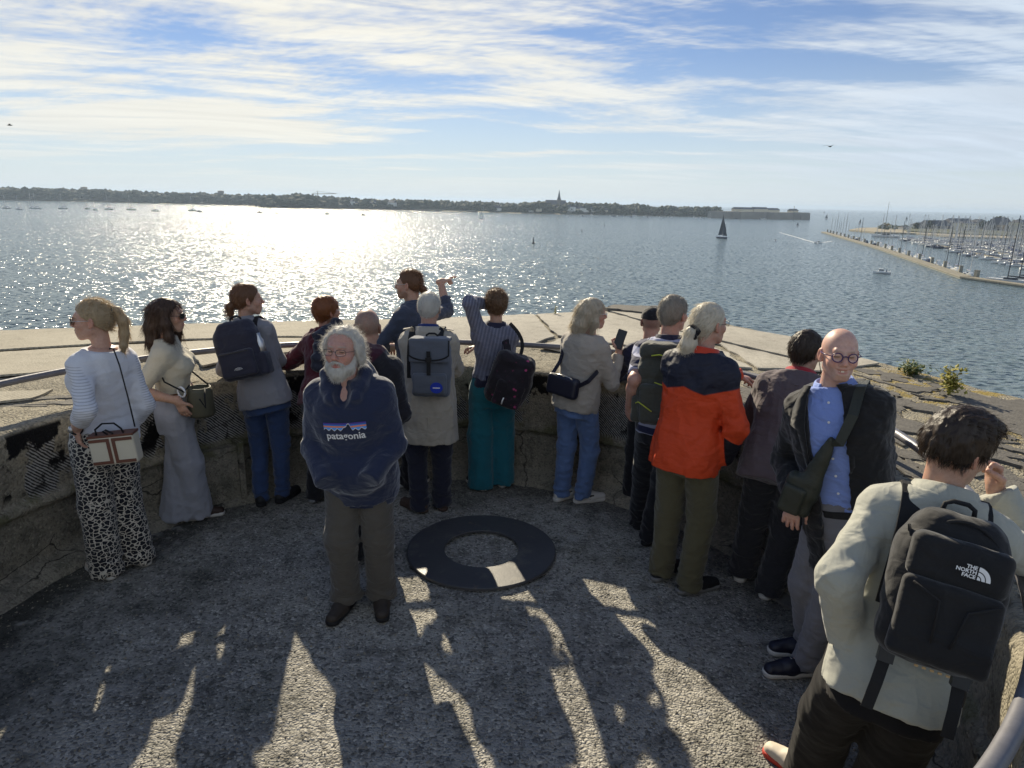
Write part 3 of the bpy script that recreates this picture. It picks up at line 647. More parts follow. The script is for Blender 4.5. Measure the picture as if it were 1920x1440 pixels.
sailing(1612, 419, 8, 'sloop', 'dark sailed sloop just behind the breakwater head', True); sailing(1699, 413, 7, 'yawl', 'dark sailed yawl off the beach', True); sailing(1545, 400, 4, 'ketch', 'faint tiny sail near the sea horizon', True)
# channel buoys
def buoy(px, py, hpx, label, name='channel_buoy'):
    p = sea(px, py); H_ = hpx/FPX*np.hypot(p[0], p[1]); r_ = empty(name, (p[0], p[1], SEA)); tag(r_, label, 'buoy')
    b_ = MB(); b_.lathe([(.01, -.3), (H_*.22, -.1), (H_*.22, H_*.18), (H_*.1, H_*.26)], 10); b_.obj('float', MATS['buoy_black'], r_, True)
    b_ = MB(); b_.lathe([(H_*.1, H_*.25), (H_*.07, H_*.75), (H_*.03, H_*.78)], 8); b_.obj('tower', MATS['buoy_black'], r_, True)
    b_ = MB(); b_.lathe([(.01, H_*.78), (H_*.06, H_*.82), (H_*.06, H_*.95), (.01, H_)], 8); b_.obj('topmark', MATS['buoy_black'], r_, True)
buoy(1000, 457, 12, 'black pillar buoy in the middle of the water'); buoy(1091, 434, 5, 'small dark buoy beyond the pillar buoy'); buoy(1133, 424, 4, 'faint thin buoy nearer the far shore')
# passing motorboats
def motorboat(px, py, L_, rz, name, label, mast=0, cat='motorboat'):
    p = sea(px, py); r_ = empty(name, (p[0], p[1], SEA), rz); tag(r_, label, cat); b_ = MB(); hull(b_, L_, L_*.34, L_*.13); b_.obj('hull', MATS['boat_white'], r_)
    b_ = MB(); b_.box((L_*.05, 0, L_*.21), (L_*.15, L_*.11, L_*.09), top=.82); cb_ = b_.obj('wheelhouse', MATS['boat_white'], r_); b_ = MB(); b_.box((L_*.05, 0, L_*.23), (L_*.145, L_*.115, L_*.035), top=.93); b_.obj('window', MATS['window_dark'], cb_)
    b_ = MB(); b_.tube([(-L_*.2, -L_*.14, L_*.13), (-L_*.46, -L_*.13, L_*.21), (-L_*.46, L_*.13, L_*.21), (-L_*.2, L_*.14, L_*.13)], L_*.008, 4); b_.obj('guard_rail', MATS['mast_grey'], r_)
    if mast: b_ = MB(); b_.tube([(L_*.02, 0, L_*.28), (L_*.02, 0, mast)], .05, 4); b_.obj('aerial', MATS['mast_grey'], r_)
    b_ = MB(); b_.box((-L_*.25, L_*.03, L_*.2), (L_*.03, L_*.05, L_*.07), top=.6); b_.obj('outboard_cover', MATS['boat_navy'], r_); return r_
motorboat(1653, 513, 6.4, 2.75, 'fishing_motorboat', 'white fishing motorboat with wheelhouse in the open water beside the breakwater', 7)
motorboat(1454, 452, 4.6, 1.2, 'launch', 'small dark launch astern of the racing yacht'); sp = motorboat(1534, 456, 5.5, -.35, 'speedboat', 'speedboat at the head of a long white wake')
# the wake: low ridges of foam on the water
p0 = sea(1534, 456.5); b = MB()
for side, end in ((0, (1480, 441)), (1, (1462, 436)), (2, (1506, 449)), (3, (1560, 452))):
    p1 = sea(*end); N_ = 30; V_ = []
    for i in range(N_+1):
        t = i/N_; q = p0+(p1-p0)*t; d = (p1-p0)[:2]/np.linalg.norm((p1-p0)[:2]); nn = np.array([-d[1], d[0]]); wd = max(.02, (.4+1.5*t*(1-t*.6))*(1+1.5*float(pnoise(np.array([[t*14, side*3., 0]]))[0])))
        for s_ in (-1, 0, 1): V_.append((q[0]+nn[0]*wd*s_, q[1]+nn[1]*wd*s_, SEA+.03+(.28*(1-t*.8) if s_ == 0 else 0)))
    b.add(V_, [(i*3+j, i*3+j+1, i*3+j+4, i*3+j+3) for i in range(N_) for j in range(2)])
tag(b.obj('wake', MATS['wake_foam'], None, True), kind='stuff', label='white foam wake trailing the speedboat', cat='wake')

# ------------------------------------------------------------------ breakwater pontoon, marina and its shore
PT = [sea(1540, 436), sea(1640, 466), sea(1800, 523), sea(1926, 541), sea(2060, 560)]
PT = [np.array([p[0], p[1]]) for p in PT]
tot = [0]
for a, b2 in zip(PT, PT[1:]): tot.append(tot[-1]+np.linalg.norm(b2-a))
def along(s_, off=0.):
    s_ = min(max(s_, 0), tot[-1]-1e-3); i = max(k for k in range(len(PT)-1) if tot[k] <= s_); d = (PT[i+1]-PT[i])/(tot[i+1]-tot[i]); return PT[i]+d*(s_-tot[i])+np.array([-d[1], d[0]])*off, math.atan2(d[1], d[0])
pon = empty('breakwater_pontoon', (PT[0][0], PT[0][1], SEA)); tag(pon, 'long pale timber decked breakwater pontoon running beside the marina', 'pontoon')
nseg = int(tot[-1]//18)
for k in range(nseg):
    s0, s1 = tot[-1]*k/nseg+.1, tot[-1]*(k+1)/nseg-.1; pts_ = [along(s0, -.2)[0], along(s1, -.2)[0], along(s1, 4.6)[0], along(s0, 4.6)[0]]
    o_ = PT[0]; b = MB(); b.prism([(p[0]-o_[0], p[1]-o_[1]) for p in pts_], .55, 1.0); b.obj('deck_section', MATS['timber_deck'], pon)
    b = MB(); b.prism([(p[0]-o_[0], p[1]-o_[1]) for p in [along(s0, 0)[0], along(s1, 0)[0], along(s1, 4.4)[0], along(s0, 4.4)[0]]], -.4, .55); b.obj('float', MATS['piling'], pon)
i = 0; s_ = 6
bm = MB(); bm.box((0, 0, 1.3), (.75, .6, 2.1)); bm.box((0, 0, 3.45), (.8, .65, .1), mi=1); pile_me = bm.mesh('piling'); pile_me.materials.append(MATS['piling']); pile_me.materials.append(MATS['granite'])
while s_ < tot[-1]-40:
    p, a = along(s_, 5.1); o_ = link('mooring_pile', pile_me, None, None, (p[0], p[1], SEA), a); i += 1; tag(o_, nth(i)+' square mooring pile from the far head of the breakwater pontoon', 'pile', 'piles of the breakwater'); s_ += 25+rb.uniform(-3, 3)
s_ = 12; i = 0
while s_ < tot[-1]-60:
    i += 1
    kind = rb.choice(PM+YM+YM[:2]); Lb = 11; p, a = along(s_, 7.6); boat(kind, p, a+(0 if rb.random() < .5 else math.pi)+rb.uniform(-.05, .05), 'berthed_boat', nth(i)+' boat from the far head berthed along the breakwater pontoon', 'boats along the pontoon'); s_ += rb.uniform(11, 19)
# big dark-rigged yachts
def bigyacht(px, py, L_, H_, rz, label):
    p = sea(px, py); r_ = empty('tall_masted_yacht', (p[0], p[1], SEA), rz); tag(r_, label, 'yacht', None); b_ = MB(); hull(b_, L_, L_*.26, L_*.09); b_.obj('hull', MATS['boat_white'], r_)
    b_ = MB(); b_.box((0, 0, L_*.11), (L_*.16, L_*.07, L_*.03), top=.8); b_.obj('cabin', MATS['window_dark'], r_); b_ = MB(); b_.tube([(L_*.06, 0, L_*.08), (L_*.06, 0, H_)], [.2, .13], 6); b_.tube([(L_*.06, -1.2, H_*.6), (L_*.06, 1.2, H_*.6)], .06, 4); b_.obj('mast', MATS['mast_dark'], r_)
    b_ = MB(); b_.tube([(L_*.06, 0, L_*.17), (-L_*.36, 0, L_*.165)], .22, 6); b_.obj('boom', MATS['mast_dark'], r_); b_ = MB(); b_.tube([(L_*.06, 0, H_), (L_*.48, 0, L_*.1)], .035, 3); b_.tube([(L_*.06, 0, H_), (-L_*.48, 0, L_*.09)], .035, 3); b_.obj('stay', MATS['mast_grey'], r_)
bigyacht(1660, 445, 24, 32, 2.9, 'long dark hulled yacht with the tallest black mast at the inner pontoon')
bigyacht(1893, 531, 15, 24, 2.5, 'white racing yacht with black mast tied at the near end of the breakwater'); bigyacht(1915, 529, 15, 22, 2.5, 'second racing yacht with black mast rafted at the breakwater edge')
# marina basin: rows of berthed yachts behind finger pontoons
A0, A1 = sea(1690, 449)[:2], sea(1940, 508)[:2]; fd = (A1-A0)/np.linalg.norm(A1-A0); Lf = np.linalg.norm(A1-A0); bd = np.array([-fd[1], fd[0]])
if bd[0] < 0: bd = -bd
nb = 0
for row in range(15):
    off = row*17
    s0 = 6+row*2
    fp = MB(); c0 = A0+bd*(off+8); 
    fp.box((0, 0, .3), ((Lf+row*20)/2, 1.0, .35)); fo = fp.obj('finger_pontoon', MATS['timber_deck'], loc=(c0[0]+fd[0]*(Lf+row*20)/2, c0[1]+fd[1]*(Lf+row*20)/2, SEA+.1), rz=math.atan2(fd[1], fd[0])); tag(fo, nth(row+1)+' floating timber pontoon of the marina counted from the open channel', 'pontoon', 'marina pontoons')
    s_ = s0; kb = 0
    while s_ < Lf+row*20 and nb < 296:
        q = A0+fd*s_+bd*(off+(0 if rb.random() < .5 else 15)+rb.uniform(-1, 1)); me = rb.choice(YM[:4]+YM+PM)
        s_ += rb.uniform(3.6, 5.6)
        if px_of((q[0], q[1], SEA)) > 1950: continue
        boat(me, q, math.atan2(bd[1], bd[0])+(math.pi if rb.random() < .75 else 0)+rb.uniform(-.06, .06), 'marina_yacht', nth(kb+1)+' boat in the '+nth(row+1)+' marina row counted from the channel', 'yachts in the marina basin', 'yacht'); nb += 1; kb += 1
# land behind the marina
b = MB(); Lp = [sea(*q)[:2] for q in ((1592, 433), (1640, 437.5), (1716, 440), (1790, 446), (1960, 452), (2200, 462), (2200, 425), (1960, 420), (1800, 419), (1730, 424), (1672, 428), (1610, 429.5))]
b.prism(Lp, SEA-1, SEA+1.6); tag(b.obj('marina_shore', MATS['sand']), kind='structure')
b = MB(); Lp = [sea(*q)[:2] for q in ((1700, 437.5), (1790, 442), (1960, 448), (2200, 458), (2200, 427), (1960, 422), (1800, 420.5), (1735, 425), (1690, 430))]
b.prism(Lp, SEA+1.4, SEA+2.6); tag(b.obj('marina_terrace', MATS['shore_land']), kind='structure')
def block(px0, px1, ybase, ytop, name, label, wall, roof_=True, depth=14, storeys=2, bays=5, rh_=3.5, roofmat='slate'):
    a = sea(px0, ybase)[:2]; c2 = sea(px1, ybase)[:2]; v = c2-a; L_ = np.linalg.norm(v); zt = on_y((px0+px1)/2, ytop, (a[1]+c2[1])/2)[2]; H_ = zt-(SEA+2.6)
    r_ = empty(name, (a[0], a[1], SEA+2.55), math.atan2(v[1], v[0])); tag(r_, label, 'building'); hw = max(2.5, H_-rh_)
    b_ = MB(); b_.box((L_/2, depth/2, hw/2), (L_/2, depth/2, hw/2)); b_.obj('wall', MATS[wall], r_)
    b_ = MB(); b_.add([(-.4, -.4, hw), (L_+.4, -.4, hw), (L_+.4, depth+.4, hw), (-.4, depth+.4, hw), (min(3, L_*.15), depth/2, H_), (L_-min(3, L_*.15), depth/2, H_)], [(0, 1, 5, 4), (2, 3, 4, 5), (0, 4, 3), (1, 2, 5), (3, 2, 1, 0)]); rf_ = b_.obj('roof', MATS[roofmat], r_)
    for s2 in range(storeys):
        for k in range(bays):
            b_ = MB(); b_.box((L_*(k+.5)/bays, -.02, hw*(s2+.55)/storeys), (L_/bays*.22, .06, hw/storeys*.27)); b_.obj('window', MATS['window_dark'], r_)
    return r_
block(1737, 1782, 433, 413, 'boat_hall', 'long slate roofed hall behind the marina', 'granite', storeys=1, bays=7, rh_=7)
block(1782, 1826, 432, 409.5, 'sail_loft', 'taller dark roofed hall next to the long hall', 'slate', storeys=1, bays=6, rh_=5)
block(1724, 1736, 432, 417, 'harbour_house', 'small white gabled house at the beach end of the marina', 'house_white', storeys=2, bays=2)
block(1806, 1830, 437, 415, 'harbour_hotel', 'cream three storey building facing the marina masts', 'house_cream', storeys=3, bays=5, rh_=2.5)
block(1832, 1850, 433, 411, 'villa', 'grey villa among trees behind the marina', 'granite', storeys=2, bays=3)
block(1866, 1898, 436, 408, 'manor_house', 'tall steep roofed stone house above the marina', 'granite', storeys=3, bays=4, rh_=9)
block(1910, 1945, 438, 412, 'apartment_house', 'pale apartment house cut by the frame edge behind the marina', 'house_cream', storeys=3, bays=4)
block(1693, 1704, 434.5, 424, 'beach_hut', 'low blue grey shed on the beach spit', 'house_white', storeys=1, bays=2, rh_=2, depth=7)
def tree(px, py, ytop, label, spread=.5, mat='far_foliage', group='trees behind the marina'):
    p = sea(px, py); zt = on_y(px, ytop, p[1])[2]; H_ = zt-SEA-2; r_ = empty('shore_tree', (p[0], p[1], SEA+1.5)); tag(r_, label, 'tree', group)
    b_ = MB(); b_.tube([(0, 0, -.5), (.2, 0, H_*.35), (0, .2, H_*.75)], [H_*.035, H_*.025, H_*.01], 6)
    for k in range(5): a = k*1.3; b_.tube([(0, 0, H_*.35), (math.cos(a)*H_*.22, math.sin(a)*H_*.22, H_*.62)], [H_*.018, H_*.006], 5)
    b_.obj('trunk', MATS['granite'], r_); V_ = []; F_ = []
    for k in range(46):
        d = RNG.normal(size=3); d /= np.linalg.norm(d); c3 = d*np.array([spread*H_*.5, spread*H_*.5, H_*.30])*RNG.random()**.4+np.array([0, 0, H_*.66]); s_ = H_*.09*RNG.uniform(.6, 1.3)
        V_.append(ico*s_*(1+RNG.normal(size=(12, 1))*.25)+c3); F_.append(icf+12*k)
    link('crown', np_mesh('crown', np.concatenate(V_), np.concatenate(F_), False), MATS[mat], r_)
plain('autumn_foliage', (.22, .17, .05), .85, .2, vary=.3, scale=.05)
tree(1661, 431, 416, 'lone yellowing round tree on the beach spit', 1.1, 'autumn_foliage')
for i, (px_, yt) in enumerate([(1716, 416), (1741, 412), (1800, 417), (1838, 415), (1842, 413), (1853, 410), (1858, 412), (1862, 416), (1872, 404), (1902, 411), (1906, 409), (1928, 408)]):
    tree(px_, 434, yt, nth(i+1)+' dark green tree planted behind the marina, counting the beach hut side as start', .65)
pts = []
for i in range(260):
    px_ = RNG.uniform(1650, 1960); p = sea(px_, RNG.uniform(427, 433)); pts.append((p[0], p[1], SEA+2+RNG.random()*3*(px_ > 1720), RNG.uniform(2, 4), RNG.uniform(1.5, 3.5)))
crowns('marina_shrubs', pts, 'low scrub and hedges behind the beach and the marina', MATS['far_foliage'])
# gulls
for px_, py_, D in ((1556, 275, 60), (18, 235, 70)):
    r_ = ray(px_, py_); p = np.array([0, 0, CAM_H])+r_*D; g_ = empty('gull', p, .6); tag(g_, 'lone gull soaring in the open sky on the right' if px_ > 900 else 'gull gliding high over the left edge of the bay', 'bird')
    b = MB(); b.tube([(-.24, 0, 0), (-.1, 0, .01), (.1, 0, .02), (.2, 0, .03), (.26, 0, .02)], [.01, .05, .06, .04, .01], 8)
    for s2 in (-1, 1): b.add([(.08, .03*s2, .03), (-.08, .03*s2, .03), (-.06, .35*s2, .14), (.08, .33*s2, .15), (-.16, .72*s2, .05), (-.08, .70*s2, .06)], [(0, 1, 2, 3), (3, 2, 4, 5)])
    b.obj('body', MATS['granite'], g_, True)
# ------------------------------------------------------------------ sea haze
b = MB(); b.box((0, 0, (SEA-1.5+48)/2), (RS*1.05, RS*1.05, (48-(SEA-1.5))/2)); hz_ = b.obj('haze', None)
m = bpy.data.materials.new('haze_air'); m.use_nodes = True; m.node_tree.nodes.clear(); n = NT(m.node_tree)
pv = n.new('ShaderNodeVolumePrincipled'); pv.inputs['Color'].default_value = (.62, .78, 1.0, 1); pv.inputs['Density'].default_value = .00011; pv.inputs['Anisotropy'].default_value = .2
mo = n.new('ShaderNodeOutputMaterial'); n.l.new(pv.outputs[0], mo.inputs['Volume'])
hz_.data.materials.append(m); tag(hz_, kind='stuff', label='thin sea haze over the bay', cat='haze')
# ------------------------------------------------------------------ sculpting: distance fields turned into smooth meshes
class Field:
    def __init__(s, lo, hi, h):
        s.lo = np.array(lo, np.float32)-3*h; s.h = h; s.n = (np.ceil((np.array(hi)+3*h-s.lo)/h)).astype(int)+1
        s.ax = [s.lo[i]+h*np.arange(s.n[i], dtype=np.float32) for i in range(3)]
        s.d = np.full(s.n, 9., np.float32)
    def _sl(s, lo, hi, pad):
        a = np.clip(np.floor((np.array(lo)-pad-s.lo)/s.h).astype(int), 0, s.n); b = np.clip(np.ceil((np.array(hi)+pad-s.lo)/s.h).astype(int)+1, 0, s.n)
        return tuple(slice(a[i], b[i]) for i in range(3))
    def add(s, prim, k=0., op='u'):
        fn, lo, hi = prim; sl_ = s._sl(lo, hi, k+3*s.h)
        x = s.ax[0][sl_[0]][:, None, None]; y = s.ax[1][sl_[1]][None, :, None]; z = s.ax[2][sl_[2]][None, None, :]
        if x.size == 0 or y.size == 0 or z.size == 0: return s
        b = fn(x, y, z).astype(np.float32); a = s.d[sl_]; a, b = np.broadcast_arrays(a, b)
        if op == 'u':
            if k > 0: h = np.clip(.5+.5*(a-b)/k, 0, 1); r = a*(1-h)+b*h-k*h*(1-h)
            else: r = np.minimum(a, b)
        elif op == 's':
            if k > 0: h = np.clip(.5-.5*(a+b)/k, 0, 1); r = a*(1-h)-b*h+k*h*(1-h)
            else: r = np.maximum(a, -b)
        s.d[sl_] = r; return s
    def cut(s, fn):
        """keep only where fn < 0"""
        x = s.ax[0][:, None, None]; y = s.ax[1][None, :, None]; z = s.ax[2][None, None, :]
        np.maximum(s.d, fn(x, y, z), out=s.d); return s
    def nets(s, disp=None):
        d = s.d
        if disp is not None:
            ii = np.argwhere(np.abs(d) < 2.4*s.h+.012); P = s.lo+s.h*ii.astype(np.float32); d[tuple(ii.T)] += disp(P).astype(np.float32)
        S = d < 0; nx, ny, nz = d.shape
        c = np.zeros((nx-1, ny-1, nz-1), np.int8); off = [(i, j, k) for i in (0, 1) for j in (0, 1) for k in (0, 1)]
        for i, j, k in off: c += S[i:nx-1+i, j:ny-1+j, k:nz-1+k]
        act = np.argwhere((c > 0) & (c < 8)); idx = np.full(c.shape, -1, np.int32); idx[tuple(act.T)] = np.arange(len(act))
        D = np.stack([d[act[:, 0]+i, act[:, 1]+j, act[:, 2]+k] for i, j, k in off], 1); pos = np.zeros((len(act), 3), np.float32); cnt = np.zeros(len(act), np.float32)
        O = np.array(off, np.float32)
        for a in range(8):
            for b in range(a+1, 8):
                if np.abs(O[a]-O[b]).sum() != 1: continue
                m = (D[:, a] < 0) != (D[:, b] < 0); t = D[m, a]/(D[m, a]-D[m, b]); pos[m] += O[a]+(O[b]-O[a])*t[:, None]; cnt[m] += 1
        V = s.lo+s.h*(act+pos/cnt[:, None]); Fs = []
        for ax in range(3):
            u, v = (ax+1) % 3, (ax+2) % 3
            sa = [slice(None)]*3; sb = [slice(None)]*3; sa[ax] = slice(0, -1); sb[ax] = slice(1, None)
            A, B = S[tuple(sa)], S[tuple(sb)]; e = np.argwhere(A != B); e = e[(e[:, u] > 0) & (e[:, v] > 0) & (e[:, u] < d.shape[u]-1) & (e[:, v] < d.shape[v]-1)]
            if not len(e): continue
            inside = A[tuple(e.T)]; q = []
            for du, dv in ((1, 1), (0, 1), (0, 0), (1, 0)):
                w_ = e.copy(); w_[:, u] -= du; w_[:, v] -= dv; q.append(idx[tuple(w_.T)])
            q = np.stack(q, 1); q[~inside] = q[~inside][:, ::-1]; Fs.append(q)
        return V, np.concatenate(Fs) if Fs else np.zeros((0, 4), int)
A3 = lambda *v: np.array(v, float)
def unit(v): v = np.asarray(v, float); return v/(np.linalg.norm(v)+1e-9)
def cone(a, b, ra, rb=None, sq=None):
    a = np.asarray(a, float); b = np.asarray(b, float); rb = ra if rb is None else rb; d = b-a; dd = float(d@d)+1e-9
    def fn(x, y, z):
        qx, qy, qz = x-a[0], y-a[1], z-a[2]; t = np.clip((qx*d[0]+qy*d[1]+qz*d[2])/dd, 0, 1); qx = qx-t*d[0]; qy = qy-t*d[1]; qz = qz-t*d[2]; q2 = qx*qx+qy*qy+qz*qz
        if sq is not None:
            for ax, s_ in (sq if isinstance(sq, list) else [sq]): c = qx*ax[0]+qy*ax[1]+qz*ax[2]; q2 = q2+c*c*(1/s_**2-1)
        return np.sqrt(np.maximum(q2, 0))-(ra+(rb-ra)*t)
    m = max(ra, rb)*max([1]+[q[1] for q in (sq if isinstance(sq, list) else [sq] if sq is not None else [])])
    return fn, np.minimum(a, b)-m, np.maximum(a, b)+m
def ell(c, r, R=None):
    c = np.asarray(c, float); r = np.asarray(r, float); m = r.max() if R is not None else r
    def fn(x, y, z):
        q = [x-c[0], y-c[1], z-c[2]]
        if R is not None: q = [q[0]*R[i][0]+q[1]*R[i][1]+q[2]*R[i][2] for i in range(3)]
        k0 = np.sqrt(sum((q[i]/r[i])**2 for i in range(3))); k1 = np.sqrt(sum((q[i]/r[i]**2)**2 for i in range(3))); return k0*(k0-1)/(k1+1e-6)
    return fn, c-m, c+m
def rbox(c, h, rnd=.01, R=None):
    c = np.asarray(c, float); h = np.asarray(h, float); m = np.linalg.norm(h) if R is not None else h
    def fn(x, y, z):
        q = [x-c[0], y-c[1], z-c[2]]
        if R is not None: q = [q[0]*R[i][0]+q[1]*R[i][1]+q[2]*R[i][2] for i in range(3)]
        q = [np.abs(q[i])-(h[i]-rnd) for i in range(3)]
        return np.sqrt(sum(np.maximum(v, 0)**2 for v in q))+np.minimum(np.maximum(np.maximum(q[0], q[1]), q[2]), 0)-rnd
    return fn, c-m, c+m
def chain(F, pts, rs, k=.02, sq=None):
    for i in range(len(pts)-1): F.add(cone(pts[i], pts[i+1], rs[i], rs[i+1], sq), k if i else k)
def bounds(*pts, pad=.1): P = np.array([p for p in pts], float); return P.min(0)-pad, P.max(0)+pad
def ribbons(P0, D, L, W, seg=5, curl=.3, drop=0., sd=0):
    """tapering flat strands: roots P0, directions D, lengths L"""
    r = np.random.default_rng(sd); k = len(P0); p = P0.copy(); d = D/(np.linalg.norm(D, axis=1, keepdims=True)+1e-9); V = []; side = np.cross(d, r.normal(size=(k, 3))); side /= np.linalg.norm(side, axis=1, keepdims=True)+1e-9
    cv = r.normal(size=(k, 3))*curl
    for i in range(seg+1):
        w_ = (W*(1-(i/seg)**1.6*.9))[:, None] if isinstance(W, np.ndarray) else W*(1-(i/seg)**1.6*.9)
        V += [p-side*w_, p+side*w_]
        d = d+cv/seg+r.normal(size=(k, 3))*curl*.25/seg; d[:, 2] -= drop/seg; d /= np.linalg.norm(d, axis=1, keepdims=True)+1e-9; p = p+d*(L/seg)[:, None]
    V = np.stack(V, 1).reshape(-1, 3); m = 2*(seg+1); b = (np.arange(k)*m)[:, None, None]; f = np.array([(2*i, 2*i+1, 2*i+3, 2*i+2) for i in range(seg)])[None]
    return V, (b+f).reshape(-1, 4)
def vnormals(V, F):
    n_ = np.zeros_like(V); fn = np.cross(V[F[:, 2]]-V[F[:, 0]], V[F[:, 3]]-V[F[:, 1]])
    for i in range(4): np.add.at(n_, F[:, i], fn)
    return n_/(np.linalg.norm(n_, axis=1, keepdims=True)+1e-9)

# ------------------------------------------------------------------ people: materials
m, n = material('skin'); at_ = n.new('ShaderNodeAttribute', attribute_name='pigment'); o_ = n.obj()
mot = n.noise(o_, 38, 4, .6); c = n.mix(n.math('MULTIPLY', n.step(mot, .45, .75), .22), at_.outputs['Color'], (.42, .13, .09))
c = n.mix(.35, c, n.mix(n.noise(o_, 90, 3), (0, 0, 0), (1, 1, 1)), 'SOFT_LIGHT')
b_ = n.new('ShaderNodeBsdfPrincipled'); n.put(b_.inputs['Base Color'], c); b_.inputs['Roughness'].default_value = .48; b_.inputs['Specular IOR Level'].default_value = .4
b_.inputs['Subsurface Weight'].default_value = .18; b_.inputs['Subsurface Radius'].default_value = (1, .35, .2); b_.inputs['Subsurface Scale'].default_value = .012
n.put(b_.inputs['Normal'], n.bump(n.noise(o_, 160, 3), .12, .004)); n.out(b_.outputs[0])
def hair_mat(name, c0, c1):
    m, n = material(name); o_ = n.obj(); f = n.noise(n.map(o_, (120, 120, 14)), 1, 3, .6); big = n.noise(o_, 14, 3)
    c = n.mix(n.math('ADD', n.math('MULTIPLY', f, .6), n.math('MULTIPLY', big, .4)), c0, c1)
    p = n.bsdf(c, .45, .45, 0, n.bump(f, .5, .006)); t = n.new('ShaderNodeBsdfTranslucent'); n.put(t.inputs[0], c)
    x = n.new('ShaderNodeMixShader'); x.inputs[0].default_value = .28; n.l.new(p, x.inputs[1]); n.l.new(t.outputs[0], x.inputs[2]); n.out(x.outputs[0]); return m
def cloth(name, col, weave=700, rough=.85, vary=.16, wr=.35, pattern=None, sheen=.25, spec=.25):
    m, n = material(name); o_ = n.obj(); big = n.noise(o_, 6, 3); fn_ = n.noise(o_, weave*.4, 2)
    c = n.mix(big, tuple(x*(1-vary) for x in col), tuple(min(1, x*(1+vary)) for x in col))
    if pattern: c = pattern(n, o_, c)
    c = n.mix(n.math('MULTIPLY', fn_, .45), c, n.vec('SCALE', c, .55))
    h = n.math('ADD', n.noise(n.map(o_, (1, 1, 1.7), rot=(.4, .3, 0)), 10, 2, .5, .6), n.math('ADD', n.math('MULTIPLY', fn_, .05), n.math('MULTIPLY', n.math('ABSOLUTE', n.math('SUBTRACT', n.noise(n.map(o_, (1, 1, .7), rot=(.3, -.5, .4)), 6, 2, .45, 1.2), .5)), -1.1)))
    n.out(n.bsdf(c, rough, spec, 0, n.bump(h, min(1., wr*1.25), .032), Sheen_Weight=sheen, Sheen_Roughness=.5)); return m
plain('sole_white', (.62, .60, .56), .6, .3, vary=.08, scale=30); plain('sole_grey', (.20, .20, .20), .7, .3); plain('lens_clear', (.25, .25, .25), .05); plain('black_plastic', (.012, .012, .014), .35, .5)
plain('metal_silver', (.55, .55, .55), .3, .5, .9); plain('strap_black', (.016, .016, .018), .75, .3, bump=.3, bscale=300); plain('teeth', (.72, .66, .55), .3, .5); plain('eye_white', (.55, .52, .48), .2, .5)
m, n = material('glass_lens'); gl = n.new('ShaderNodeBsdfGlossy'); gl.inputs['Roughness'].default_value = .03; tr = n.new('ShaderNodeBsdfTransparent'); x = n.new('ShaderNodeMixShader'); x.inputs[0].default_value = .10; n.l.new(tr.outputs[0], x.inputs[1]); n.l.new(gl.outputs[0], x.inputs[2]); n.out(x.outputs[0])
plain('sunglass_lens', (.03, .035, .025), .08, .8)

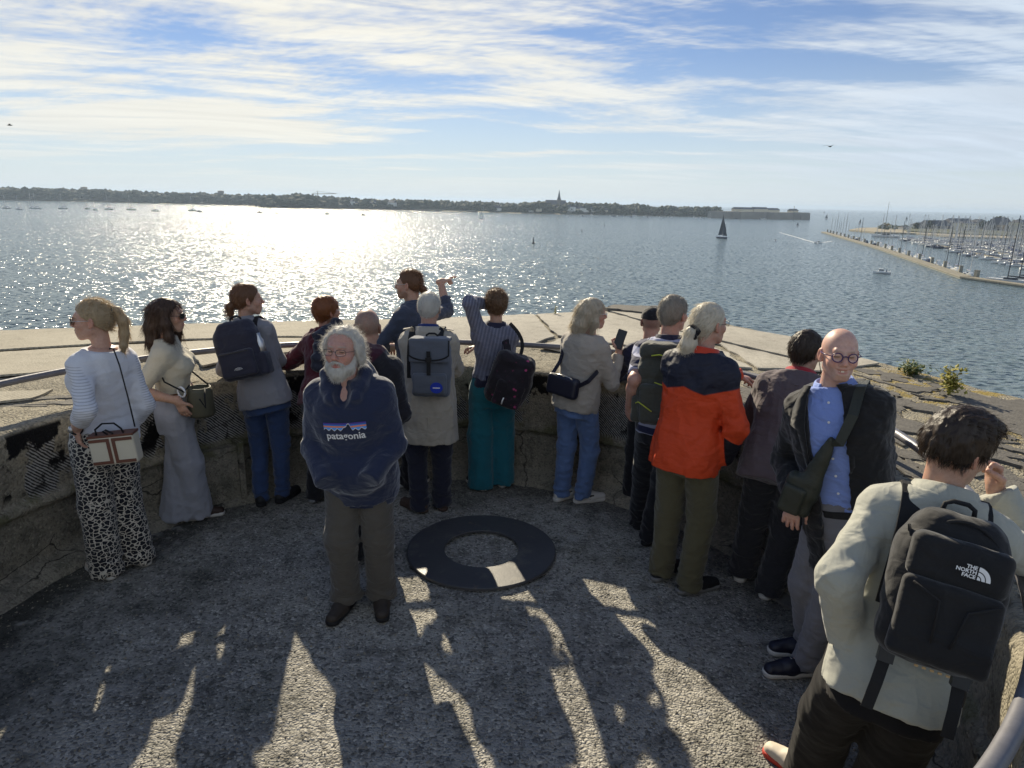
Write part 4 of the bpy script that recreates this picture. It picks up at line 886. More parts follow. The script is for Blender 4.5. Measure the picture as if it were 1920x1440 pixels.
MALE = np.array([(-.34, .160, .112, -.012), (-.1, .168, .120, -.012), (.08, .163, .117, -.008), (.3, .154, .110, .0), (.62, .172, .122, .004), (.80, .180, .112, -.006), (.92, .142, .088, -.016), (1.0, .085, .068, -.016), (1.1, .062, .060, -.006)])
FEM = np.array([(-.34, .165, .115, -.014), (-.1, .172, .124, -.016), (.08, .160, .116, -.010), (.3, .128, .096, .0), (.62, .146, .116, .012), (.80, .152, .100, -.004), (.92, .118, .078, -.012), (1.0, .072, .060, -.012), (1.1, .052, .052, -.004)])
LOOPS = 0
class Person:
    """one figure; everything is sculpted in the frame of its Empty: +Y ahead, +X to its right hand"""
    def __init__(s, label, H, yaw, feet, head, head_yaw, fem=False, w=1.0, dp=1.0, skin=(.50, .29, .21), hp=0., hr=0., tyaw=None, foot_yaw=(0, 0), pelvis=None, hs=1.0, group='visitors standing in the gun pit'):
        s.H = H; s.yaw = rad(yaw); s.fem = fem; s.skin = np.array(skin); s.base = np.array([(feet[0][0]+feet[1][0])/2, (feet[0][1]+feet[1][1])/2, 0.])
        s.root = empty('person', s.base, s.yaw); tag(s.root, label, 'person', group)
        c, q = math.cos(s.yaw), math.sin(s.yaw); s.R = np.array([(c, -q, 0), (q, c, 0), (0, 0, 1)]); s.k = H/1.75
        s.Hc = s.loc(head); hy = rad(head_yaw)-s.yaw
        M = Matrix.Rotation(hy, 3, 'Z') @ Matrix.Rotation(rad(hp), 3, 'X') @ Matrix.Rotation(rad(hr), 3, 'Y'); s.HM = np.array(M)   # columns right, ahead, up
        s.hs = hs*s.k**.5
        s.P = s.loc(pelvis) if pelvis is not None else np.array([0, 0, .535*H])
        s.N = s.Hc+A3(0, 0, -.158)*s.hs-s.HM[:, 1]*A3(1, 1, 0)*.028; s.L = np.linalg.norm(s.N-s.P); s.u = unit(s.N-s.P)
        ty = rad(tyaw)-s.yaw if tyaw is not None else 0.; f = A3(-math.sin(ty), math.cos(ty), 0); s.f = unit(f-s.u*(f@s.u)); s.r = np.cross(s.f, s.u)
        s.sec = (FEM if fem else MALE).copy(); s.sec[:, 1] *= .95*w*s.k; s.sec[:, 2:] *= .95*dp*s.k; s.w = w
        sh = (.130 if fem else .150)*s.k*(.45+.55*w)
        s.S = {sd: s.T(sd*sh, -.012, .825) for sd in (-1, 1)}
        s.E = {}; s.W = {}; s.A = {}; s.K = {}; s.Hj = {}; s.fd = {}
        for sd, ft_, fy in zip((-1, 1), feet, foot_yaw):
            a = s.loc(A3(ft_[0], ft_[1], .075*s.k)); s.A[sd] = a; s.Hj[sd] = s.P+s.r*sd*.088*s.k-A3(0, 0, .03); g = rad(fy)-s.yaw; s.fd[sd] = A3(-math.sin(g), math.cos(g), 0)
            s.K[sd] = s.ik(s.Hj[sd], a, .2395*H, .237*H, s.fd[sd]+s.f*.5)
    def loc(s, v): return s.R.T @ (np.asarray(v, float)-s.base)
    def wdir(s, v): return s.R.T @ np.asarray(v, float)
    def T(s, x, y, t): return s.P+s.r*x+s.f*y+s.u*(t*s.L)
    def ik(s, a, b, l1, l2, pole):
        v = b-a; D = np.linalg.norm(v); D2 = min(D, (l1+l2)*.999); e = unit(v); q = (l1*l1-l2*l2+D2*D2)/(2*D2); h = math.sqrt(max(l1*l1-q*q, 0)); p = np.asarray(pole, float); p = unit(p-e*(p@e)); return a+e*q*(D/D2)+p*h
    def arm(s, sd, wrist, pole, hand=True, curl=.5, palm=None, hdir=None, point=False):
        s.W[sd] = s.loc(wrist); s.E[sd] = s.ik(s.S[sd], s.W[sd], .178*s.H, .152*s.H, s.wdir(pole)); l1 = np.linalg.norm(s.W[sd]-s.E[sd])
        if l1 > .16*s.H: s.W[sd] = s.E[sd]+(s.W[sd]-s.E[sd])*.16*s.H/l1
        s.hand_cfg = getattr(s, 'hand_cfg', {}); s.hand_cfg[sd] = (hand, curl, palm, hdir, point)
    def ob(s, name, VF, mat, parent=None, smooth=True, add=None):
        V, F = VF
        if add is not None:
            for V2, F2 in add: F = np.concatenate([F, F2+len(V)]); V = np.concatenate([V, V2])
        return link(name, np_mesh(name, V, F, smooth), mat, parent or s.root)
    def torso(s, t=0., s0=-.34, s1=1.1, sec=None, e=2.3):
        sec = (s.sec if sec is None else sec); st, a_, b_, y_ = sec[:, 0], sec[:, 1]+t, sec[:, 2]+t, sec[:, 3]; xs = np.linspace(st[0], st[-1], 60)
        sm = lambda v: np.convolve(np.pad(np.interp(xs, st, v), 3, 'edge'), np.ones(7)/7, 'valid'); a_, b_, y_ = sm(a_), sm(b_), sm(y_); P, r, f, u, L = s.P, s.r, s.f, s.u, s.L
        def fn(x, y, z):
            qx, qy, qz = x-P[0], y-P[1], z-P[2]; g = (qx*u[0]+qy*u[1]+qz*u[2])/L; X = qx*r[0]+qy*r[1]+qz*r[2]; Y = qx*f[0]+qy*f[1]+qz*f[2]
            a = np.interp(g, xs, a_); b = np.interp(g, xs, b_); d = ((np.abs(X/a)**e+np.abs((Y-np.interp(g, xs, y_))/b)**e)**(1/e)-1)*np.minimum(a, b); return np.maximum(d, np.maximum((g-s1)*L, (s0-g)*L))
        c0, c1 = P+u*s0*L, P+u*s1*L; m = max(a_.max(), b_.max())+.03; return fn, np.minimum(c0, c1)-m, np.maximum(c0, c1)+m
    # ---- the body: one surface description, meshed finely where skin shows
    def body(s, h_head=.0045, beard=None, stubble=None, face='plain', arms=True, smile=False, hairless=True, wide=1.0, ears=True):
        Vs, Fs, Cs = [], [], []; off = 0
        def put(V, F, C):
            nonlocal off
            Vs.append(V); Fs.append(F+off); Cs.append(C); off += len(V)
        fd = Field(*bounds(s.P-s.u*.3, s.N, s.A[-1], s.A[1], s.K[1], s.K[-1], pad=.22), .018)
        fd.add(s.torso(-.008, -.2, 1.0))
        for sd in (-1, 1):
            fd.add(cone(s.Hj[sd], s.K[sd], .075*s.k, .05*s.k), .05); fd.add(cone(s.K[sd], s.A[sd], .048*s.k, .036*s.k), .03); fd.add(cone(s.A[sd], s.A[sd]+s.fd[sd]*.1-A3(0, 0, .03), .034, .026), .03)
            if sd in s.E: fd.add(cone(s.S[sd], s.E[sd], .040*s.k, .034*s.k), .04); fd.add(cone(s.E[sd], s.E[sd]+(s.W[sd]-s.E[sd])*(.95 if s.hand_cfg[sd][0] else .72), .034*s.k, .024*s.k), .02)
        V, F = fd.nets(); put(V, F, np.repeat(s.skin[None], len(V), 0))
        # head in its own frame
        Nh = s.HM.T @ (s.N-s.Hc)/s.hs; f = Field((-.1, -.125, -.19), (.1, .14, .13), h_head)
        f.add(ell((0, -.014, .028), (.077*wide, .098, .090))); f.add(ell((0, .026, -.035), (.060*wide, .068, .078)), .03); f.add(ell((0, .066, -.098), (.024, .020, .017)), .025)
        for q in (-1, 1):
            f.add(cone((q*.052*wide, .0, -.060), (q*.020, .066, -.100), .016, .014), .025); f.add(ell((q*.038*wide, .062, -.028), (.026, .022, .024)), .022)
        f.add(cone((-.032, .081, .025), (.032, .081, .025), .0115), .020)
        for q in (-1, 1): f.add(ell((q*.031, .098, .002), (.019, .013, .0115)), .011, 's')
        f.add(cone((0, .090, .014), (0, .113, -.028), .0075, .0115), .010); f.add(ell((0, .112, -.031), (.0125, .0115, .010)), .006)
        for q in (-1, 1): f.add(ell((q*.0125, .102, -.035), (.0085, .010, .008)), .006)
        f.add(ell((0, .074, -.068), (.034, .026, .030)), .018)
        if smile:
            
            for i in range(6): a0, a1 = -1+i/3, -1+(i+1)/3; f.add(cone((a0*.029, .101-.013*a0*a0, -.0695+.011*a0*a0), (a1*.029, .101-.013*a1*a1, -.0695+.011*a1*a1), .0085-.004*abs(a0), .0085-.004*abs(a1)), .002, 's')
            for q in (-1, 1): f.add(ell((q*.043, .072, -.034), (.016, .016, .014)), .018)
            f.add(cone((-.020, .090, -.083), (.020, .090, -.083), .006), .006)
        else:
            f.add(ell((0, .094, -.0605), (.024, .009, .0055)), .005); f.add(ell((0, .093, -.072), (.021, .009, .006)), .005); f.add(cone((-.024, .099, -.0662), (.024, .099, -.0662), .0028), .003, 's')
        if face == 'open':      # lids with a narrow slit
            for q in (-1, 1): f.add(ell((q*.031, .084, .003), (.0155, .0095, .0085)), .003); f.add(cone((q*.031-.011, .0965, .0005), (q*.031+.011, .0965, .0005), .0022), .001, 's')
        else:
            for q in (-1, 1): f.add(ell((q*.031, .084, .001), (.0145, .009, .008)), .004)
        if ears:
            for q in (-1, 1):
                a_ = unit((q*.35, -.94, 0)); R = np.array([unit((q*.94, .35, 0)), (0, 0, 1), a_]); f.add(ell((q*.081*wide, -.012, -.008), (.0085, .031, .0185), R), .006); f.add(ell((q*.090*wide, -.008, -.004), (.006, .019, .010), R), .004, 's'); f.add(ell((q*.078*wide, -.004, -.034), (.008, .009, .009)), .005)
        f.add(cone((0, -.022, -.04), Nh-A3(0, 0, .02), .054 if not s.fem else .046, (.062 if not s.fem else .052)), .025)
        V, F = f.nets(); x, y, z = V.T
        C = np.repeat(s.skin[None], len(V), 0); g = lambda c, r_: np.clip(1.25-np.sqrt((((V-np.array(c))/np.array(r_))**2).sum(1)), 0, 1)[:, None]
        red = s.skin*np.array([1.02, .70, .66])
        for c_, r_, am in (((.042, .075, -.028), (.030, .05, .024), .55), ((-.042, .075, -.028), (.030, .05, .024), .55), ((0, .11, -.028), (.016, .03, .02), .6), ((.084, -.01, -.01), (.02, .03, .04), .7), ((-.084, -.01, -.01), (.02, .03, .04), .7)): k_ = g(c_, r_)*am; C = C*(1-k_)+red*k_
        lip = s.skin*np.array([.82, .45, .44])
        for c_, r_ in (((0, .097, -.060), (.023, .02, .006)), ((0, .097, -.0725), (.021, .02, .0068))): k_ = np.clip(g(c_, r_)*2.2, 0, 1)*.8; C = C*(1-k_)+lip*k_
        if face == 'open':
            for q in (-1, 1): k_ = np.clip(g((q*.031, .094, .0005), (.0125, .02, .0028))*3, 0, 1); C = C*(1-k_)+np.array([.035, .02, .015])*k_
        br = getattr(s, 'brow', None)
        if br is not None:
            for q in (-1, 1): k_ = np.clip(g((q*.033, .092, .0245), (.020, .03, .0045))*2, 0, 1)*.75; C = C*(1-k_)+np.array(br)*k_
        if stubble is not None:
            col_, zone, am = stubble
            k_ = (np.clip((zone(x, y, z))*60, 0, 1)*am)[:, None]; C = C*(1-k_)+np.array(col_)*k_
        put((V*s.hs) @ s.HM.T+s.Hc, F, C)
        # arms and hands
        if arms:
            for sd in s.E:
                hand, curl, palm, hdir, point = s.hand_cfg[sd]
                if not hand and not getattr(s, 'bare', False): continue
                W, E = s.W[sd], s.E[sd]; d = unit(W-E) if hdir is None else unit(s.wdir(hdir)); lo, hi = bounds(E, W, W+d*.2, pad=.07)
                if getattr(s, 'bare', False): lo, hi = bounds(s.S[sd], E, W, W+d*.2, pad=.07)
                f = Field(lo, hi, .0045); 
                if getattr(s, 'bare', False): f.add(cone(s.S[sd], E, .050*s.k, .040*s.k))
                f.add(cone(E, E+(W-E)*.35, .040*s.k, .040*s.k), .02); f.add(cone(E+(W-E)*.3, W, .040*s.k, .026*s.k), .02)
                if hand: s.hand(f, W, d, s.wdir(palm) if palm is not None else -s.f, sd, curl, point)
                V, F = f.nets(); C = np.repeat(s.skin[None], len(V), 0); dist = np.clip((np.linalg.norm(V-W, axis=1)-.05)*8, 0, 1)[:, None]*((V-W) @ d > .03)[:, None]*.35; C = C*(1-dist)+red*dist; put(V, F, C)
        V = np.concatenate(Vs); o_ = link('body', np_mesh('body', V, np.concatenate(Fs)), MATS['skin'], s.root); a_ = o_.data.color_attributes.new('pigment', 'FLOAT_COLOR', 'POINT')
        C = np.concatenate(Cs); a_.data.foreach_set('color', np.concatenate([C, np.ones((len(C), 1))], 1).astype(np.float32).ravel())
        return o_
    def hand(s, f, W, d, n_, sd, curl, point):
        n_ = unit(n_-d*(n_@d)); th = np.cross(d, n_)*sd; z = s.k**.5*(.93 if s.fem else 1.0)
        f.add(cone(W-d*.02, W+d*.02*z, .024*z, .024*z, (th, 1.2)), .012); f.add(cone(W+d*.02*z, W+d*.082*z, .0165*z, .0155*z, (th, 2.4)), .012)
        for i, (o_, l_) in enumerate(zip((.031, .0105, -.0105, -.030), (.071, .080, .075, .058))):
            p = W+d*(.088-.004*abs(i-1.3))*z+th*o_*z; ang = 0.; c_ = (.06 if point and i == 0 else (1.45 if point else curl))*(1+.08*i)
            for k_, q in enumerate((.48, .30, .22)):
                ang += c_*(.75 if k_ == 0 else 1.0); dr = unit(d*math.cos(ang)+n_*math.sin(ang)+th*(.05*(1.2-i))); p2 = p+dr*l_*q*z; f.add(cone(p, p2, (.0098-.0008*k_)*z, (.0091-.0009*k_)*z), .003 if k_ else .006); p = p2
        p = W+d*.026*z+th*.026*z; c_ = max(curl, .25)
        for k_, (dr, l_) in enumerate(((d*.62+th*.68+n_*.35, .042), (d*.80+th*(.45-.4*c_)+n_*(.3+.4*c_), .034), (d*.85+th*(.2-.6*c_)+n_*(.3+.5*c_), .026))):
            p2 = p+unit(dr)*l_*z; f.add(cone(p, p2, (.0125-.0012*k_)*z, (.0112-.0012*k_)*z), .008 if k_ == 0 else .003); p = p2
    # ---- garments
    def top(s, name, mat, t=.014, hem=-.3, flare=1.0, sleeve=(.060, .053, .042), cuff=1.93, neck=1.0, h=.0095, fold=.010, fs=(7, 7, 11), mods=None, sec=None, k=.045, sd=0, open_hem=None, arms=(-1, 1)):
        sc_ = (s.sec if sec is None else sec).copy(); g = np.clip((.3-sc_[:, 0])/(.3-hem+1e-6), 0, 1); sc_[:, 1] *= 1+(flare-1)*g; sc_[:, 2] *= 1+(flare-1)*g
        if hem < sc_[0, 0]: sc_ = np.vstack([[hem-.1, sc_[0, 1]*(1+.15*(flare-1)), sc_[0, 2]*(1+.15*(flare-1)), sc_[0, 3]], sc_])
        pts = [s.T(0, 0, hem), s.N]+[s.S[q] for q in (-1, 1)]+[s.E[q] for q in s.E]+[s.W[q] for q in s.W]; f = Field(*bounds(*pts, pad=.26), h)
        f.add(s.torso(t, hem, min(neck, 1.1), sc_))
        for q in s.E:
            if q not in arms: continue
            S, E, W = s.S[q], s.E[q], s.W[q]; r0, r1, r2 = [v*s.k*q_ for v, q_ in zip(sleeve, (.84, .80, .86))]
            f.add(cone(S-s.r*q*.03, S, r0*.95, r0), k)
            if cuff > 1: e = E+(W-E)*(cuff-1); f.add(cone(S, E, r0, r1), k); f.add(cone(E, e, r1*1.02, r1+(r2-r1)*(cuff-1)), .03)
            else: e = S+(E-S)*cuff; f.add(cone(S, e, r0, r0+(r1-r0)*cuff), k)
            # square off the cuff
            dd = unit(W-E) if cuff > 1 else unit(E-S); x = f
            lo, hi = bounds(e, pad=.11); sl_ = x._sl(lo, hi, 0); X = x.ax[0][sl_[0]][:, None, None]; Y = x.ax[1][sl_[1]][None, :, None]; Z = x.ax[2][sl_[2]][None, None, :]
            pl = (X-e[0])*dd[0]+(Y-e[1])*dd[1]+(Z-e[2])*dd[2]; near = np.sqrt((X-e[0])**2+(Y-e[1])**2+(Z-e[2])**2) < .105
            tor = s.torso(t, hem, min(neck, 1.1), sc_)[0](X, Y, Z); sub = x.d[sl_]; cutm = near & (pl > -.03) & (tor > .012); x.d[sl_] = np.where(cutm, np.maximum(sub, pl), sub)
        if mods: mods(f)
        fs_ = np.array(fs); S_ = sd*3.7
        def disp(P):
            q = P*fs_; n1 = pnoise(q+S_); n2 = pnoise(q*2.1+S_+5); n3 = pnoise((P+.25*np.stack([P[:, 2], P[:, 2], P[:, 0]], 1))*fs_*np.array((1.6, 1.6, .8))+S_*2); n4 = pnoise((P-.2*np.stack([P[:, 2], P[:, 2], P[:, 1]], 1))*fs_*2.9+S_+11); D = fold*(.45*(1-2.2*np.abs(n1))+.40*(1-2.2*np.abs(n3))+.25*n2+.26*(1-2.6*np.abs(n4)))
            for a in s.E:      # bunched cloth at the elbows
                e = s.E[a]; ww = np.exp(-((P-e)**2).sum(1)/.10**2); D = D+ww*fold*.38*np.sin(((P-e) @ unit(s.W[a]-s.S[a]))*80+7*n1+3*n2)
            return D*-1
        return s.ob(name, f.nets(disp if fold else None), mat)
    def trousers(s, mat, rs=(.098, .078, .070), t=.012, top=.1, hemz=.03, h=.0095, fold=.011, fs=(6, 6, 13), stack=.012, sd=0, name='trousers', mods=None):
        f = Field(*bounds(s.P, s.Hj[-1], s.Hj[1], s.K[-1], s.K[1], s.A[-1], s.A[1], pad=.17), h); f.add(s.torso(t, -.30, top))
        for q in (-1, 1):
            H_, K, A = s.Hj[q], s.K[q], s.A[q]+A3(0, 0, -.03)-s.fd[q]*.008; f.add(cone(H_, K, rs[0]*s.k, rs[1]*s.k), .022); f.add(cone(K, A, rs[1]*s.k, rs[2]*s.k), .03)
            f.add(ell(H_-s.f*.05+A3(0, 0, .01), (.085*s.k, .075*s.k, .095*s.k)), .03)
        if mods: mods(f)
        f.cut(lambda x, y, z: hemz-z+0*x+0*y); fs_ = np.array(fs)
        def disp(P):
            n1 = pnoise(P*fs_+sd*5.1); n2 = pnoise(P*fs_*2.3+sd+9); n3 = pnoise(P*fs_[[2, 1, 0]]*np.array((.5, 1, .75))+sd*2.3+4); n4 = pnoise((P+.25*np.stack([P[:, 2], -P[:, 2], P[:, 0]], 1))*np.array((14, 14, 14))+sd); D = fold*(.55*(1-2.2*np.abs(n1))+.35*(1-2.2*np.abs(n3))+.3*n2+.28*(1-2.6*np.abs(n4))); low = np.clip((.32-P[:, 2])/.28, 0, 1)
            kn = np.exp(-((P[:, 2]-s.K[1][2])/.09)**2); return -(D*(.55+.5*low+.4*kn)+.55*stack*low*np.sin(P[:, 2]*62+9*n1+5*n3))
        return s.ob(name, f.nets(disp), mat)
    def shoes(s, upper, sole, h=.006, sz=1.0, boot=0., sock=None, tilt=0.):
        for q in (-1, 1):
            A = s.A[q]; d = s.fd[q]; sd_ = np.cross(d, A3(0, 0, 1)); z = s.k*sz; b = A*A3(1, 1, 0)
            lo, hi = bounds(b-d*.1, b+d*.24, b+A3(0, 0, .16), pad=.06); f = Field(lo, hi, h)
            f.add(cone(b-d*.045*z+A3(0, 0, .045), b+d*.07*z+A3(0, 0, .047), .036*z, .040*z)); f.add(cone(b+d*.07*z+A3(0, 0, .042), b+d*.165*z+A3(0, 0, .036), .042*z, .031*z, (sd_, 1.15)), .02)
            f.add(cone(b-d*.02*z+A3(0, 0, .05), b-d*.015*z+A3(0, 0, .085+boot), .036*z, .036*z), .03); f.cut(lambda X, Y, Z: .018-Z+0*X+0*Y); f.cut(lambda X, Y, Z: Z-(.098+boot)+0*X+0*Y)
            sh = s.ob('shoe', f.nets(lambda P: .003*pnoise(P*30)), upper); f = Field(lo, hi, h)
            f.add(cone(b-d*.048*z+A3(0, 0, .02), b+d*.05*z+A3(0, 0, .02), .040*z, .040*z)); f.add(cone(b+d*.05*z+A3(0, 0, .02), b+d*.165*z+A3(0, 0, .02), .041*z, .036*z, (sd_, 1.12)), .01); f.cut(lambda X, Y, Z: np.abs(Z-.016)-.0145+0*X+0*Y)
            s.ob('sole', f.nets(), sole, sh)
            if boot == 0:      # laces
                b2 = MB()
                for k_ in range(4): c_ = b+d*(.045+.022*k_)*z+A3(0, 0, (.088-.0045*k_*k_*.6)*z); b2.tube([c_-sd_*.02*z-A3(0, 0, .006), c_, c_+sd_*.02*z-A3(0, 0, .006)], .0028, 5)
                b2.obj('laces', sole, sh, True)
    def collar(s, mat, r=.074, hgt=.045, t0=.985, gap=.35, lean=.25, name='collar', thick=.006, stand=.5):
        """turned shirt collar: a stand with a fall, open at the throat"""
        b = MB(); N_ = 40; V = []; an = np.linspace(gap, 2*math.pi-gap, N_); k = s.k
        for a in an:
            dx, dy = math.sin(a), math.cos(a); back = .5-.5*dy; up_ = hgt*(.6+.4*back)
            for rr_, zz_ in ((r*1.0, -.02), (r*.98, up_), (r*1.10, up_*.95), (r*(1.22+.18*lean), -.006+.012*back)): V.append(s.T(dx*rr_*k*1.05, dy*rr_*k*.95-.016*k, t0)+s.u*zz_)
        b.add(V, [(i*4+j, (i+1)*4+j, (i+1)*4+j+1, i*4+j+1) for i in range(N_-1) for j in range(3)]+[(0, 1, 2, 3), tuple(reversed([(N_-1)*4+j for j in range(4)]))]); return b.obj(name, mat, s.root, True)
    # ---- hair, beards (head frame)
    def hx(s, V): return (V*s.hs) @ s.HM.T+s.Hc
    def hair(s, mat, line=None, th=.010, n=900, ln=(.03, .06), w=.0016, curl=.5, flow=None, lift=.25, drop=.4, extra=None, wob=.004, sd=0, h=.005, name='hair', lo=(-.13, -.2, -.3), hi=(.13, .15, .15), freq=(45, 45, 9), cap=True, mask=None, wide=1.0, rad_=None):
        line = line or [(-.12, -.075), (-.05, -.06), (-.02, -.03), (.02, -.01), (.045, .03), (.075, .072), (.12, .085)]
        f = Field(lo, hi, h); ly = np.array([q[0] for q in line]); lz = np.array([q[1] for q in line])
        if cap:
            R = rad_ or (.077*wide+th, .098+th, .090+th); f.add(ell((0, -.014, .028), R)); f.add(cone((0, -.045, -.02), (0, -.05, -.06), .058+th*.7, .045), .03)
            f.cut(lambda x, y, z: np.interp(y, ly, lz)-z+0*x)
        if extra: extra(f)
        V, F = f.nets(lambda P: wob*(pnoise(P*np.array(freq)+sd)+.6*pnoise(P*np.array(freq)*2.2+sd+4))); Nn = vnormals(V, F); r = np.random.default_rng(sd+50); ids = r.integers(0, len(V), int(n*2.2))
        if mask is not None: ids = ids[mask(V[ids])]
        P0 = V[ids]-Nn[ids]*.003; fl = flow(P0, Nn[ids]) if flow else np.stack([P0[:, 0]*.5, -.4-0*P0[:, 1], -1+0*P0[:, 2]], 1); fl = fl/(np.linalg.norm(fl, axis=1, keepdims=True)+1e-9); fl = fl-Nn[ids]*(fl*Nn[ids]).sum(1, keepdims=True)*.9; fl = fl/(np.linalg.norm(fl, axis=1, keepdims=True)+1e-9)+Nn[ids]*lift*.7
        rv, rf_ = ribbons(P0, fl, r.uniform(ln[0], ln[1], len(ids))*.9, r.uniform(.35, .75, len(ids))*w, 4, curl*.8, drop, sd); F = np.concatenate([F, rf_+len(V)]); V = np.concatenate([V, rv])
        return link(name, np_mesh(name, s.hx(V), F), mat, s.root)
    def glasses(s, frame, lens, r=(.021, .016), rnd=False, thick=.0018, y=.112, z=.0, bridge=.008, name='glasses', tint=True):
        b = MB(); g = empty(name, (0, 0, 0)); g.parent = s.root; c0 = .033
        def pt(x, yy, zz_): return s.hx(np.array([[x, yy, zz_]]))[0]
        for q in (-1, 1):
            P_ = []
            for k in range(25):
                a = 2*math.pi*k/24; ex = 1 if rnd else 2.8; cx_, cz_ = math.copysign(abs(math.cos(a))**(2/ex if not rnd else 1), math.cos(a)), math.copysign(abs(math.sin(a))**(2/ex if not rnd else 1), math.sin(a)); P_.append(pt(q*c0+cx_*r[0], y-.012*abs(cx_*(cx_*q > 0)), z+cz_*r[1]))
            b.tube(P_, thick, 6, cap=False); b.tube([pt(q*(c0+r[0]), y-.012, z+.004), pt(q*.078, .07, z+.006), pt(q*.083, -.005, z+.008)], thick*.9, 6)
            if lens is not None: l_ = MB(); l_.add([p for p in P_[:-1]], [tuple(range(24))]); l_.obj('lens', lens, g)
        b.tube([pt(-c0+r[0], y, z+.004), pt(0, y+.004, z+.007), pt(c0-r[0], y, z+.004)], thick, 6); b.obj('frame', frame, g, True); return g
    def place(s, name, label, cat, x, y, t, group=None):
        """a carried thing with its own Empty, axes as the wearer's back: +X right, +Y towards the wearer's chest, +Z up the spine"""
        M = Matrix([[*s.R[i]] for i in range(3)]); A = np.stack([s.r, s.f, s.u], 1); W = s.R @ A; p = s.base+s.R @ s.T(x, y, t)
        o_ = bpy.data.objects.new(name, None); COL.objects.link(o_); o_.empty_display_size = .1
        Mw = Matrix(((W[0][0], W[0][1], W[0][2], p[0]), (W[1][0], W[1][1], W[1][2], p[1]), (W[2][0], W[2][1], W[2][2], p[2]), (0, 0, 0, 1))); o_.matrix_world = Mw; tag(o_, label, cat, group)
        o0 = s.T(x, y, t); s.cf = lambda v: np.array([(np.asarray(v)-o0) @ s.r, (np.asarray(v)-o0) @ s.f, (np.asarray(v)-o0) @ s.u])   # person frame -> carried frame
        return o_
    def shoulder_path(s, x0, x1, back_t, front_t, out=.03, pts=9):
        """a line over the shoulder in person coordinates, from low on the back to low on the chest"""
        sec = s.sec; P_ = []
        for i in range(pts):
            a = math.pi*i/(pts-1); tt = (back_t if i < pts/2 else front_t); base = .93; t_ = tt+(base-tt)*math.sin(a)**.6; b_ = np.interp(t_, sec[:, 0], sec[:, 2])+out; yo = np.interp(t_, sec[:, 0], sec[:, 3]); x_ = x0+(x1-x0)*math.sin(a); P_.append(s.T(x_, yo-math.cos(a)*b_*1.0, t_)+s.u*out*.8*math.sin(a))
        return P_
def sdf_obj(name, F, mat, parent, disp=None): V, Q = F.nets(disp); return link(name, np_mesh(name, V, Q), mat, parent)
def strap(name, pts, w, th, mat, parent, face=(0, 0, 1)):
    """flat webbing along points; face = rough outward direction per point or one vector"""
    b = MB(); P_ = [np.array(p, float) for p in pts]; V = []
    for i, p in enumerate(P_):
        t = unit(P_[min(i+1, len(P_)-1)]-P_[max(i-1, 0)]); fa = np.array(face[i] if isinstance(face, list) else face, float); sd_ = unit(np.cross(t, fa)); nn = unit(np.cross(sd_, t))
        V += [p-sd_*w/2-nn*th/2, p+sd_*w/2-nn*th/2, p+sd_*w/2+nn*th/2, p-sd_*w/2+nn*th/2]
    k = len(P_); b.add(V, [(i*4+j, i*4+(j+1) % 4, (i+1)*4+(j+1) % 4, (i+1)*4+j) for i in range(k-1) for j in range(4)]+[(3, 2, 1, 0), ((k-1)*4, (k-1)*4+1, (k-1)*4+2, (k-1)*4+3)]); return b.obj(name, mat, parent, False)
def project_on(target, V, axis, off):
    """drop points onto a mesh along an axis so print follows the cloth"""
    me = target.data; vs = np.empty(len(me.vertices)*3, np.float32); me.vertices.foreach_get('co', vs); vs = vs.reshape(-1, 3); bvh = BVHTree.FromPolygons([Vector(v) for v in vs], [tuple(p.vertices) for p in me.polygons]); out = []
    ax = Vector(axis)
    for v in V:
        hit = bvh.ray_cast(Vector(v)-ax*.4, ax); out.append(np.array(hit[0]-ax*off) if hit[0] is not None else np.array(v))
    return np.array(out)
def text_mesh(txt, size, bold=.0):
    cu = bpy.data.curves.new('t', 'FONT'); cu.body = txt; cu.size = size; cu.align_x = 'CENTER'; cu.offset = bold; cu.resolution_u = 3; ob_ = bpy.data.objects.new('t', cu); COL.objects.link(ob_); dg = bpy.context.evaluated_depsgraph_get(); dg.update()
    me = bpy.data.meshes.new_from_object(ob_.evaluated_get(dg)); V = np.array([v.co[:] for v in me.vertices]); F = [tuple(p.vertices) for p in me.polygons]; bpy.data.objects.remove(ob_); bpy.data.curves.remove(cu); bpy.data.meshes.remove(me); return V, F
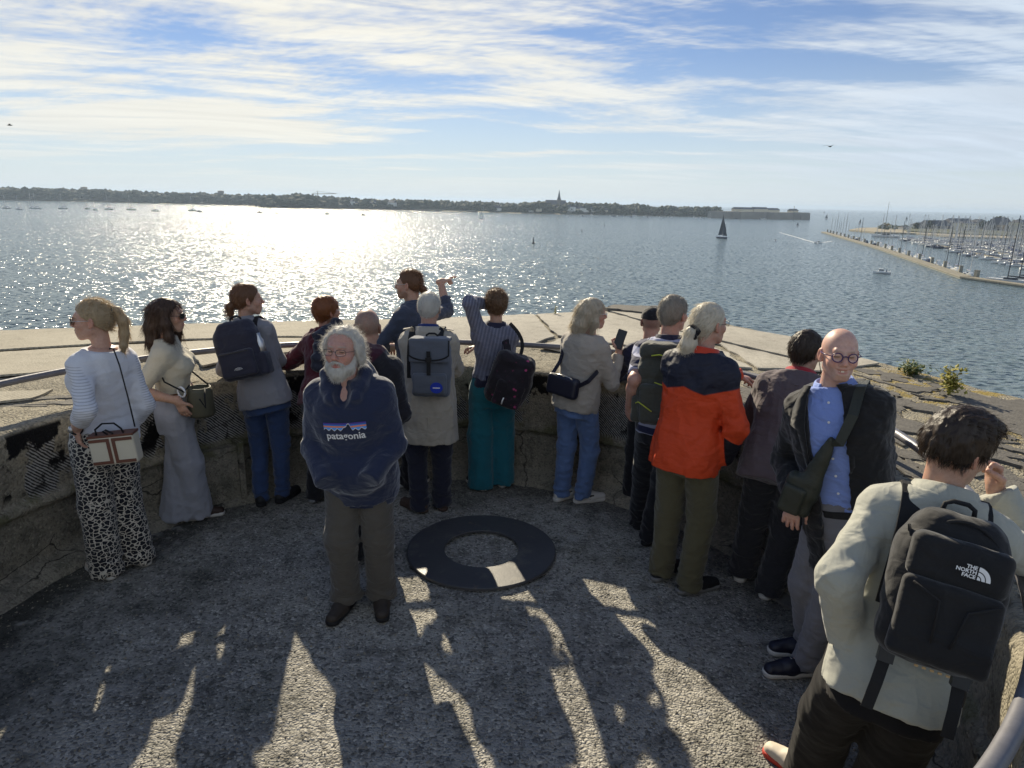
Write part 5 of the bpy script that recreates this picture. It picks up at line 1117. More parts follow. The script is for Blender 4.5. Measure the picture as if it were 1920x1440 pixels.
# ------------------------------------------------------------------ the visitors
Y = on_y
def fz(px, py): p = on_z(px, py); return (p[0], p[1])
def pack_straps(p, root, mat, w=.055, x0=.105, x1=.10, bt=.35, ft=.35, out=.03, th=.012, sides=(-1, 1)):
    for q in sides:
        P_ = p.shoulder_path(q*x0, q*x1, bt, ft, out, 13); fc = []
        for i, v in enumerate(P_):
            a = math.pi*i/12; rad_ = (v-p.P)-p.u*((v-p.P) @ p.u); rad_ = unit(rad_*A3(1, 1, 1)-p.r*(rad_ @ p.r)); g = unit(rad_*abs(math.cos(a))+p.u*math.sin(a)); fc.append(np.array([g @ p.r, g @ p.f, g @ p.u]))
        strap('shoulder_strap', [p.cf(v) for v in P_], w, th, mat, root, fc)
def backpack(p, label, mat, w, h, d, t0, x=0., thick=.02, taper=.85, rnd=.05, pocket=(.75, .45), straps='strap_black', extra=None, name='backpack', tilt=0., disp=None, pm=None):
    yb = -(np.interp(t0+.35, p.sec[:, 0], p.sec[:, 2])-np.interp(t0+.35, p.sec[:, 0], p.sec[:, 3]))-thick
    root = p.place(name, label, 'backpack', x, yb, t0)
    f = Field((-w*.7, -d-.09, -.05), (w*.7, .05, h+.06), .007); f.add(rbox((0, -d/2, h*.42), (w/2, d/2, h*.42), rnd)); f.add(rbox((0, -d*.45, h*.62), (w/2*taper, d*.42, h*.37), rnd), .05)
    body = sdf_obj('pack_body', f, mat, root, disp or (lambda P: .007*pnoise(P*9)+.004*pnoise(P*21)))
    if pocket:
        f = Field((-w*.6, -d-.09, -.03), (w*.6, .0, h*.75), .007); f.add(rbox((0, -d-.008, h*(.06+pocket[1]/2)), (w/2*pocket[0], .028, h*pocket[1]/2), .022)); sdf_obj('pocket', f, pm or mat, root, lambda P: .005*pnoise(P*12))
    b = MB(); b.tube([(-.045, -.015, h*.95), (-.04, -.02, h+.012), (-.02, -.022, h+.024), (.02, -.022, h+.024), (.04, -.02, h+.012), (.045, -.015, h*.95)], .0075, 8); b.obj('grab_handle', MATS[straps], root, True)
    b = MB(); b.tube([(w*.5*math.cos(a)*.97, -d*.62, h*.45+h*.5*math.sin(a)) for a in np.linspace(-.15, math.pi+.15, 22)], .0045, 6); b.obj('zip', MATS['black_plastic'], root, True)
    pack_straps(p, root, MATS[straps], out=thick+.026)
    if extra: extra(root, w, h, d)
    return root
def flat_poly(name, polys, mat, root, y, th=.002):
    """flat applique facing backwards (-Y) in a carried frame"""
    b = MB()
    for P_ in polys: k = len(P_); b.add([(x_, y, z_) for x_, z_ in P_]+[(x_, y+th, z_) for x_, z_ in P_], [tuple(range(k)), tuple(range(k, 2*k))[::-1]]+[(i, k+i, k+(i+1) % k, (i+1) % k) for i in range(k)])
    return b.obj(name, mat, root)
def flat_text(name, txt, size, x, z, y, mat, root, bold=.0, xs=1.0):
    V, F = text_mesh(txt, size, bold); return link(name, np_mesh(name, np.stack([V[:, 0]*xs+x, np.full(len(V), y), V[:, 1]+z], 1), F, False), mat, root)
plain('print_white', (.80, .80, .80), .6, .3, vary=.03); plain('print_blue', (.03, .16, .55), .7, .3); plain('print_sky', (.10, .33, .80), .7, .3); plain('print_orange', (.75, .25, .12), .7, .3); plain('print_violet', (.08, .05, .28), .7, .3); plain('badge_blue', (.015, .04, .38), .6, .3)
blonde = hair_mat('hair_blonde', (.30, .21, .12), (.62, .48, .30)); brown = hair_mat('hair_brown', (.035, .02, .013), (.11, .06, .035)); auburn = hair_mat('hair_auburn', (.10, .045, .022), (.24, .12, .06)); ginger = hair_mat('hair_ginger', (.13, .04, .012), (.34, .12, .035))
pale = hair_mat('hair_pale', (.50, .45, .35), (.88, .82, .70)); white = hair_mat('hair_white', (.46, .44, .40), (.85, .82, .75)); grey = hair_mat('hair_grey', (.20, .18, .155), (.46, .42, .36)); dark = hair_mat('hair_dark', (.018, .012, .009), (.075, .05, .035)); ash = hair_mat('hair_ash', (.36, .30, .21), (.74, .66, .52)); curly = hair_mat('hair_curly', (.07, .04, .02), (.26, .15, .08))

# ---- 1: woman in leopard trousers
def leo(n, o, c):
    v = n.vec('ADD', n.map(o, (1, 1, 1.25)), n.vec('SCALE', n.noise(o, 30, 2, col=True), .022)); e = n.voro(v, 31, 'DISTANCE_TO_EDGE'); cc = n.voro(v, 31, 'F1'); k = n.step(e, .055, .10); ctr = n.math('MULTIPLY', n.math('SUBTRACT', 1.0, n.step(cc, .10, .17)), n.step(n.noise(o, 40, 1), .45, .55))
    return n.mix(n.math('MAXIMUM', n.math('SUBTRACT', 1.0, k), n.math('MULTIPLY', ctr, .8)), (.012, .012, .018), (.62, .57, .48))
cloth('leopard', (.3, .3, .3), pattern=leo, wr=.25)
def knit(n, o, c):
    z = n.math('SINE', n.math('MULTIPLY', n.sep(o)[2], 420.0)); a = n.step(n.math('ABSOLUTE', n.sep(o)[0]), .155, .175); hi_ = n.math('SUBTRACT', 1.0, n.step(n.sep(o)[2], 1.42, 1.44)); return n.mix(n.math('MULTIPLY', n.math('MULTIPLY', n.step(z, .2, .8), a), n.math('MULTIPLY', hi_, .55)), c, (.28, .27, .30))
cloth('white_knit', (.74, .74, .78), pattern=knit, vary=.05, wr=.25)
plain('bag_canvas', (.60, .54, .42), .85, .2, vary=.06, bump=.2, bscale=300); plain('bag_leather', (.15, .06, .038), .5, .4, vary=.15); plain('gold_leather', (.42, .27, .12), .5, .4); plain('watch_case', (.5, .5, .5), .3, .5, .8)
p = Person('woman in white knit top and leopard print trousers with blonde ponytail and sunglasses', 1.78, 62, (fz(200, 1080), fz(262, 1056)), Y(174, 599, 3.98), 104, True, 1.04, 1.1, (.52, .31, .23), foot_yaw=(60, 75))
p.arm(-1, Y(142, 806, 3.80), (.9, -1, .1), True, .4, hdir=(.05, .15, -1), palm=(.6, .6, 0)); p.arm(1, Y(247, 800, 4.22), (1, -.5, 0), False)
p.body(); p.trousers(MATS['leopard'], (.108, .092, .088), .012, .12, .035, fold=.010, fs=(9, 9, 4))
def bust(f): 
    for q in (-1, 1): f.add(ell(p.T(q*.07, .105, .60), (.075, .07, .075)), .05)
p.top('knit_top', MATS['white_knit'], .016, -.06, 1.05, (.068, .062, .054), 1.5, .97, mods=bust, fold=.008, fs=(5, 5, 9))
plain('shoe_pale', (.62, .55, .47), .6, .3); plain('shoe_brown', (.20, .10, .05), .6, .3)
p.shoes(MATS['shoe_pale'], MATS['sole_white'])
for q in (-1, 1):
    b = MB(); c_ = p.A[q]*A3(1, 1, 0)-p.fd[q]*.052; b.lathe([(.041, .0), (.040, .05), (.034, .066)], 14, (c_[0]+p.fd[q][0]*.006, c_[1]+p.fd[q][1]*.006, .028)); b.obj('heel_patch', MATS['gold_leather'], p.root, True)
def tail(f): chain(f, [A3(0, -.095, .055), A3(0, -.135, .05), A3(.005, -.16, -.01), A3(.01, -.155, -.09), A3(0, -.145, -.16), A3(0, -.14, -.20)], [.016, .024, .030, .028, .02, .008], .015)
def back_flow(P, N): return np.where((P[:, 1] > -.10)[:, None], np.stack([-P[:, 0]*2, -1+0*P[:, 0], .35+0*P[:, 0]], 1), np.array([[0, -.05, -1.]]))
p.hair(blonde, [(-.12, -.07), (-.05, -.05), (-.01, .0), (.03, .02), (.06, .055), (.12, .08)], .007, 1500, (.03, .08), .0015, .4, back_flow, .12, .3, tail, .003, 1)
b = MB(); b.tube(p.hx(np.array([(.02*math.cos(a), -.105+.006*math.cos(a), .055+.02*math.sin(a)) for a in np.linspace(0, 6.28, 13)])), .007, 6); b.obj('hair_tie', MATS['strap_black'], p.root, True)
p.glasses(MATS['metal_silver'], MATS['sunglass_lens'], (.027, .022), thick=.0017, z=-.004, name='sunglasses')
w_ = p.W[-1]; d_ = unit(w_-p.E[-1]); e1 = unit(np.cross(d_, (0, 0, 1))); e2 = np.cross(e1, d_); b = MB(); b.tube([w_-d_*.01+(e1*math.cos(a)+e2*math.sin(a))*.031 for a in np.linspace(0, 6.28, 17)], .008, 6); wt = b.obj('watch', MATS['strap_black'], p.root, True)
b = MB(); c_ = w_-d_*.01+unit(p.wdir((-.5, -1, .2)))*.033; b.lathe([(.001, -.006), (.019, -.006), (.020, .004), (.016, .007), (.001, .0075)], 14); M = Vector(unit(p.wdir((-.5, -1, .2)))).to_track_quat('Z', 'Y').to_matrix(); b.v = [tuple(M @ Vector(v)+Vector(c_)) for v in b.v]; b.obj('watch_case', MATS['watch_case'], wt, True)
# her box bag, hanging behind the hip
pb = Y(219, 832, 3.80); bg_ = empty('box_handbag', pb-np.array([0, 0, .115]), rad(8)); bg_.scale = (.82, .9, .82); bg_.rotation_euler[1] = rad(-5); tag(bg_, 'boxy cream canvas handbag with brown leather trim and thin dark strap', 'handbag')
f = Field((-.18, -.07, -.02), (.18, .07, .24), .006); f.add(rbox((0, 0, .105), (.155, .052, .105), .012)); sdf_obj('case', f, MATS['bag_canvas'], bg_)
for q in (-1, 1):
    cx_ = q*.077
    for (x0, x1, z0, z1) in ((cx_-.069, cx_+.069, .012, .034), (cx_-.069, cx_+.069, .18, .202), ((cx_+.047) if q < 0 else (cx_-.069), (cx_+.069) if q < 0 else (cx_-.047), .034, .18)): b = MB(); b.box(((x0+x1)/2, -.054, (z0+z1)/2), ((x1-x0)/2, .003, (z1-z0)/2)); b.obj('leather_trim', MATS['bag_leather'], bg_)
b = MB(); b.box((0, 0, .218), (.156, .05, .008)); b.obj('lid', MATS['bag_leather'], bg_)
b = MB(); b.tube([(-.10, -.02, .22), (-.095, -.03, .27), (-.04, -.03, .31), (.04, -.03, .305), (.08, -.03, .26), (.085, -.02, .22)], .0065, 8); b.obj('carry_handle', MATS['strap_black'], bg_, True)
b = MB(); b.tube([(-.02, -.03, .225), (-.045, -.035, .255), (-.025, -.035, .262), (.02, -.03, .228)], .007, 6); b.obj('strap_end', MATS['strap_black'], bg_, True)
Mi = Matrix.Translation(bg_.location) @ bg_.rotation_euler.to_matrix().to_4x4() @ Matrix.Diagonal((.82, .9, .82, 1)); Mi.invert()
tw = lambda q: tuple(Mi @ Vector(q)); sp_ = [tw(Y(253, 800, 3.79)), tw(Y(240, 745, 3.80)), tw(Y(224, 685, 3.83)), tw(Y(213, 655, 3.88)), tw(Y(207, 652, 3.95)), tw(Y(196, 668, 4.03)), tw(Y(175, 705, 4.1))]
b = MB(); b.tube(sp_, .005, 6); b.obj('shoulder_strap', MATS['strap_black'], bg_, True)

# ---- 2: woman in cream jumper and grey wide trousers
cloth('cream_knit', (.60, .55, .43), vary=.06, wr=.25); cloth('grey_linen', (.36, .37, .42), vary=.12, wr=.2, weave=1200); plain('belt_brown', (.22, .085, .035), .5, .4)
p = Person('woman with long brown hair in cream short sleeved jumper and wide pale grey trousers', 1.68, -72, (fz(334, 976), fz(372, 970)), Y(315, 591, 4.72), -82, True, .98, 1.0, (.50, .30, .21), foot_yaw=(-78, -70))
p.bare = True; p.arm(1, Y(334, 752, 4.55), (-1, -.35, 0), True, .35, hdir=(.35, .1, -1), palm=(.1, 1, 0)); p.arm(-1, Y(366, 735, 4.92), (-.5, .6, -.4), True, .5)
p.body(); p.trousers(MATS['grey_linen'], (.104, .096, .116), .012, .26, .035, fold=.013, fs=(11, 11, 1.6), stack=.003)
def bust(f):
    for q in (-1, 1): f.add(ell(p.T(q*.065, .10, .62), (.065, .06, .065)), .05)
p.top('jumper', MATS['cream_knit'], .018, .22, 1.06, (.075, .070, .05), .88, 1.0, mods=bust, fold=.008, fs=(5, 5, 8), sd=3)
b = MB(); ring_ = [p.T(math.sin(a)*(np.interp(.24, p.sec[:, 0], p.sec[:, 1])+.022), math.cos(a)*(np.interp(.24, p.sec[:, 0], p.sec[:, 2])+.022), .235) for a in np.linspace(0, 6.283, 33)]
strap('belt', ring_, .04, .006, MATS['belt_brown'], p.root, [unit(v-p.T(0, 0, .235)) for v in ring_])
plain('shoe_darkbrown', (.045, .028, .022), .6, .3); p.shoes(MATS['shoe_darkbrown'], MATS['sole_white'])
def longh(f):
    chain(f, [A3(0, -.07, .02), A3(0, -.10, -.08), A3(0, -.105, -.18), A3(0, -.09, -.27)], [.07, .062, .055, .03], .03, (A3(1, 0, 0), 1.35))
    for q in (-1, 1): chain(f, [A3(q*.07, -.01, .04), A3(q*.085, .01, -.05), A3(q*.088, .02, -.14), A3(q*.08, .03, -.22)], [.03, .032, .028, .012], .03)
p.hair(brown, None, .012, 2200, (.06, .16), .0016, .35, lambda P, N: np.stack([P[:, 0]*.3, -.1+0*P[:, 0], -1+0*P[:, 0]], 1), .08, .2, longh, .005, 2, freq=(50, 50, 5), lo=(-.16, -.2, -.34))
p.glasses(MATS['black_plastic'], MATS['sunglass_lens'], (.024, .019), thick=.0025, name='sunglasses')
bb = Y(376, 748, 4.66); bk = empty('bucket_bag', bb-np.array([0, 0, .12]), rad(-25)); tag(bk, 'olive bucket bag with pale ring charm at the hip of the woman in cream', 'handbag'); plain('bag_olive', (.085, .078, .05), .55, .4, vary=.2)
b = MB(); b.lathe([(.001, 0), (.085, 0), (.092, .02), (.084, .18), (.075, .21), (.068, .21), (.06, .16), (.001, .15)], 24); b.obj('bucket', MATS['bag_olive'], bk, True)
b = MB(); b.tube([(.035*math.cos(a)-.05, -.11, .19+.035*math.sin(a)) for a in np.linspace(0, 6.28, 17)], .008, 6); b.obj('ring_charm', MATS['print_white'], bk, True)
b = MB(); b.tube([(.09, -.03, .22), (.14, -.08, .18), (.15, -.09, .1), (.11, -.1, .16)], .006, 6); b.obj('drawstring', MATS['strap_black'], bk, True)
inv = Matrix.Translation(bk.location) @ Matrix.Rotation(rad(-25), 4, 'Z'); inv.invert(); b = MB(); b.tube([tuple(inv @ Vector(q)) for q in (bb+np.array([-.07, 0, .1]), Y(345, 735, 4.56), Y(308, 716, 4.56), Y(296, 690, 4.6), Y(310, 650, 4.75), Y(352, 690, 4.85), bb+np.array([.05, .03, .1]))], .006, 6); b.obj('shoulder_strap', MATS['strap_black'], bk, True)

# ---- 3: woman in grey jumper with navy backpack
cloth('grey_knit', (.26, .255, .275), vary=.08, wr=.3); cloth('jeans_dark', (.035, .065, .16), vary=.35, wr=.4, weave=1300); cloth('jeans_blue', (.11, .18, .36), vary=.35, wr=.45, weave=1300); cloth('pack_navy', (.028, .028, .048), wr=.3, rough=.7, vary=.12)
p = Person('woman in long grey jumper and blue jeans wearing a navy backpack', 1.76, -4, (fz(490, 944), fz(532, 938)), Y(464, 561, 5.16), -58, True, 1.0, 1.0, (.48, .29, .21), foot_yaw=(20, -20))
p.arm(-1, Y(456, 690, 5.46), (-.6, -.4, -1), False); p.arm(1, Y(508, 688, 5.46), (1, -.2, -1), False)
p.body(); p.trousers(MATS['jeans_dark'], (.098, .070, .052), .010, 0, .05, sd=2)
p.top('jumper', MATS['grey_knit'], .026, -.20, 1.10, (.068, .062, .05), 1.9, 1.0, fold=.010, fs=(8, 8, 4), sd=5)
p.collar(MATS['grey_knit'], .066, .03, 1.0, .05, 0); plain('shoe_black', (.018, .018, .02), .6, .3, bump=.2); p.shoes(MATS['shoe_black'], MATS['shoe_black'])
def tail3(f): chain(f, [A3(0, -.10, -.03), A3(0, -.13, -.05), A3(-.012, -.125, -.10), A3(-.02, -.115, -.15)], [.02, .026, .022, .008], .015)
p.hair(auburn, None, .009, 1500, (.03, .07), .0015, .4, lambda P, N: np.stack([-P[:, 0]*2, -1+0*P[:, 0], -.6+0*P[:, 0]], 1), .1, .2, tail3, .003, 3)
def ex3(root, w, h, d):
    b = MB(); b.box((0, -d-.044, h*.47), (w*.36, .002, .003)); b.obj('pocket_seam', MATS['black_plastic'], root)
    for k in range(3): b = MB(); b.tube([(.012+(.010+.011*k)*math.cos(a), -d-.046, h*.17+(.006+.007*k)*math.sin(a)) for a in np.linspace(.3, 2.84, 9)], .0016, 5); b.obj('emblem_line', MATS['print_white'], root)
    b = MB(); b.lathe([(.001, 0), (.03, 0), (.03, .16), (.018, .19), (.018, .215), (.001, .216)], 14, (w*.5, -d*.5, h*.22)); b.obj('bottle', MATS['metal_silver'], root, True)
    f = Field((w*.35, -d, 0), (w*.75, .02, h*.5), .007); f.add(rbox((w*.51, -d*.5, h*.2), (.035, d*.4, h*.19), .02)); sdf_obj('side_pocket', f, MATS['pack_navy'], root)
backpack(p, 'navy day backpack with white arc emblem worn over the grey jumper', MATS['pack_navy'], .33, .44, .14, .23, .0, .03, pm=MATS['pack_navy'], pocket=(.82, .44), extra=ex3)

# ---- 4: red haired visitor
cloth('maroon', (.10, .012, .022), vary=.15, wr=.35); cloth('black_cloth', (.012, .012, .016), vary=.2, wr=.35); cloth('navy_quilt', (.02, .022, .04), wr=.6, rough=.6)
hd = Y(613, 583, 5.42); p = Person('ginger haired visitor in maroon jacket leaning on the rail', 1.66, -18, ((hd[0]-.10, 5.14), (hd[0]+.10, 5.14)), hd, -42, True, 1.05, 1.05, (.46, .25, .18), pelvis=(hd[0]+.02, 5.16, .90))
p.arm(-1, Y(590, 662, 5.62), (-1, -.5, -.5), False); p.arm(1, Y(660, 670, 5.68), (1, -.2, -.6), False)
p.body(); p.trousers(MATS['black_cloth'], (.098, .075, .065), h=.014); p.top('jacket', MATS['maroon'], .026, -.15, 1.05, (.074, .068, .05), 1.9, 1.0, fold=.012, sd=8); p.shoes(MATS['shoe_black'], MATS['sole_grey'], h=.01)
p.hair(ginger, [(-.12, -.085), (-.05, -.07), (-.02, -.05), (.02, -.02), (.045, .03), (.12, .06)], .016, 1400, (.025, .05), .0015, .5, None, .2, .4, None, .004, 4); p.glasses(MATS['metal_silver'], None, (.022, .016))
# the dark padded jacket slung over that shoulder
sl4 = p.place('slung_jacket', 'dark padded jacket slung over the ginger haired visitor shoulder', 'jacket', .06, 0, .86); f = Field((-.2, -.22, -.35), (.25, .22, .2), .009)
f.add(cone((-.02, -.13, -.24), (.0, -.12, -.02), .06, .055)); f.add(cone((.0, -.12, -.02), (.06, -.02, .085), .055, .05), .04); f.add(cone((.06, -.02, .085), (.10, .12, -.05), .05, .05), .04); sdf_obj('padded_cloth', f, MATS['navy_quilt'], sl4, lambda P: .012*np.sin(P[:, 2]*70+P[:, 0]*20)*.6+.008*pnoise(P*14))

# ---- 5: close cropped man in dark jacket with maroon hood
hd = Y(689, 613, 4.30); p = Person('close cropped man in dark jacket with maroon hood behind the bearded man', 1.73, 0, ((hd[0]-.12, 4.18), (hd[0]+.07, 4.20)), hd, 4, False, 1.06, 1.05, (.46, .27, .20), foot_yaw=(8, -8))
p.arm(-1, Y(650, 800, 4.45), (-.6, -1, -.2), False); p.arm(1, Y(738, 790, 4.45), (.6, -1, -.2), False)
p.body(stubble=((.16, .125, .10), lambda x, y, z: np.minimum(z+.045-.4*np.maximum(y, 0), .07-y-.1*(z > .08)), .62)); p.trousers(MATS['black_cloth'], (.105, .08, .068), sd=5)
def hood5(f): f.add(ell(p.T(0, -.095, .93), (.13, .075, .085)), .04); chain(f, [p.T(-.09, .03, .99), p.T(-.085, -.05, 1.03), p.T(0, -.085, 1.04), p.T(.085, -.05, 1.03), p.T(.09, .03, .99)], [.032]*5, .03)
def hoodpat(n, o, c):      # maroon hood panel sewn to a dark body
    x, y, z = n.sep(o); return n.mix(n.step(n.math('SUBTRACT', z, n.math('MULTIPLY', n.math('ABSOLUTE', n.math('SUBTRACT', x, HX5)), .9)), HZ5-.01, HZ5+.01), c, (.055, .012, .026))
q_ = p.T(0, -.1, .80); HX5, HZ5 = float(q_[0]), float(q_[2]); cloth('dark_jacket', (.018, .017, .024), pattern=hoodpat, wr=.35)
p.top('hooded_jacket', MATS['dark_jacket'], .028, -.22, 1.04, (.078, .07, .055), 1.93, 1.0, mods=hood5, fold=.010, sd=9); p.shoes(MATS['shoe_black'], MATS['sole_white'])

# ---- 6: pointing man
cloth('slate_shirt', (.055, .068, .105), vary=.12, wr=.35)
hd = Y(767, 533, 5.62); p = Person('bearded man with ponytail and glasses pointing out over the water', 1.84, 58, ((hd[0]+.02, 5.42), (hd[0]-.03, 5.48)), hd, 76, False, .92, .95, (.47, .29, .21), pelvis=(hd[0]+.06, 5.48, .97), foot_yaw=(30, -60))
p.bare = True; p.arm(1, Y(826, 528, 6.12), (.4, -.3, -1), True, .6, hdir=(.9, .35, .22), palm=(0, .2, -1), point=True); p.arm(-1, Y(740, 650, 5.66), (-.6, -1, -.2), True, .5, palm=(0, 0, -1), hdir=(-.3, .5, -.25))
p.brow = (.10, .06, .04); p.body(stubble=((.20, .12, .075), lambda x, y, z: np.minimum(-.045-z+.6*np.maximum(.02-y, 0)*0-1.2*np.maximum(-y-.0, 0), y+.02), .62)); p.trousers(MATS['black_cloth'], (.1, .075, .06), h=.012)
p.top('shirt', MATS['slate_shirt'], .016, -.25, 1.04, (.066, .060, .05), 1.45, 1.0, sd=11, fold=.010); p.collar(MATS['slate_shirt'], .07, .035, .99); p.shoes(MATS['shoe_black'], MATS['sole_white'], h=.008)
def tail6(f): chain(f, [A3(0, -.10, -.015), A3(0, -.125, -.03), A3(.0, -.125, -.07), A3(.0, -.11, -.12)], [.018, .022, .02, .006], .012)
p.hair(auburn, [(-.12, -.06), (-.05, -.045), (-.015, -.01), (.02, .01), (.05, .05), (.08, .085), (.12, .1)], .006, 1100, (.03, .07), .0014, .3, back_flow, .08, .2, tail6, .0025, 6)
p.glasses(MATS['metal_silver'], MATS['glass_lens'], (.022, .014))

# ---- 7: man in beige trench coat
cloth('trench', (.42, .38, .32), vary=.08, wr=.4, weave=1400); cloth('navy_trousers', (.020, .022, .042), wr=.35); cloth('pack_grey', (.115, .13, .165), weave=900, vary=.1, wr=.2); cloth('scarf_blue', (.02, .04, .17), wr=.5)
p = Person('white haired man in beige trench coat wearing a grey flap backpack', 1.74, -3, (fz(786, 957), fz(829, 952)), Y(805, 577, 5.08), -4, False, 1.0, 1.05, (.47, .27, .20), foot_yaw=(55, 15))
p.arm(-1, Y(790, 700, 5.45), (-.6, -.6, -1), False); p.arm(1, Y(850, 698, 5.45), (.6, -.6, -1), False)
p.body(stubble=((.45, .42, .38), lambda x, y, z: np.minimum(z+.05-.6*np.maximum(y, 0), .05-y), .55)); p.trousers(MATS['navy_trousers'], (.102, .078, .066), sd=7)
def tail7(f): f.cut(lambda x, y, z: .03-np.maximum(np.abs(x+.015)-.0, (-y-.02)*0+np.clip(z-.86, 0, 9)+np.clip(y+.03, 0, 9)) if False else z*0-1+x*0+y*0)
p.top('coat', MATS['trench'], .030, -.62, 1.22, (.074, .066, .056), 1.95, 1.0, fold=.012, fs=(8, 8, 3.5), sd=13); p.collar(MATS['trench'], .085, .05, .965, .5, .9); p.collar(MATS['scarf_blue'], .066, .05, 1.0, .1, 0, 'scarf')
b = MB(); b.box(tuple(p.T(.02, -(np.interp(-.3, p.sec[:, 0], p.sec[:, 2])+.062), -.42)), (.0025, .006, .11)); b.obj('back_vent', MATS['trench'], p.root)
for q in (-1, 1): strap('epaulette', [p.T(q*.09, -.02, .975)+A3(0, 0, .02), p.T(q*.135, -.015, .955)+A3(0, 0, .032), p.T(q*.19, -.012, .90)+A3(0, 0, .052)], .04, .006, MATS['trench'], p.root, A3(0, 0, 1))
plain('shoe_taupe', (.075, .05, .04), .7, .3); p.shoes(MATS['shoe_taupe'], MATS['shoe_taupe'])
p.hair(white, [(-.12, -.065), (-.05, -.05), (-.015, .0), (.03, .02), (.05, .05), (.08, .08), (.12, .09)], .006, 3000, (.010, .024), .0013, .4, None, .9, .2, None, .002, 7)
def ex7(root, w, h, d):
    f = Field((-w*.6, -d-.06, h*.5), (w*.6, .03, h+.05), .006); f.add(rbox((0, -d*.5-.012, h*.97), (w*.53, d*.5+.022, .018), .014)); f.add(rbox((0, -d-.028, h*.80), (w*.53, .012, h*.19), .011), .01); sdf_obj('flap', f, MATS['pack_grey'], root, lambda P: .003*pnoise(P*14))
    b = MB(); b.tube([(-w*.53, -d-.03, h*.98)]+[(w*.53*math.cos(a), -d-.042, h*.65+.03*math.sin(a)*0+.035*(abs(math.cos(a))**3)) for a in np.linspace(math.pi, 0, 15)]+[(w*.53, -d-.03, h*.98)], .006, 6); b.obj('flap_piping', MATS['strap_black'], root, True)
    b = MB(); b.box((0, -d-.046, h*.60), (.014, .003, h*.20)); b.obj('closing_strap', MATS['strap_black'], root); b = MB(); b.box((0, -d-.05, h*.66), (.021, .006, .016)); b.obj('buckle', MATS['black_plastic'], root)
    b = MB(); b.add([(.045*math.cos(a)+.055, -d-.046, .052*0+h*.19+.040*math.sin(a)) for a in np.linspace(0, 6.283, 25)[:-1]], [tuple(range(24))]); b.obj('badge', MATS['badge_blue'], root); b = MB(); b.box((.055, -d-.0475, h*.19), (.026, .001, .0035)); b.obj('badge_lettering', MATS['print_white'], root)
backpack(p, 'grey flap top backpack with round blue badge on the trench coat', MATS['pack_grey'], .27, .43, .13, .12, .055, .045, .95, .035, pocket=(.92, .36), extra=ex7)

# ---- 8: bearded man facing us in the navy hooded sweatshirt
cloth('navy_fleece', (.016, .024, .062), vary=.12, wr=.4, weave=900, sheen=.5); cloth('grey_cargo', (.105, .095, .080), vary=.10, wr=.45, weave=1200)
p = Person('bearded white haired man in navy hooded sweatshirt facing the camera', 1.73, 180, (fz(716, 1132), fz(650, 1139)), Y(644, 656, 3.56), 170, False, 1.22, 1.32, (.52, .29, .23), hp=5, hs=1.06, foot_yaw=(192, 166), pelvis=None)
p.arm(1, Y(612, 905, 3.40), (-.75, 1, 0), False); p.arm(-1, Y(692, 900, 3.40), (.75, 1, 0), False)
p.brow = (.40, .36, .32); p.body(h_head=.004, face='open', wide=1.06)
def roll8(f):
    for q in (-1, 1): f.add(ell(p.A[q]+A3(0, -.005, .02), (.088, .09, .035)), .02)
p.trousers(MATS['grey_cargo'], (.106, .088, .078), .012, .06, .072, fold=.013, sd=21, stack=.010, mods=roll8)
def hood8(f):
    f.add(ell(p.T(0, .155, .02), (.17, .06, .10)), .05)      # hands in the pouch pocket
    for q in (-1, 1): chain(f, [p.T(q*.016, .135, .79), p.T(q*.066, .120, .885), p.T(q*.094, .068, .975), p.T(q*.105, .0, 1.06), p.T(q*.075, -.075, 1.09), p.T(0, -.10, 1.09)], [.020, .027, .030, .030, .032, .034], .018)
    f.add(ell(p.T(0, -.125, .95), (.13, .08, .10)), .05)
    f.add(ell(p.T(0, .16, 1.05), (.062, .105, .15)), .01, 's'); f.add(cone(p.T(0, .17, .98), p.T(0, .18, .82), .055, .012), .01, 's')      # open throat
p.top('hoodie', MATS['navy_fleece'], .024, -.36, 1.03, (.086, .076, .062), 1.97, 1.02, mods=hood8, fold=.008, fs=(4, 4, 6), sd=23, h=.0085)
hoodie = [o for o in p.root.children if o.name.startswith('hoodie')][0]
b = MB(); k_ = 40; sc8 = lambda t: (np.interp(t, p.sec[:, 0], p.sec[:, 1])*1.03+.026, np.interp(t, p.sec[:, 0], p.sec[:, 2])*1.03+.026, np.interp(t, p.sec[:, 0], p.sec[:, 3]))
f = Field(*bounds(p.T(-.3, -.3, -.46), p.T(.3, .3, -.22), pad=.02), .009); s8 = p.sec.copy(); s8 = np.vstack([[-.6, s8[0, 1], s8[0, 2], s8[0, 3]], s8]); f.add(p.torso(.016, -.44, -.345, s8)); p.ob('waistband', f.nets(lambda P: .0012*pnoise(P*40)), MATS['navy_fleece'])
plain('boot_brown', (.045, .035, .028), .65, .4, vary=.4, scale=25, bump=.3); p.shoes(MATS['boot_brown'], MATS['shoe_black'], boot=.05, sz=1.06)
for q in (-1, 1):
    b = MB(); c_ = p.A[q]*A3(1, 1, 0); d_ = p.fd[q]; sd_ = np.cross(d_, A3(0, 0, 1))
    for j in range(5): v_ = c_+d_*(.035+.02*j)+A3(0, 0, .105-.008*j-.0012*j*j*2); b.tube([v_-sd_*.024-A3(0, 0, .008), v_+A3(0, 0, .003), v_+sd_*.024-A3(0, 0, .008)], .003, 5)
    b.obj('boot_lace', MATS['bag_leather'], p.root, True)
def tuft(P, N): r = np.random.default_rng(3); return N*.7+np.stack([P[:, 0]*3, -.1+0*P[:, 0], -.35+0*P[:, 0]], 1)+r.normal(size=P.shape)*.45
def side8(f):
    for q in (-1, 1): f.add(ell((q*.083, -.005, .015), (.022, .045, .05)), .02); f.add(ell((q*.082, -.03, -.04), (.020, .035, .035)), .02)
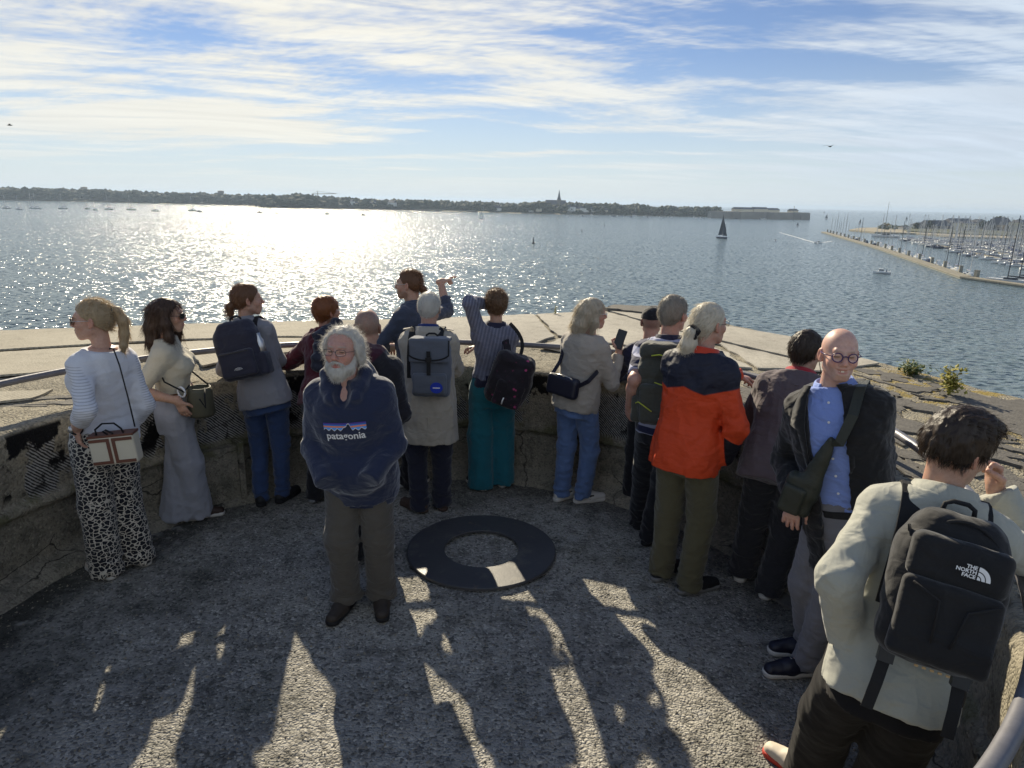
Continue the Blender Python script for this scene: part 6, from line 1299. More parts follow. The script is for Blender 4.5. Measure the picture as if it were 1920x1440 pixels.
p.hair(white, [(-.12, -.085), (-.05, -.07), (-.02, -.045), (.01, -.02), (.03, .03), (.042, .066), (.06, .088), (.12, .1)], .007, 2300, (.02, .055), .0010, 1.1, tuft, .5, .3, side8, .007, 8, wide=1.06, freq=(40, 40, 22))
def beard8(f):
    f.add(ell((0, .052, -.094), (.060, .050, .042))); f.add(ell((0, .07, -.115), (.042, .034, .034)), .02)
    for q in (-1, 1): f.add(cone((q*.069, .008, -.02), (q*.056, .042, -.085), .014, .024), .02); f.add(cone((q*.004, .100, -.050), (q*.034, .087, -.066), .008, .009), .006)
    f.add(ell((0, .103, -.0665), (.021, .02, .0075)), .005, 's')
p.hair(white, None, .0, 1900, (.012, .034), .0011, .7, lambda P, N: N*.6+np.stack([P[:, 0]*2, .25+0*P[:, 0], -1+0*P[:, 0]], 1), .35, .5, beard8, .003, 9, name='beard', cap=False, freq=(60, 60, 30), wide=1.06)
p.glasses(MATS['black_plastic'], MATS['glass_lens'], (.024, .016), thick=.0014, y=.114, z=-.002)
# chest print: mountain skyline stripes over the lettering
tq = p.T(0, .2, .545); prj = lambda V: project_on(hoodie, V, -p.f, .004)
def chest(name, P_, F_, mat, off=.004):
    V = np.array([tq+p.r*(-x_)*-1*0+(-p.r)*0+p.r*(x_*-1)*-1*0 for x_ in [0]]) if False else np.array([tq+p.r*(-x_)+p.u*z_ for x_, z_ in P_]); return link(name, np_mesh(name, project_on(hoodie, V, -p.f, off), F_, False), mat, p.root)
def strip(name, xs, lo, hi, mat, off=.004):
    P_ = []; F_ = []
    for i, x_ in enumerate(xs): P_ += [(x_, lo(x_)), (x_, max(hi(x_), lo(x_)+.0004))]
    for i in range(len(xs)-1): F_.append((2*i, 2*i+2, 2*i+3, 2*i+1))
    return chest(name, P_, F_, mat, off)
xs_ = np.linspace(-.115, .115, 70); pk = lambda x_: .022+.018*abs(((x_*38) % 1.0)-.5)*1.6+.012*math.sin(x_*70)-.5*max(0, .016-abs(x_-.022))*0
gapx = lambda x_: max(0., .028-abs(x_-.018))*1.25
base = lambda x_: min(.0535, .014+.016*abs(((x_*31+.2) % 1.0)-.5)*1.8+gapx(x_))
for nm, z0, z1, mt in (('print_violet_stripe', .048, .056, 'print_violet'), ('print_blue_stripe', .040, .048, 'print_blue'), ('print_orange_stripe', .031, .040, 'print_orange'), ('print_sky_stripe', .0, .031, 'print_sky')):
    strip(nm, xs_, (lambda a_: (lambda x_: max(a_, base(x_))))(z0) if z0 > 0 else base, (lambda b3: (lambda x_: max(b3, base(x_)) if b3 > base(x_) else base(x_)))(z1), MATS[mt])
strip('print_ridge_line', xs_, lambda x_: base(x_)-.0035, lambda x_: base(x_), MATS['print_white'], .005)
V, F_ = text_mesh('patagonia', .060, .0011); chest('lettering', [(x_*.92, z_-.038) for x_, z_, _ in V], F_, MATS['print_white'], .0045)
# ---- 9: woman in striped shirt and teal trousers
def stripe9(n, o, c):
    x = n.math('ADD', n.sep(o)[0], n.math('MULTIPLY', n.sep(o)[2], .10)); return n.mix(n.step(n.math('SINE', n.math('MULTIPLY', x, 560.0)), .0, .5), c, (.34, .36, .46))
cloth('navy_stripe', (.022, .024, .065), pattern=stripe9, wr=.35); cloth('teal', (.012, .14, .19), vary=.12, wr=.3); cloth('navy_plain', (.020, .020, .050), wr=.35)
def flor(n, o, c):
    v = n.voro(n.vec('ADD', o, n.vec('SCALE', n.noise(o, 12, 2, col=True), .03)), 17, 'F1'); k = n.math('SUBTRACT', 1.0, n.step(v, .13, .24)); q = n.step(n.noise(o, 9, 1), .45, .56); c = n.mix(n.math('MULTIPLY', k, q), c, (.50, .06, .20)); return n.mix(n.math('MULTIPLY', n.step(n.noise(o, 26, 3), .62, .7), .5), c, (.10, .02, .06))
cloth('floral_pack', (.014, .010, .016), pattern=flor, wr=.35, rough=.7)
p = Person('woman in navy striped shirt and teal trousers shading her eyes', 1.71, 2, (fz(901, 915), fz(941, 908)), Y(930, 571, 5.46), 8, True, 1.05, 1.05, (.48, .28, .2), foot_yaw=(38, 5))
p.arm(-1, Y(916, 568, 5.54), (-.62, -1, -.66), True, .3, hdir=(.8, .5, .1), palm=(0, .1, -1)); p.arm(1, Y(897, 650, 5.74), (1, -.3, -.6), True, .5, hdir=(-1, .15, -.15), palm=(0, 0, -1))
p.body(); p.trousers(MATS['teal'], (.108, .104, .108), .016, .14, .035, fold=.012, fs=(9, 9, 2.2), stack=.004, sd=31)
p.top('shirt', MATS['navy_stripe'], .018, .16, 1.1, (.068, .062, .05), 1.9, 1.0, fold=.010, fs=(7, 7, 5), sd=33); p.collar(MATS['navy_plain'], .068, .045, .985)
f = Field(*bounds(p.T(-.25, -.25, 0), p.T(.25, .25, .25), pad=.03), .009); f.add(p.torso(.024, .03, .24)); p.ob('waist_layer', f.nets(lambda P: .012*pnoise(P*np.array((9, 9, 12)))), MATS['navy_plain'])
p.shoes(MATS['shoe_black'], MATS['sole_white'])
def bun(f): f.add(ell((0, -.06, .05), (.07, .075, .075)), .03); f.add(ell((.0, -.115, .02), (.045, .035, .045)), .02)
p.hair(curly, None, .014, 2600, (.02, .05), .0015, 1.6, lambda P, N: N*.8+np.random.default_rng(1).normal(size=P.shape)*.7, .3, .2, bun, .007, 10, freq=(45, 45, 45))
rt = p.place('floral_backpack', 'black backpack with pink flower print slung low on one shoulder', 'backpack', .13, -.145, -.17); f = Field((-.26, -.24, -.05), (.26, .06, .6), .008)
R_ = np.array(Matrix.Rotation(rad(-16), 3, 'Y')); f.add(rbox((0, -.09, .24), (.165, .085, .22), .07, R_)); f.add(ell((.02, -.12, .2), (.14, .10, .17), R_), .05); sdf_obj('pack_body', f, MATS['floral_pack'], rt, lambda P: .010*pnoise(P*8)+.005*pnoise(P*20))
f = Field((-.22, -.26, -.02), (.22, 0, .3), .008); f.add(rbox((-.01, -.185, .15), (.115, .03, .11), .028, R_)); sdf_obj('pocket', f, MATS['floral_pack'], rt, lambda P: .006*pnoise(P*12))
b = MB(); b.tube([(-.06, -.225, .08), (-.055, -.226, .11), (-.045, -.224, .135)], .006, 6); b.obj('zip_pull', MATS['print_white'], rt, True)
P_ = [p.cf(v) for v in p.shoulder_path(.02, .10, .2, .3, .03, 13)]; strap('shoulder_strap', [(-.02, -.06, .44)]+P_[3:], .055, .012, MATS['floral_pack'], rt, [A3(0, -1, .1)]*3+[A3(0, -.4, 1)]*8)
strap('loose_strap', [(.075+.02*math.sin(3.1*t)-.10*t**2.2, -.05+.07*t, .44+.23*t) for t in np.linspace(0, 1, 10)], .028, .008, MATS['strap_black'], rt, A3(0, -1, .3))

# ---- 10: long haired visitor in beige jumper with phone
cloth('beige_knit', (.40, .36, .31), vary=.06, wr=.35)
p = Person('visitor with long ash blond hair in beige jumper and jeans holding a phone', 1.70, -42, (fz(1053, 936), fz(1093, 941)), Y(1111, 588, 5.27), -76, False, 1.0, 1.08, (.50, .29, .22), foot_yaw=(-50, -74))
p.arm(1, Y(1160, 662, 5.27), (-.1, -.4, -1), True, .9, hdir=(.15, .1, 1), palm=(-.6, .5, 0)); p.arm(-1, Y(1112, 690, 5.62), (-1, -.3, -.5), False)
p.body(); p.trousers(MATS['jeans_blue'], (.102, .076, .066), .010, .05, .05, fold=.010, sd=35)
p.top('jumper', MATS['beige_knit'], .028, -.19, 1.05, (.066, .06, .048), 1.92, .99, fold=.011, fs=(6, 6, 9), sd=37)
plain('trainer_pale', (.56, .55, .52), .6, .3); p.shoes(MATS['trainer_pale'], MATS['sole_white'], sz=1.04)
for q in (-1, 1): b = MB(); c_ = p.A[q]*A3(1, 1, 0)+p.fd[q]*.06+np.cross(p.fd[q], A3(0, 0, 1))*.041; b.box(tuple(c_+A3(0, 0, .052)), (.018, .004, .020), math.atan2(p.fd[q][1], p.fd[q][0])); b.obj('side_stripe', MATS['black_plastic'], p.root)
def long10(f):
    chain(f, [A3(0, -.07, .0), A3(0, -.10, -.08), A3(-.01, -.11, -.15), A3(-.02, -.12, -.20)], [.07, .062, .048, .02], .03, (A3(1, 0, 0), 1.3))
    for q in (-1, 1): chain(f, [A3(q*.074, .0, .03), A3(q*.086, -.01, -.05), A3(q*.084, -.02, -.14)], [.026, .028, .014], .03)
p.hair(ash, [(-.12, -.09), (-.05, -.08), (-.02, -.05), (.02, .0), (.045, .03), (.07, .06), (.12, .08)], .011, 2200, (.05, .12), .0016, .35, lambda P, N: np.stack([P[:, 0]*.3, -.35+0*P[:, 0], -1+0*P[:, 0]], 1), .08, .2, long10, .005, 11, freq=(55, 55, 6), lo=(-.16, -.2, -.26))
p.glasses(MATS['print_white'], None, (.022, .013), thick=.0022)
w_ = p.base+p.R @ (p.W[1]); ph = empty('mobile_phone', w_+np.array([.0, -.02, .115]), rad(-20)); ph.rotation_euler[0] = rad(-14); ph.rotation_euler[1] = rad(14); tag(ph, 'black mobile phone held up by the ash blond visitor', 'phone')
f = Field((-.05, -.02, -.09), (.05, .02, .09), .003); f.add(rbox((0, 0, 0), (.037, .0055, .077), .005)); sdf_obj('case', f, MATS['black_plastic'], ph); b = MB(); b.box((0, .0058, 0), (.033, .0006, .072)); b.obj('screen', MATS['window_dark'] if 'window_dark' in MATS else MATS['black_plastic'], ph); b = MB(); b.box((-.02, -.007, .055), (.011, .002, .013)); b.obj('camera_bump', MATS['black_plastic'], ph)
rt = p.place('crossbody_bag', 'navy leather crossbody bag at the back of the ash blond visitor', 'bag', -.015, -.165, .0); plain('navy_leather', (.012, .013, .028), .42, .5, vary=.2, bump=.15)
f = Field((-.2, -.09, -.02), (.2, .06, .22), .006); f.add(rbox((0, -.03, .09), (.145, .038, .082), .03)); sdf_obj('pouch', f, MATS['navy_leather'], rt, lambda P: .003*pnoise(P*12)); b = MB(); b.tube([(-.125, -.045, .165), (0, -.05, .175), (.125, -.045, .165)], .004, 6); b.obj('zip', MATS['metal_silver'], rt, True)
P_ = p.shoulder_path(-.13, -.11, .15, .3, .026, 13); strap('strap', [(-.13, -.02, .15)]+[p.cf(v) for v in P_[1:]], .035, .006, MATS['navy_leather'], rt, [A3(-.2, -1, .2)]*5+[A3(0, -.3, 1)]*4+[A3(0, 1, .2)]*4); strap('strap', [(.135, -.02, .12), (.19, .02, .17), (.2, .1, .24), (.14, .28, .32)], .035, .006, MATS['navy_leather'], rt, A3(1, -.4, 0))

# ---- 11: man in cap, mostly hidden
hd = Y(1222, 603, 5.32); p = Person('man in black cap and navy top behind the striped polo shirt man', 1.66, -12, ((hd[0]-.08, 5.26), (hd[0]+.12, 5.24)), hd, -10, False, 1.02, 1.0, (.46, .26, .2), pelvis=(hd[0]+.02, 5.20, .90))
p.arm(-1, Y(1190, 710, 5.58), (-1, -.45, -.3), False); p.arm(1, Y(1260, 700, 5.56), (1, -.2, -.5), False); p.body(stubble=((.16, .12, .10), lambda x, y, z: np.minimum(z+.05-.5*np.maximum(y, 0), .04-y), .6)); p.trousers(MATS['black_cloth'], h=.014)
p.top('top', MATS['navy_plain'], .02, -.25, 1.0, (.068, .062, .05), 1.93, 1.0, sd=41, h=.011); p.collar(MATS['navy_plain'], .068, .03, .99); p.shoes(MATS['shoe_black'], MATS['sole_grey'], h=.01)
f = Field((-.12, -.15, -.02), (.12, .22, .16), .005); f.add(ell((0, -.014, .035), (.088, .108, .097))); f.add(cone((0, .08, .045), (0, .15, .035), .012, .008, (A3(1, 0, 0), 5.5)), .01); f.cut(lambda x, y, z: .03-z-.18*np.minimum(y, 0)*0+0*x+0*y)
V, F = f.nets(lambda P: .0015*pnoise(P*30)); link('cap', np_mesh('cap', p.hx(V), F), MATS['black_cloth'], p.root)

# ---- 12: grey haired man in striped polo with green backpack
def polo(n, o, c):
    z = n.sep(o)[2]; return n.mix(n.step(n.math('SINE', n.math('MULTIPLY', z, 66.0)), -.1, .1), c, (.42, .44, .60))
cloth('polo_stripe', (.020, .024, .075), pattern=polo, wr=.3); cloth('pack_green', (.060, .062, .052), vary=.25, wr=.5, rough=.7); plain('cord_lime', (.50, .56, .06), .6, .3)
p = Person('grey haired man in blue and white striped polo shirt with olive grey rucksack', 1.83, -22, (fz(1196, 985), fz(1216, 1016)), Y(1263, 588, 4.52), -46, False, 1.02, 1.05, (.48, .27, .21), foot_yaw=(-10, -30), pelvis=(1.06, 4.46, .985))
p.bare = True; p.arm(-1, Y(1180, 762, 4.42), (-.3, -1, 0), True, .45, palm=(1, .3, 0)); p.arm(1, Y(1300, 740, 4.85), (1, 0, -.6), True, .5)
p.brow = (.2, .17, .14); p.body(); p.trousers(MATS['black_cloth'], (.105, .08, .066), sd=43)
p.top('polo_shirt', MATS['polo_stripe'], .016, -.16, 1.03, (.074, .068, .05), .82, 1.0, sd=45, fold=.009); p.collar(MATS['navy_plain'], .070, .04, .985); p.shoes(MATS['shoe_black'], MATS['shoe_black'])
p.hair(grey, [(-.12, -.07), (-.05, -.055), (-.015, .0), (.03, .02), (.05, .05), (.08, .08), (.12, .09)], .009, 3200, (.012, .028), .0014, .5, None, .8, .2, None, .003, 12)
def ex12(root, w, h, d):
    f = Field((-w*.6, -d-.06, h*.7), (w*.6, .05, h+.1), .007); f.add(rbox((0, -d*.45, h*.97), (w*.47, d*.55, .055), .045)); sdf_obj('lid_pocket', f, MATS['pack_green'], root, lambda P: .006*pnoise(P*12))
    for q in (-1, 1): b = MB(); b.tube([(q*w*.5, -d*.3, h*.12), (q*w*.57, -d*.6, h*.25), (q*w*.40, -d-.04, h*.33), (q*w*.1, -d-.05, h*.22)], .004, 6); b.obj('cord', MATS['cord_lime'], root, True)
    b = MB(); b.tube([(-w*.5, -d*.4, h*.15), (-w*.6, -d*.5, h*.22), (-w*.58, -d*.5, h*.05), (-w*.5, -d*.6, h*.1)], .0045, 6); b.obj('cord_loop', MATS['cord_lime'], root, True); b = MB(); b.tube([(-.02, -d-.05, h*.6), (.12, -d-.045, h*.52)], .0035, 6); b.obj('cord', MATS['cord_lime'], root, True)
    b = MB(); b.tube([(-.05, -d-.02, h*.93), (.0, -d-.03, h*.95), (.06, -d-.02, h*.92), (.062, -d-.022, h*.86)], .0045, 6); b.obj('lid_zip', MATS['cord_lime'], root, True)
    for k in range(2): b = MB(); b.box((.03, -d-.052, h*.10+.018*k), (.016, .002, .004)); b.obj('reflective_tab', MATS['print_white'], root)
    f = Field((-w*.8, -d, 0), (-w*.3, .02, h*.45), .007); f.add(rbox((-w*.5, -d*.45, h*.2), (.035, d*.42, h*.18), .025)); sdf_obj('side_pocket', f, MATS['pack_green'], root, lambda P: .005*pnoise(P*15))
backpack(p, 'olive grey hiking rucksack with lime cords on the striped polo shirt', MATS['pack_green'], .30, .50, .18, .02, .0, .02, .9, .06, pocket=(.8, .5), extra=ex12)

# ---- 13: visitor in red and navy jacket, long white ponytail
def red13(n, o, c):
    x, y, z = n.sep(o); yoke = n.step(n.math('SUBTRACT', z, n.math('MULTIPLY', n.math('ABSOLUTE', n.math('SUBTRACT', n.math('ABSOLUTE', x), .12)), .30)), RZ13-.006, RZ13+.006); top_ = 1.0
    c = n.mix(n.math('MULTIPLY', yoke, top_), c, (.022, .024, .042)); pk_ = n.math('MULTIPLY', n.step(n.math('ABSOLUTE', x), .235, .24), n.math('MULTIPLY', n.step(z, .86, .865), n.math('SUBTRACT', 1.0, n.step(n.math('ADD', z, n.math('MULTIPLY', x, .5)), 1.20, 1.205)))); return n.mix(pk_, c, (.015, .015, .022))
RZ13 = 1.335; cloth('red_shell', (.70, .075, .022), pattern=red13, wr=.4, rough=.6, vary=.08, sheen=0); cloth('red_collar', (.60, .055, .022), wr=.3, rough=.6); cloth('khaki', (.115, .105, .060), vary=.12, wr=.4, weave=1200)
p = Person('visitor with long white ponytail in red and navy jacket and khaki trousers', 1.84, -38, (fz(1240, 1082), fz(1292, 1108)), Y(1330, 607, 4.0), -62, False, .99, 1.05, (.50, .29, .22), foot_yaw=(-52, -72))
p.arm(1, Y(1352, 862, 3.92), (.5, -1, 0), False); p.arm(-1, Y(1388, 708, 4.50), (-.4, .2, -1), True, .55, hdir=(.9, .35, -.15), palm=(0, 0, -1))
p.body(); p.trousers(MATS['khaki'], (.104, .080, .070), .012, .0, .045, sd=47, fold=.011)
def cut13(f): pass
p.top('jacket', MATS['red_shell'], .030, -.26, 1.10, (.080, .072, .060), 1.96, 1.0, fold=.013, fs=(6, 6, 5), sd=49); p.collar(MATS['red_collar'], .080, .065, .96, .4, .3); p.shoes(MATS['shoe_black'], MATS['sole_grey'], sz=1.05)
def tail13(f): chain(f, [A3(0, -.095, -.03), A3(0, -.13, -.045), A3(-.01, -.135, -.11), A3(-.02, -.12, -.18), A3(-.03, -.115, -.25)], [.022, .036, .048, .042, .010], .015)
p.hair(pale, [(-.12, -.08), (-.05, -.06), (-.015, -.01), (.02, .01), (.045, .04), (.07, .075), (.12, .09)], .009, 2000, (.04, .09), .0014, .1, lambda P, N: np.where((P[:, 2] > -.04)[:, None], np.stack([-P[:, 0]*3, -1+0*P[:, 0], -.75+0*P[:, 0]], 1), np.array([[-.05, 0, -1.]])), .06, .15, tail13, .0035, 13, freq=(70, 40, 12), lo=(-.13, -.2, -.3))
b = MB(); b.tube(p.hx(np.array([(.042*math.cos(a), -.125+.01*math.sin(a*3), -.042+.036*math.sin(a)) for a in np.linspace(0, 6.28, 19)])), [.013+.004*math.sin(i*2.1) for i in range(19)], 8); b.obj('scrunchie', MATS['strap_black'], p.root, True); p.glasses(MATS['black_plastic'], MATS['glass_lens'], (.022, .014))

# ---- 14: man in mauve brown shirt leaning on the rail
cloth('mauve_shirt', (.125, .095, .105), vary=.12, wr=.4); cloth('charcoal', (.030, .030, .036), vary=.2, wr=.45); cloth('scarf_red', (.42, .02, .035), wr=.4)
p = Person('brown haired man in mauve brown shirt with red collar leaning on the rail', 1.76, -30, (fz(1390, 1082), fz(1442, 1116)), Y(1512, 658, 4.12), -58, False, 1.16, 1.12, (.44, .27, .2), hp=-8, foot_yaw=(-30, -50), pelvis=(1.66, 3.92, .93))
p.arm(-1, Y(1452, 775, 4.45), (-1, -.4, -.3), False); p.arm(1, Y(1560, 800, 4.4), (1, -.6, -.4), False)
p.body(); p.trousers(MATS['charcoal'], (.112, .088, .080), .012, .0, .05, sd=51, fold=.014)
p.top('shirt', MATS['mauve_shirt'], .028, -.34, 1.12, (.078, .072, .056), 1.9, 1.0, fold=.012, fs=(6, 6, 4.5), sd=53); p.collar(MATS['scarf_red'], .078, .055, .975, .3, .4); p.shoes(MATS['trainer_pale'], MATS['sole_white'], sz=1.03)
b = MB(); yy = -(np.interp(.84, p.sec[:, 0], p.sec[:, 2])+.036); b.box(tuple(p.T(0, yy, .80)), (.022, .008, .014)); b.obj('hang_loop', MATS['mauve_shirt'], p.root)
b = MB(); b.tube([p.T(.17*q, -(np.interp(.86, p.sec[:, 0], p.sec[:, 2])+.022)*(.85 if abs(q) > .7 else 1), .86) for q in np.linspace(-1, 1, 9)], .003, 5); b.obj('yoke_seam', MATS['mauve_shirt'], p.root, True)
p.hair(dark, [(-.12, -.08), (-.05, -.065), (-.02, -.03), (.02, -.01), (.05, .035), (.08, .07), (.12, .08)], .014, 1900, (.025, .05), .0015, .5, None, .2, .4, None, .005, 14); p.glasses(MATS['black_plastic'], None, (.022, .014))
b = MB(); b.tube(p.hx(np.array([(.080, .0, -.01), (.085, .03, -.06), (.07, .09, -.12), (.05, .08, -.19)])), .0025, 5); b.obj('glasses_cord', MATS['black_plastic'], p.root, True)

# ---- 15: bald man in round glasses
def open15(n, o, c): return c
cloth('black_wool', (.015, .015, .017), vary=.25, wr=.4, weave=500); cloth('blue_shirt', (.24, .34, .74), vary=.06, wr=.5); cloth('grey_chino', (.20, .20, .225), vary=.10, wr=.35); plain('sling_leather', (.030, .034, .026), .5, .4, vary=.3, bump=.3, bscale=90); plain('frame_purple', (.035, .012, .10), .3, .5)
p = Person('smiling bald man in round purple glasses with dark jacket and blue shirt', 1.86, 122, (fz(1504, 1262), fz(1512, 1224)), Y(1574, 664, 3.12), 168, False, 1.06, 1.06, (.62, .38, .30), hp=3, hs=.97, tyaw=140, foot_yaw=(97, 92), pelvis=(1.66, 3.06, .985))
p.arm(1, Y(1490, 938, 3.10), (.1, 1, 0), True, .35, hdir=(-.12, -.1, -1), palm=(.5, .7, 0)); p.arm(-1, Y(1648, 965, 2.98), (.5, .8, 0), True, .4)
p.brow = (.42, .28, .22); p.body(h_head=.004, face='open', smile=True, stubble=((.42, .30, .25), lambda x, y, z: np.minimum(.0-z-.0, y-.01)-.045, .25)); p.trousers(MATS['grey_chino'], (.098, .074, .062), .010, .10, .045, sd=55, fold=.009)
p.top('shirt', MATS['blue_shirt'], .010, -.02, 1.0, (.05, .045, .035), 1.8, 1.0, sd=57, fold=.006); p.collar(MATS['blue_shirt'], .070, .045, .985, .5, .6)
b = MB(); yy = lambda t: np.interp(t, p.sec[:, 0], p.sec[:, 2])+np.interp(t, p.sec[:, 0], p.sec[:, 3])+.016
for k in range(6): c_ = p.T(0, yy(.9-.14*k), .9-.14*k); b = MB(); b.lathe([(.001, .0), (.006, .0), (.006, .002), (.001, .0025)], 10); M = Vector(p.f).to_track_quat('Z', 'Y').to_matrix(); b.v = [tuple(M @ Vector(v)+Vector(c_)) for v in b.v]; b.obj('button', MATS['print_white'], p.root)
ring_ = [p.T(math.sin(a)*(np.interp(.03, p.sec[:, 0], p.sec[:, 1])+.016), math.cos(a)*(np.interp(.03, p.sec[:, 0], p.sec[:, 2])+.016)+np.interp(.03, p.sec[:, 0], p.sec[:, 3]), .02) for a in np.linspace(0, 6.283, 33)]; strap('belt', ring_, .034, .006, MATS['strap_black'], p.root, [unit(v-p.T(0, 0, .02)) for v in ring_])
jm = {}
def jopen(f):
    # the coat hangs open: remove a wedge down the front
    P0, r_, f_, u_, L_ = p.P, p.r, p.f, p.u, p.L
    def fn(x, y, z):
        qx, qy, qz = x-P0[0], y-P0[1], z-P0[2]; X = qx*r_[0]+qy*r_[1]+qz*r_[2]; Y_ = qx*f_[0]+qy*f_[1]+qz*f_[2]; g = (qx*u_[0]+qy*u_[1]+qz*u_[2])/L_; hw = np.interp(g, [-.6, .1, .6, .95, 1.1], [.11, .075, .085, .085, .09]); return np.maximum(np.abs(X-.015)-hw, .015-Y_)
    f.cut(lambda x, y, z: -fn(x, y, z))
p.top('jacket', MATS['black_wool'], .030, -.46, 1.10, (.076, .070, .058), 1.93, 1.0, mods=jopen, fold=.010, sd=59, h=.008)
for q in (-1, 1):      # turned back lapels
    V_ = []; 
    for t_, x0_, x1_ in ((1.03, .055, .095), (.97, .075, .12), (.86, .085, .15), (.74, .09, .165), (.70, .09, .13), (.5, .09, .112), (.3, .082, .10)):
        for xx, o_ in ((x0_, .040), (x1_, .036)): V_.append(p.T(q*xx+.015, (np.interp(t_, p.sec[:, 0], p.sec[:, 2])*math.sqrt(max(.05, 1-(xx/(np.interp(t_, p.sec[:, 0], p.sec[:, 1])+.03))**2))+np.interp(t_, p.sec[:, 0], p.sec[:, 3])+o_), t_))
    b = MB(); b.add(V_, [(2*i, 2*i+2, 2*i+3, 2*i+1) for i in range(6)]); o_ = b.obj('lapel', MATS['black_wool'], p.root, True); md = o_.modifiers.new('t', 'SOLIDIFY'); md.thickness = .006
p.shoes(MATS['navy_leather'], MATS['sole_white'], sz=1.04); p.glasses(MATS['frame_purple'], MATS['glass_lens'], (.0215, .0205), True, .0026, z=-.001)
b = MB(); P_ = [(.0068*(k-2.5), .0925-.010*((k-2.5)/2.5)**2, -.0655+.005*((k-2.5)/2.5)**2) for k in range(6)]
for q_ in P_: b.box((q_[0], q_[1], q_[2]), (.0034, .003, .0050), top=.95)
b.v = [tuple(v) for v in p.hx(np.array(b.v))]; b.obj('teeth', MATS['teeth'], p.root)
rt = p.place('sling_bag', 'dark olive leather sling bag worn across the bald man chest', 'bag', .10, .165, .17); f = Field((-.22, -.1, -.16), (.22, .14, .4), .007)
f.add(rbox((.07, .0, .02), (.075, .035, .105), .03, np.array(Matrix.Rotation(rad(25), 3, 'Y')))); f.add(cone((.04, .01, .03), (-.11, .0, .28), .062, .022, (A3(0, 1, 0), .45)), .03); sdf_obj('pouch', f, MATS['sling_leather'], rt, lambda P: .005*pnoise(P*12)+.003*pnoise(P*30))
f = Field((-.1, -.1, -.16), (.22, .14, .2), .007); f.add(rbox((.095, .035, .005), (.055, .022, .075), .018, np.array(Matrix.Rotation(rad(25), 3, 'Y')))); sdf_obj('front_pocket', f, MATS['sling_leather'], rt, lambda P: .004*pnoise(P*18))
top15 = [p.cf(p.T(-.05, yy(.62)+.035, .62)), p.cf(p.T(-.115, yy(.80)+.028, .82)), p.cf(p.T(-.135, .06, .945)+p.u*.03), p.cf(p.T(-.13, -.04, .95)+p.u*.035), p.cf(p.T(-.10, -.14, .80)), p.cf(p.T(.0, -.17, .5)), p.cf(p.T(.15, -.1, .15))]
strap('strap', [(-.11, .0, .28)]+top15, .045, .006, MATS['sling_leather'], rt, [A3(0, 1, .2)]*3+[A3(0, .2, 1)]*2+[A3(0, -1, .3)]*3)

# ---- 16: man in sage overshirt with the big black backpack
cloth('sage', (.43, .43, .37), vary=.07, wr=.45, weave=1200); cloth('washed_black', (.010, .009, .010), vary=.3, wr=.15, sheen=.05); cloth('pack_black', (.012, .012, .014), vary=.25, wr=.35, rough=.75)
hd = Y(1797, 838, 2.10); p = Person('dark haired man in sage overshirt with large black backpack resting chin on hand', 1.80, -36, (fz(1512, 1462), (1.47, 2.20)), hd, -74, False, .98, .98, (.50, .30, .22), hp=-12, hr=6, tyaw=-24, foot_yaw=(40, -20), pelvis=(1.30, 1.96, .94))
p.arm(-1, Y(1588, 1200, 1.99), (-.9, -.7, 0), False); p.arm(1, Y(1866, 915, 2.24), (.9, -.2, -1), True, 1.15, hdir=(-.25, .05, 1), palm=(-1, -.1, 0))
p.brow = (.03, .02, .015); p.body(h_head=.004, stubble=((.20, .135, .10), lambda x, y, z: np.minimum(-.04-z, y+.0), .35)); p.trousers(MATS['washed_black'], (.112, .098, .095), .014, .05, .03, sd=61, fold=.011, fs=(6, 6, 3), stack=.0)
p.top('overshirt', MATS['sage'], .028, -.20, 1.10, (.080, .074, .060), 1.93, 1.0, fold=.009, fs=(5, 5, 4), sd=63, h=.008); p.collar(MATS['sage'], .078, .05, .975, .4, .6)
plain('trainer_cream', (.62, .55, .45), .6, .3); plain('lace_red', (.55, .06, .04), .6, .3); p.shoes(MATS['trainer_cream'], MATS['lace_red'])
p.hair(dark, [(-.12, -.035), (-.06, -.035), (-.035, -.02), (-.01, .014), (.015, -.002), (.035, .02), (.06, .04), (.12, .045)], .016, 3000, (.03, .06), .0015, .22, lambda P, N: np.stack([P[:, 0]*1.5, .25+(P[:, 2] > .06)*1.4, -.9+(P[:, 2] > .06)*.7], 1), .04, .35, lambda f: f.add(ell((0, .03, .09), (.072, .075, .04)), .03), .006, 16, freq=(45, 30, 20), h=.0045)
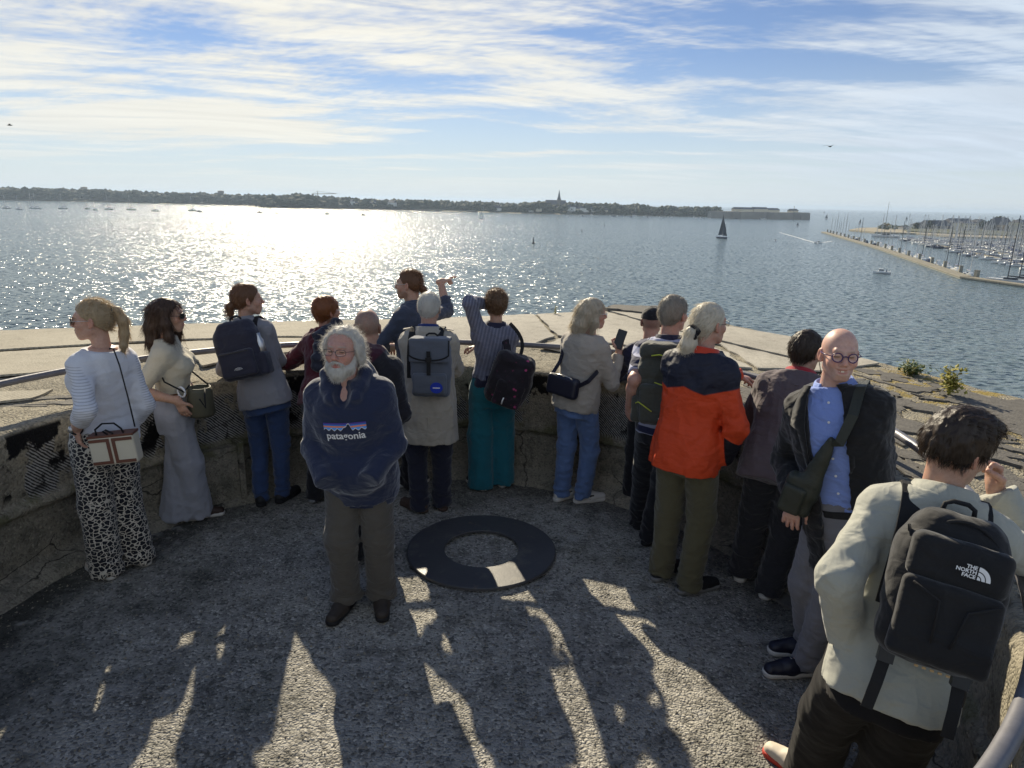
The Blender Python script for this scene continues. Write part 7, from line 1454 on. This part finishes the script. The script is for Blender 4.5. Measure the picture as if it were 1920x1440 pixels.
def ex16(root, w, h, d):
    f = Field((-w*.6, -d-.09, h*.45), (w*.6, .0, h), .007); f.add(rbox((0, -d*.92, h*.69), (w*.43, .036, h*.15), .03)); sdf_obj('top_pocket', f, MATS['pack_black'], root, lambda P: .006*pnoise(P*10))
    b = MB(); b.tube([(-w*.36, -d-.048, h*.53), (-w*.12, -d-.05, h*.46), (-w*.10, -d-.05, h*.2)], .004, 6); b.tube([(w*.36, -d-.048, h*.53), (w*.12, -d-.05, h*.44), (w*.06, -d-.05, h*.2)], .004, 6); b.obj('front_seam', MATS['strap_black'], root, True)
    yb = -d-.050; x0, z0 = .03, h*.675
    for k, tx_ in enumerate(('THE', 'NORTH', 'FACE')): V, F_ = text_mesh(tx_, .0145, .0005); V[:, 0] -= V[:, 0].max(); link('lettering', np_mesh('lettering', np.stack([V[:, 0]+x0, np.full(len(V), yb), V[:, 1]+z0+.0128*(1-k)], 1), F_, False), MATS['print_white'], root)
    for r0, r1 in ((.0, .0085), (.011, .0195), (.022, .033)):
        a_ = np.linspace(0, math.pi/2, 12); b = MB(); V = [(x0+.004+r*math.cos(t), yb, z0-.0134+r*1.12*math.sin(t)) for r in (max(r0, .0005), r1) for t in a_]; b.add(V, [(i, 12+i, 13+i, i+1) for i in range(11)]); b.obj('dome_emblem', MATS['print_white'], root)
    for q in (-1, 1):
        b = MB(); b.box((q*.10, -d*.5, -.01), (.022, .014, .022)); b.obj('buckle', MATS['black_plastic'], root); strap('hanging_strap', [(q*.10, -d*.5, -.02), (q*.105, -d*.52, -.1), (q*.11, -d*.45, -.19)], .034, .004, MATS['strap_black'], root, A3(0, -1, 0))
    for q, zz_ in ((-1, .80), (-1, .62), (1, .72)):
        b = MB(); b.tube([(q*w*.44, -d*.68, h*zz_), (q*w*.46, -d*.75, h*zz_+.02), (q*w*.40, -d*.80, h*zz_-.03), (q*w*.43, -d*.75, h*zz_-.06), (q*w*.46, -d*.7, h*zz_-.02)], .0042, 6); b.obj('zip_pull', MATS['strap_black'], root, True)
    b = MB(); b.tube([(w*.44*math.cos(a), -d*.80, h*.55+h*.40*math.sin(a)) for a in np.linspace(.1, math.pi-.1, 22)], .006, 6); b.obj('zip', MATS['strap_black'], root, True)
    for k in range(5): b = MB(); b.box((-.05+.02*k, -d-.05, h*.045), (.005, .002, .003)); b.obj('stitched_mark', MATS['gold_leather'], root)
backpack(p, 'large black backpack with white lettering on the sage overshirt', MATS['pack_black'], .305, .47, .18, .14, .02, .03, .88, .075, pocket=(.86, .5), extra=ex16)
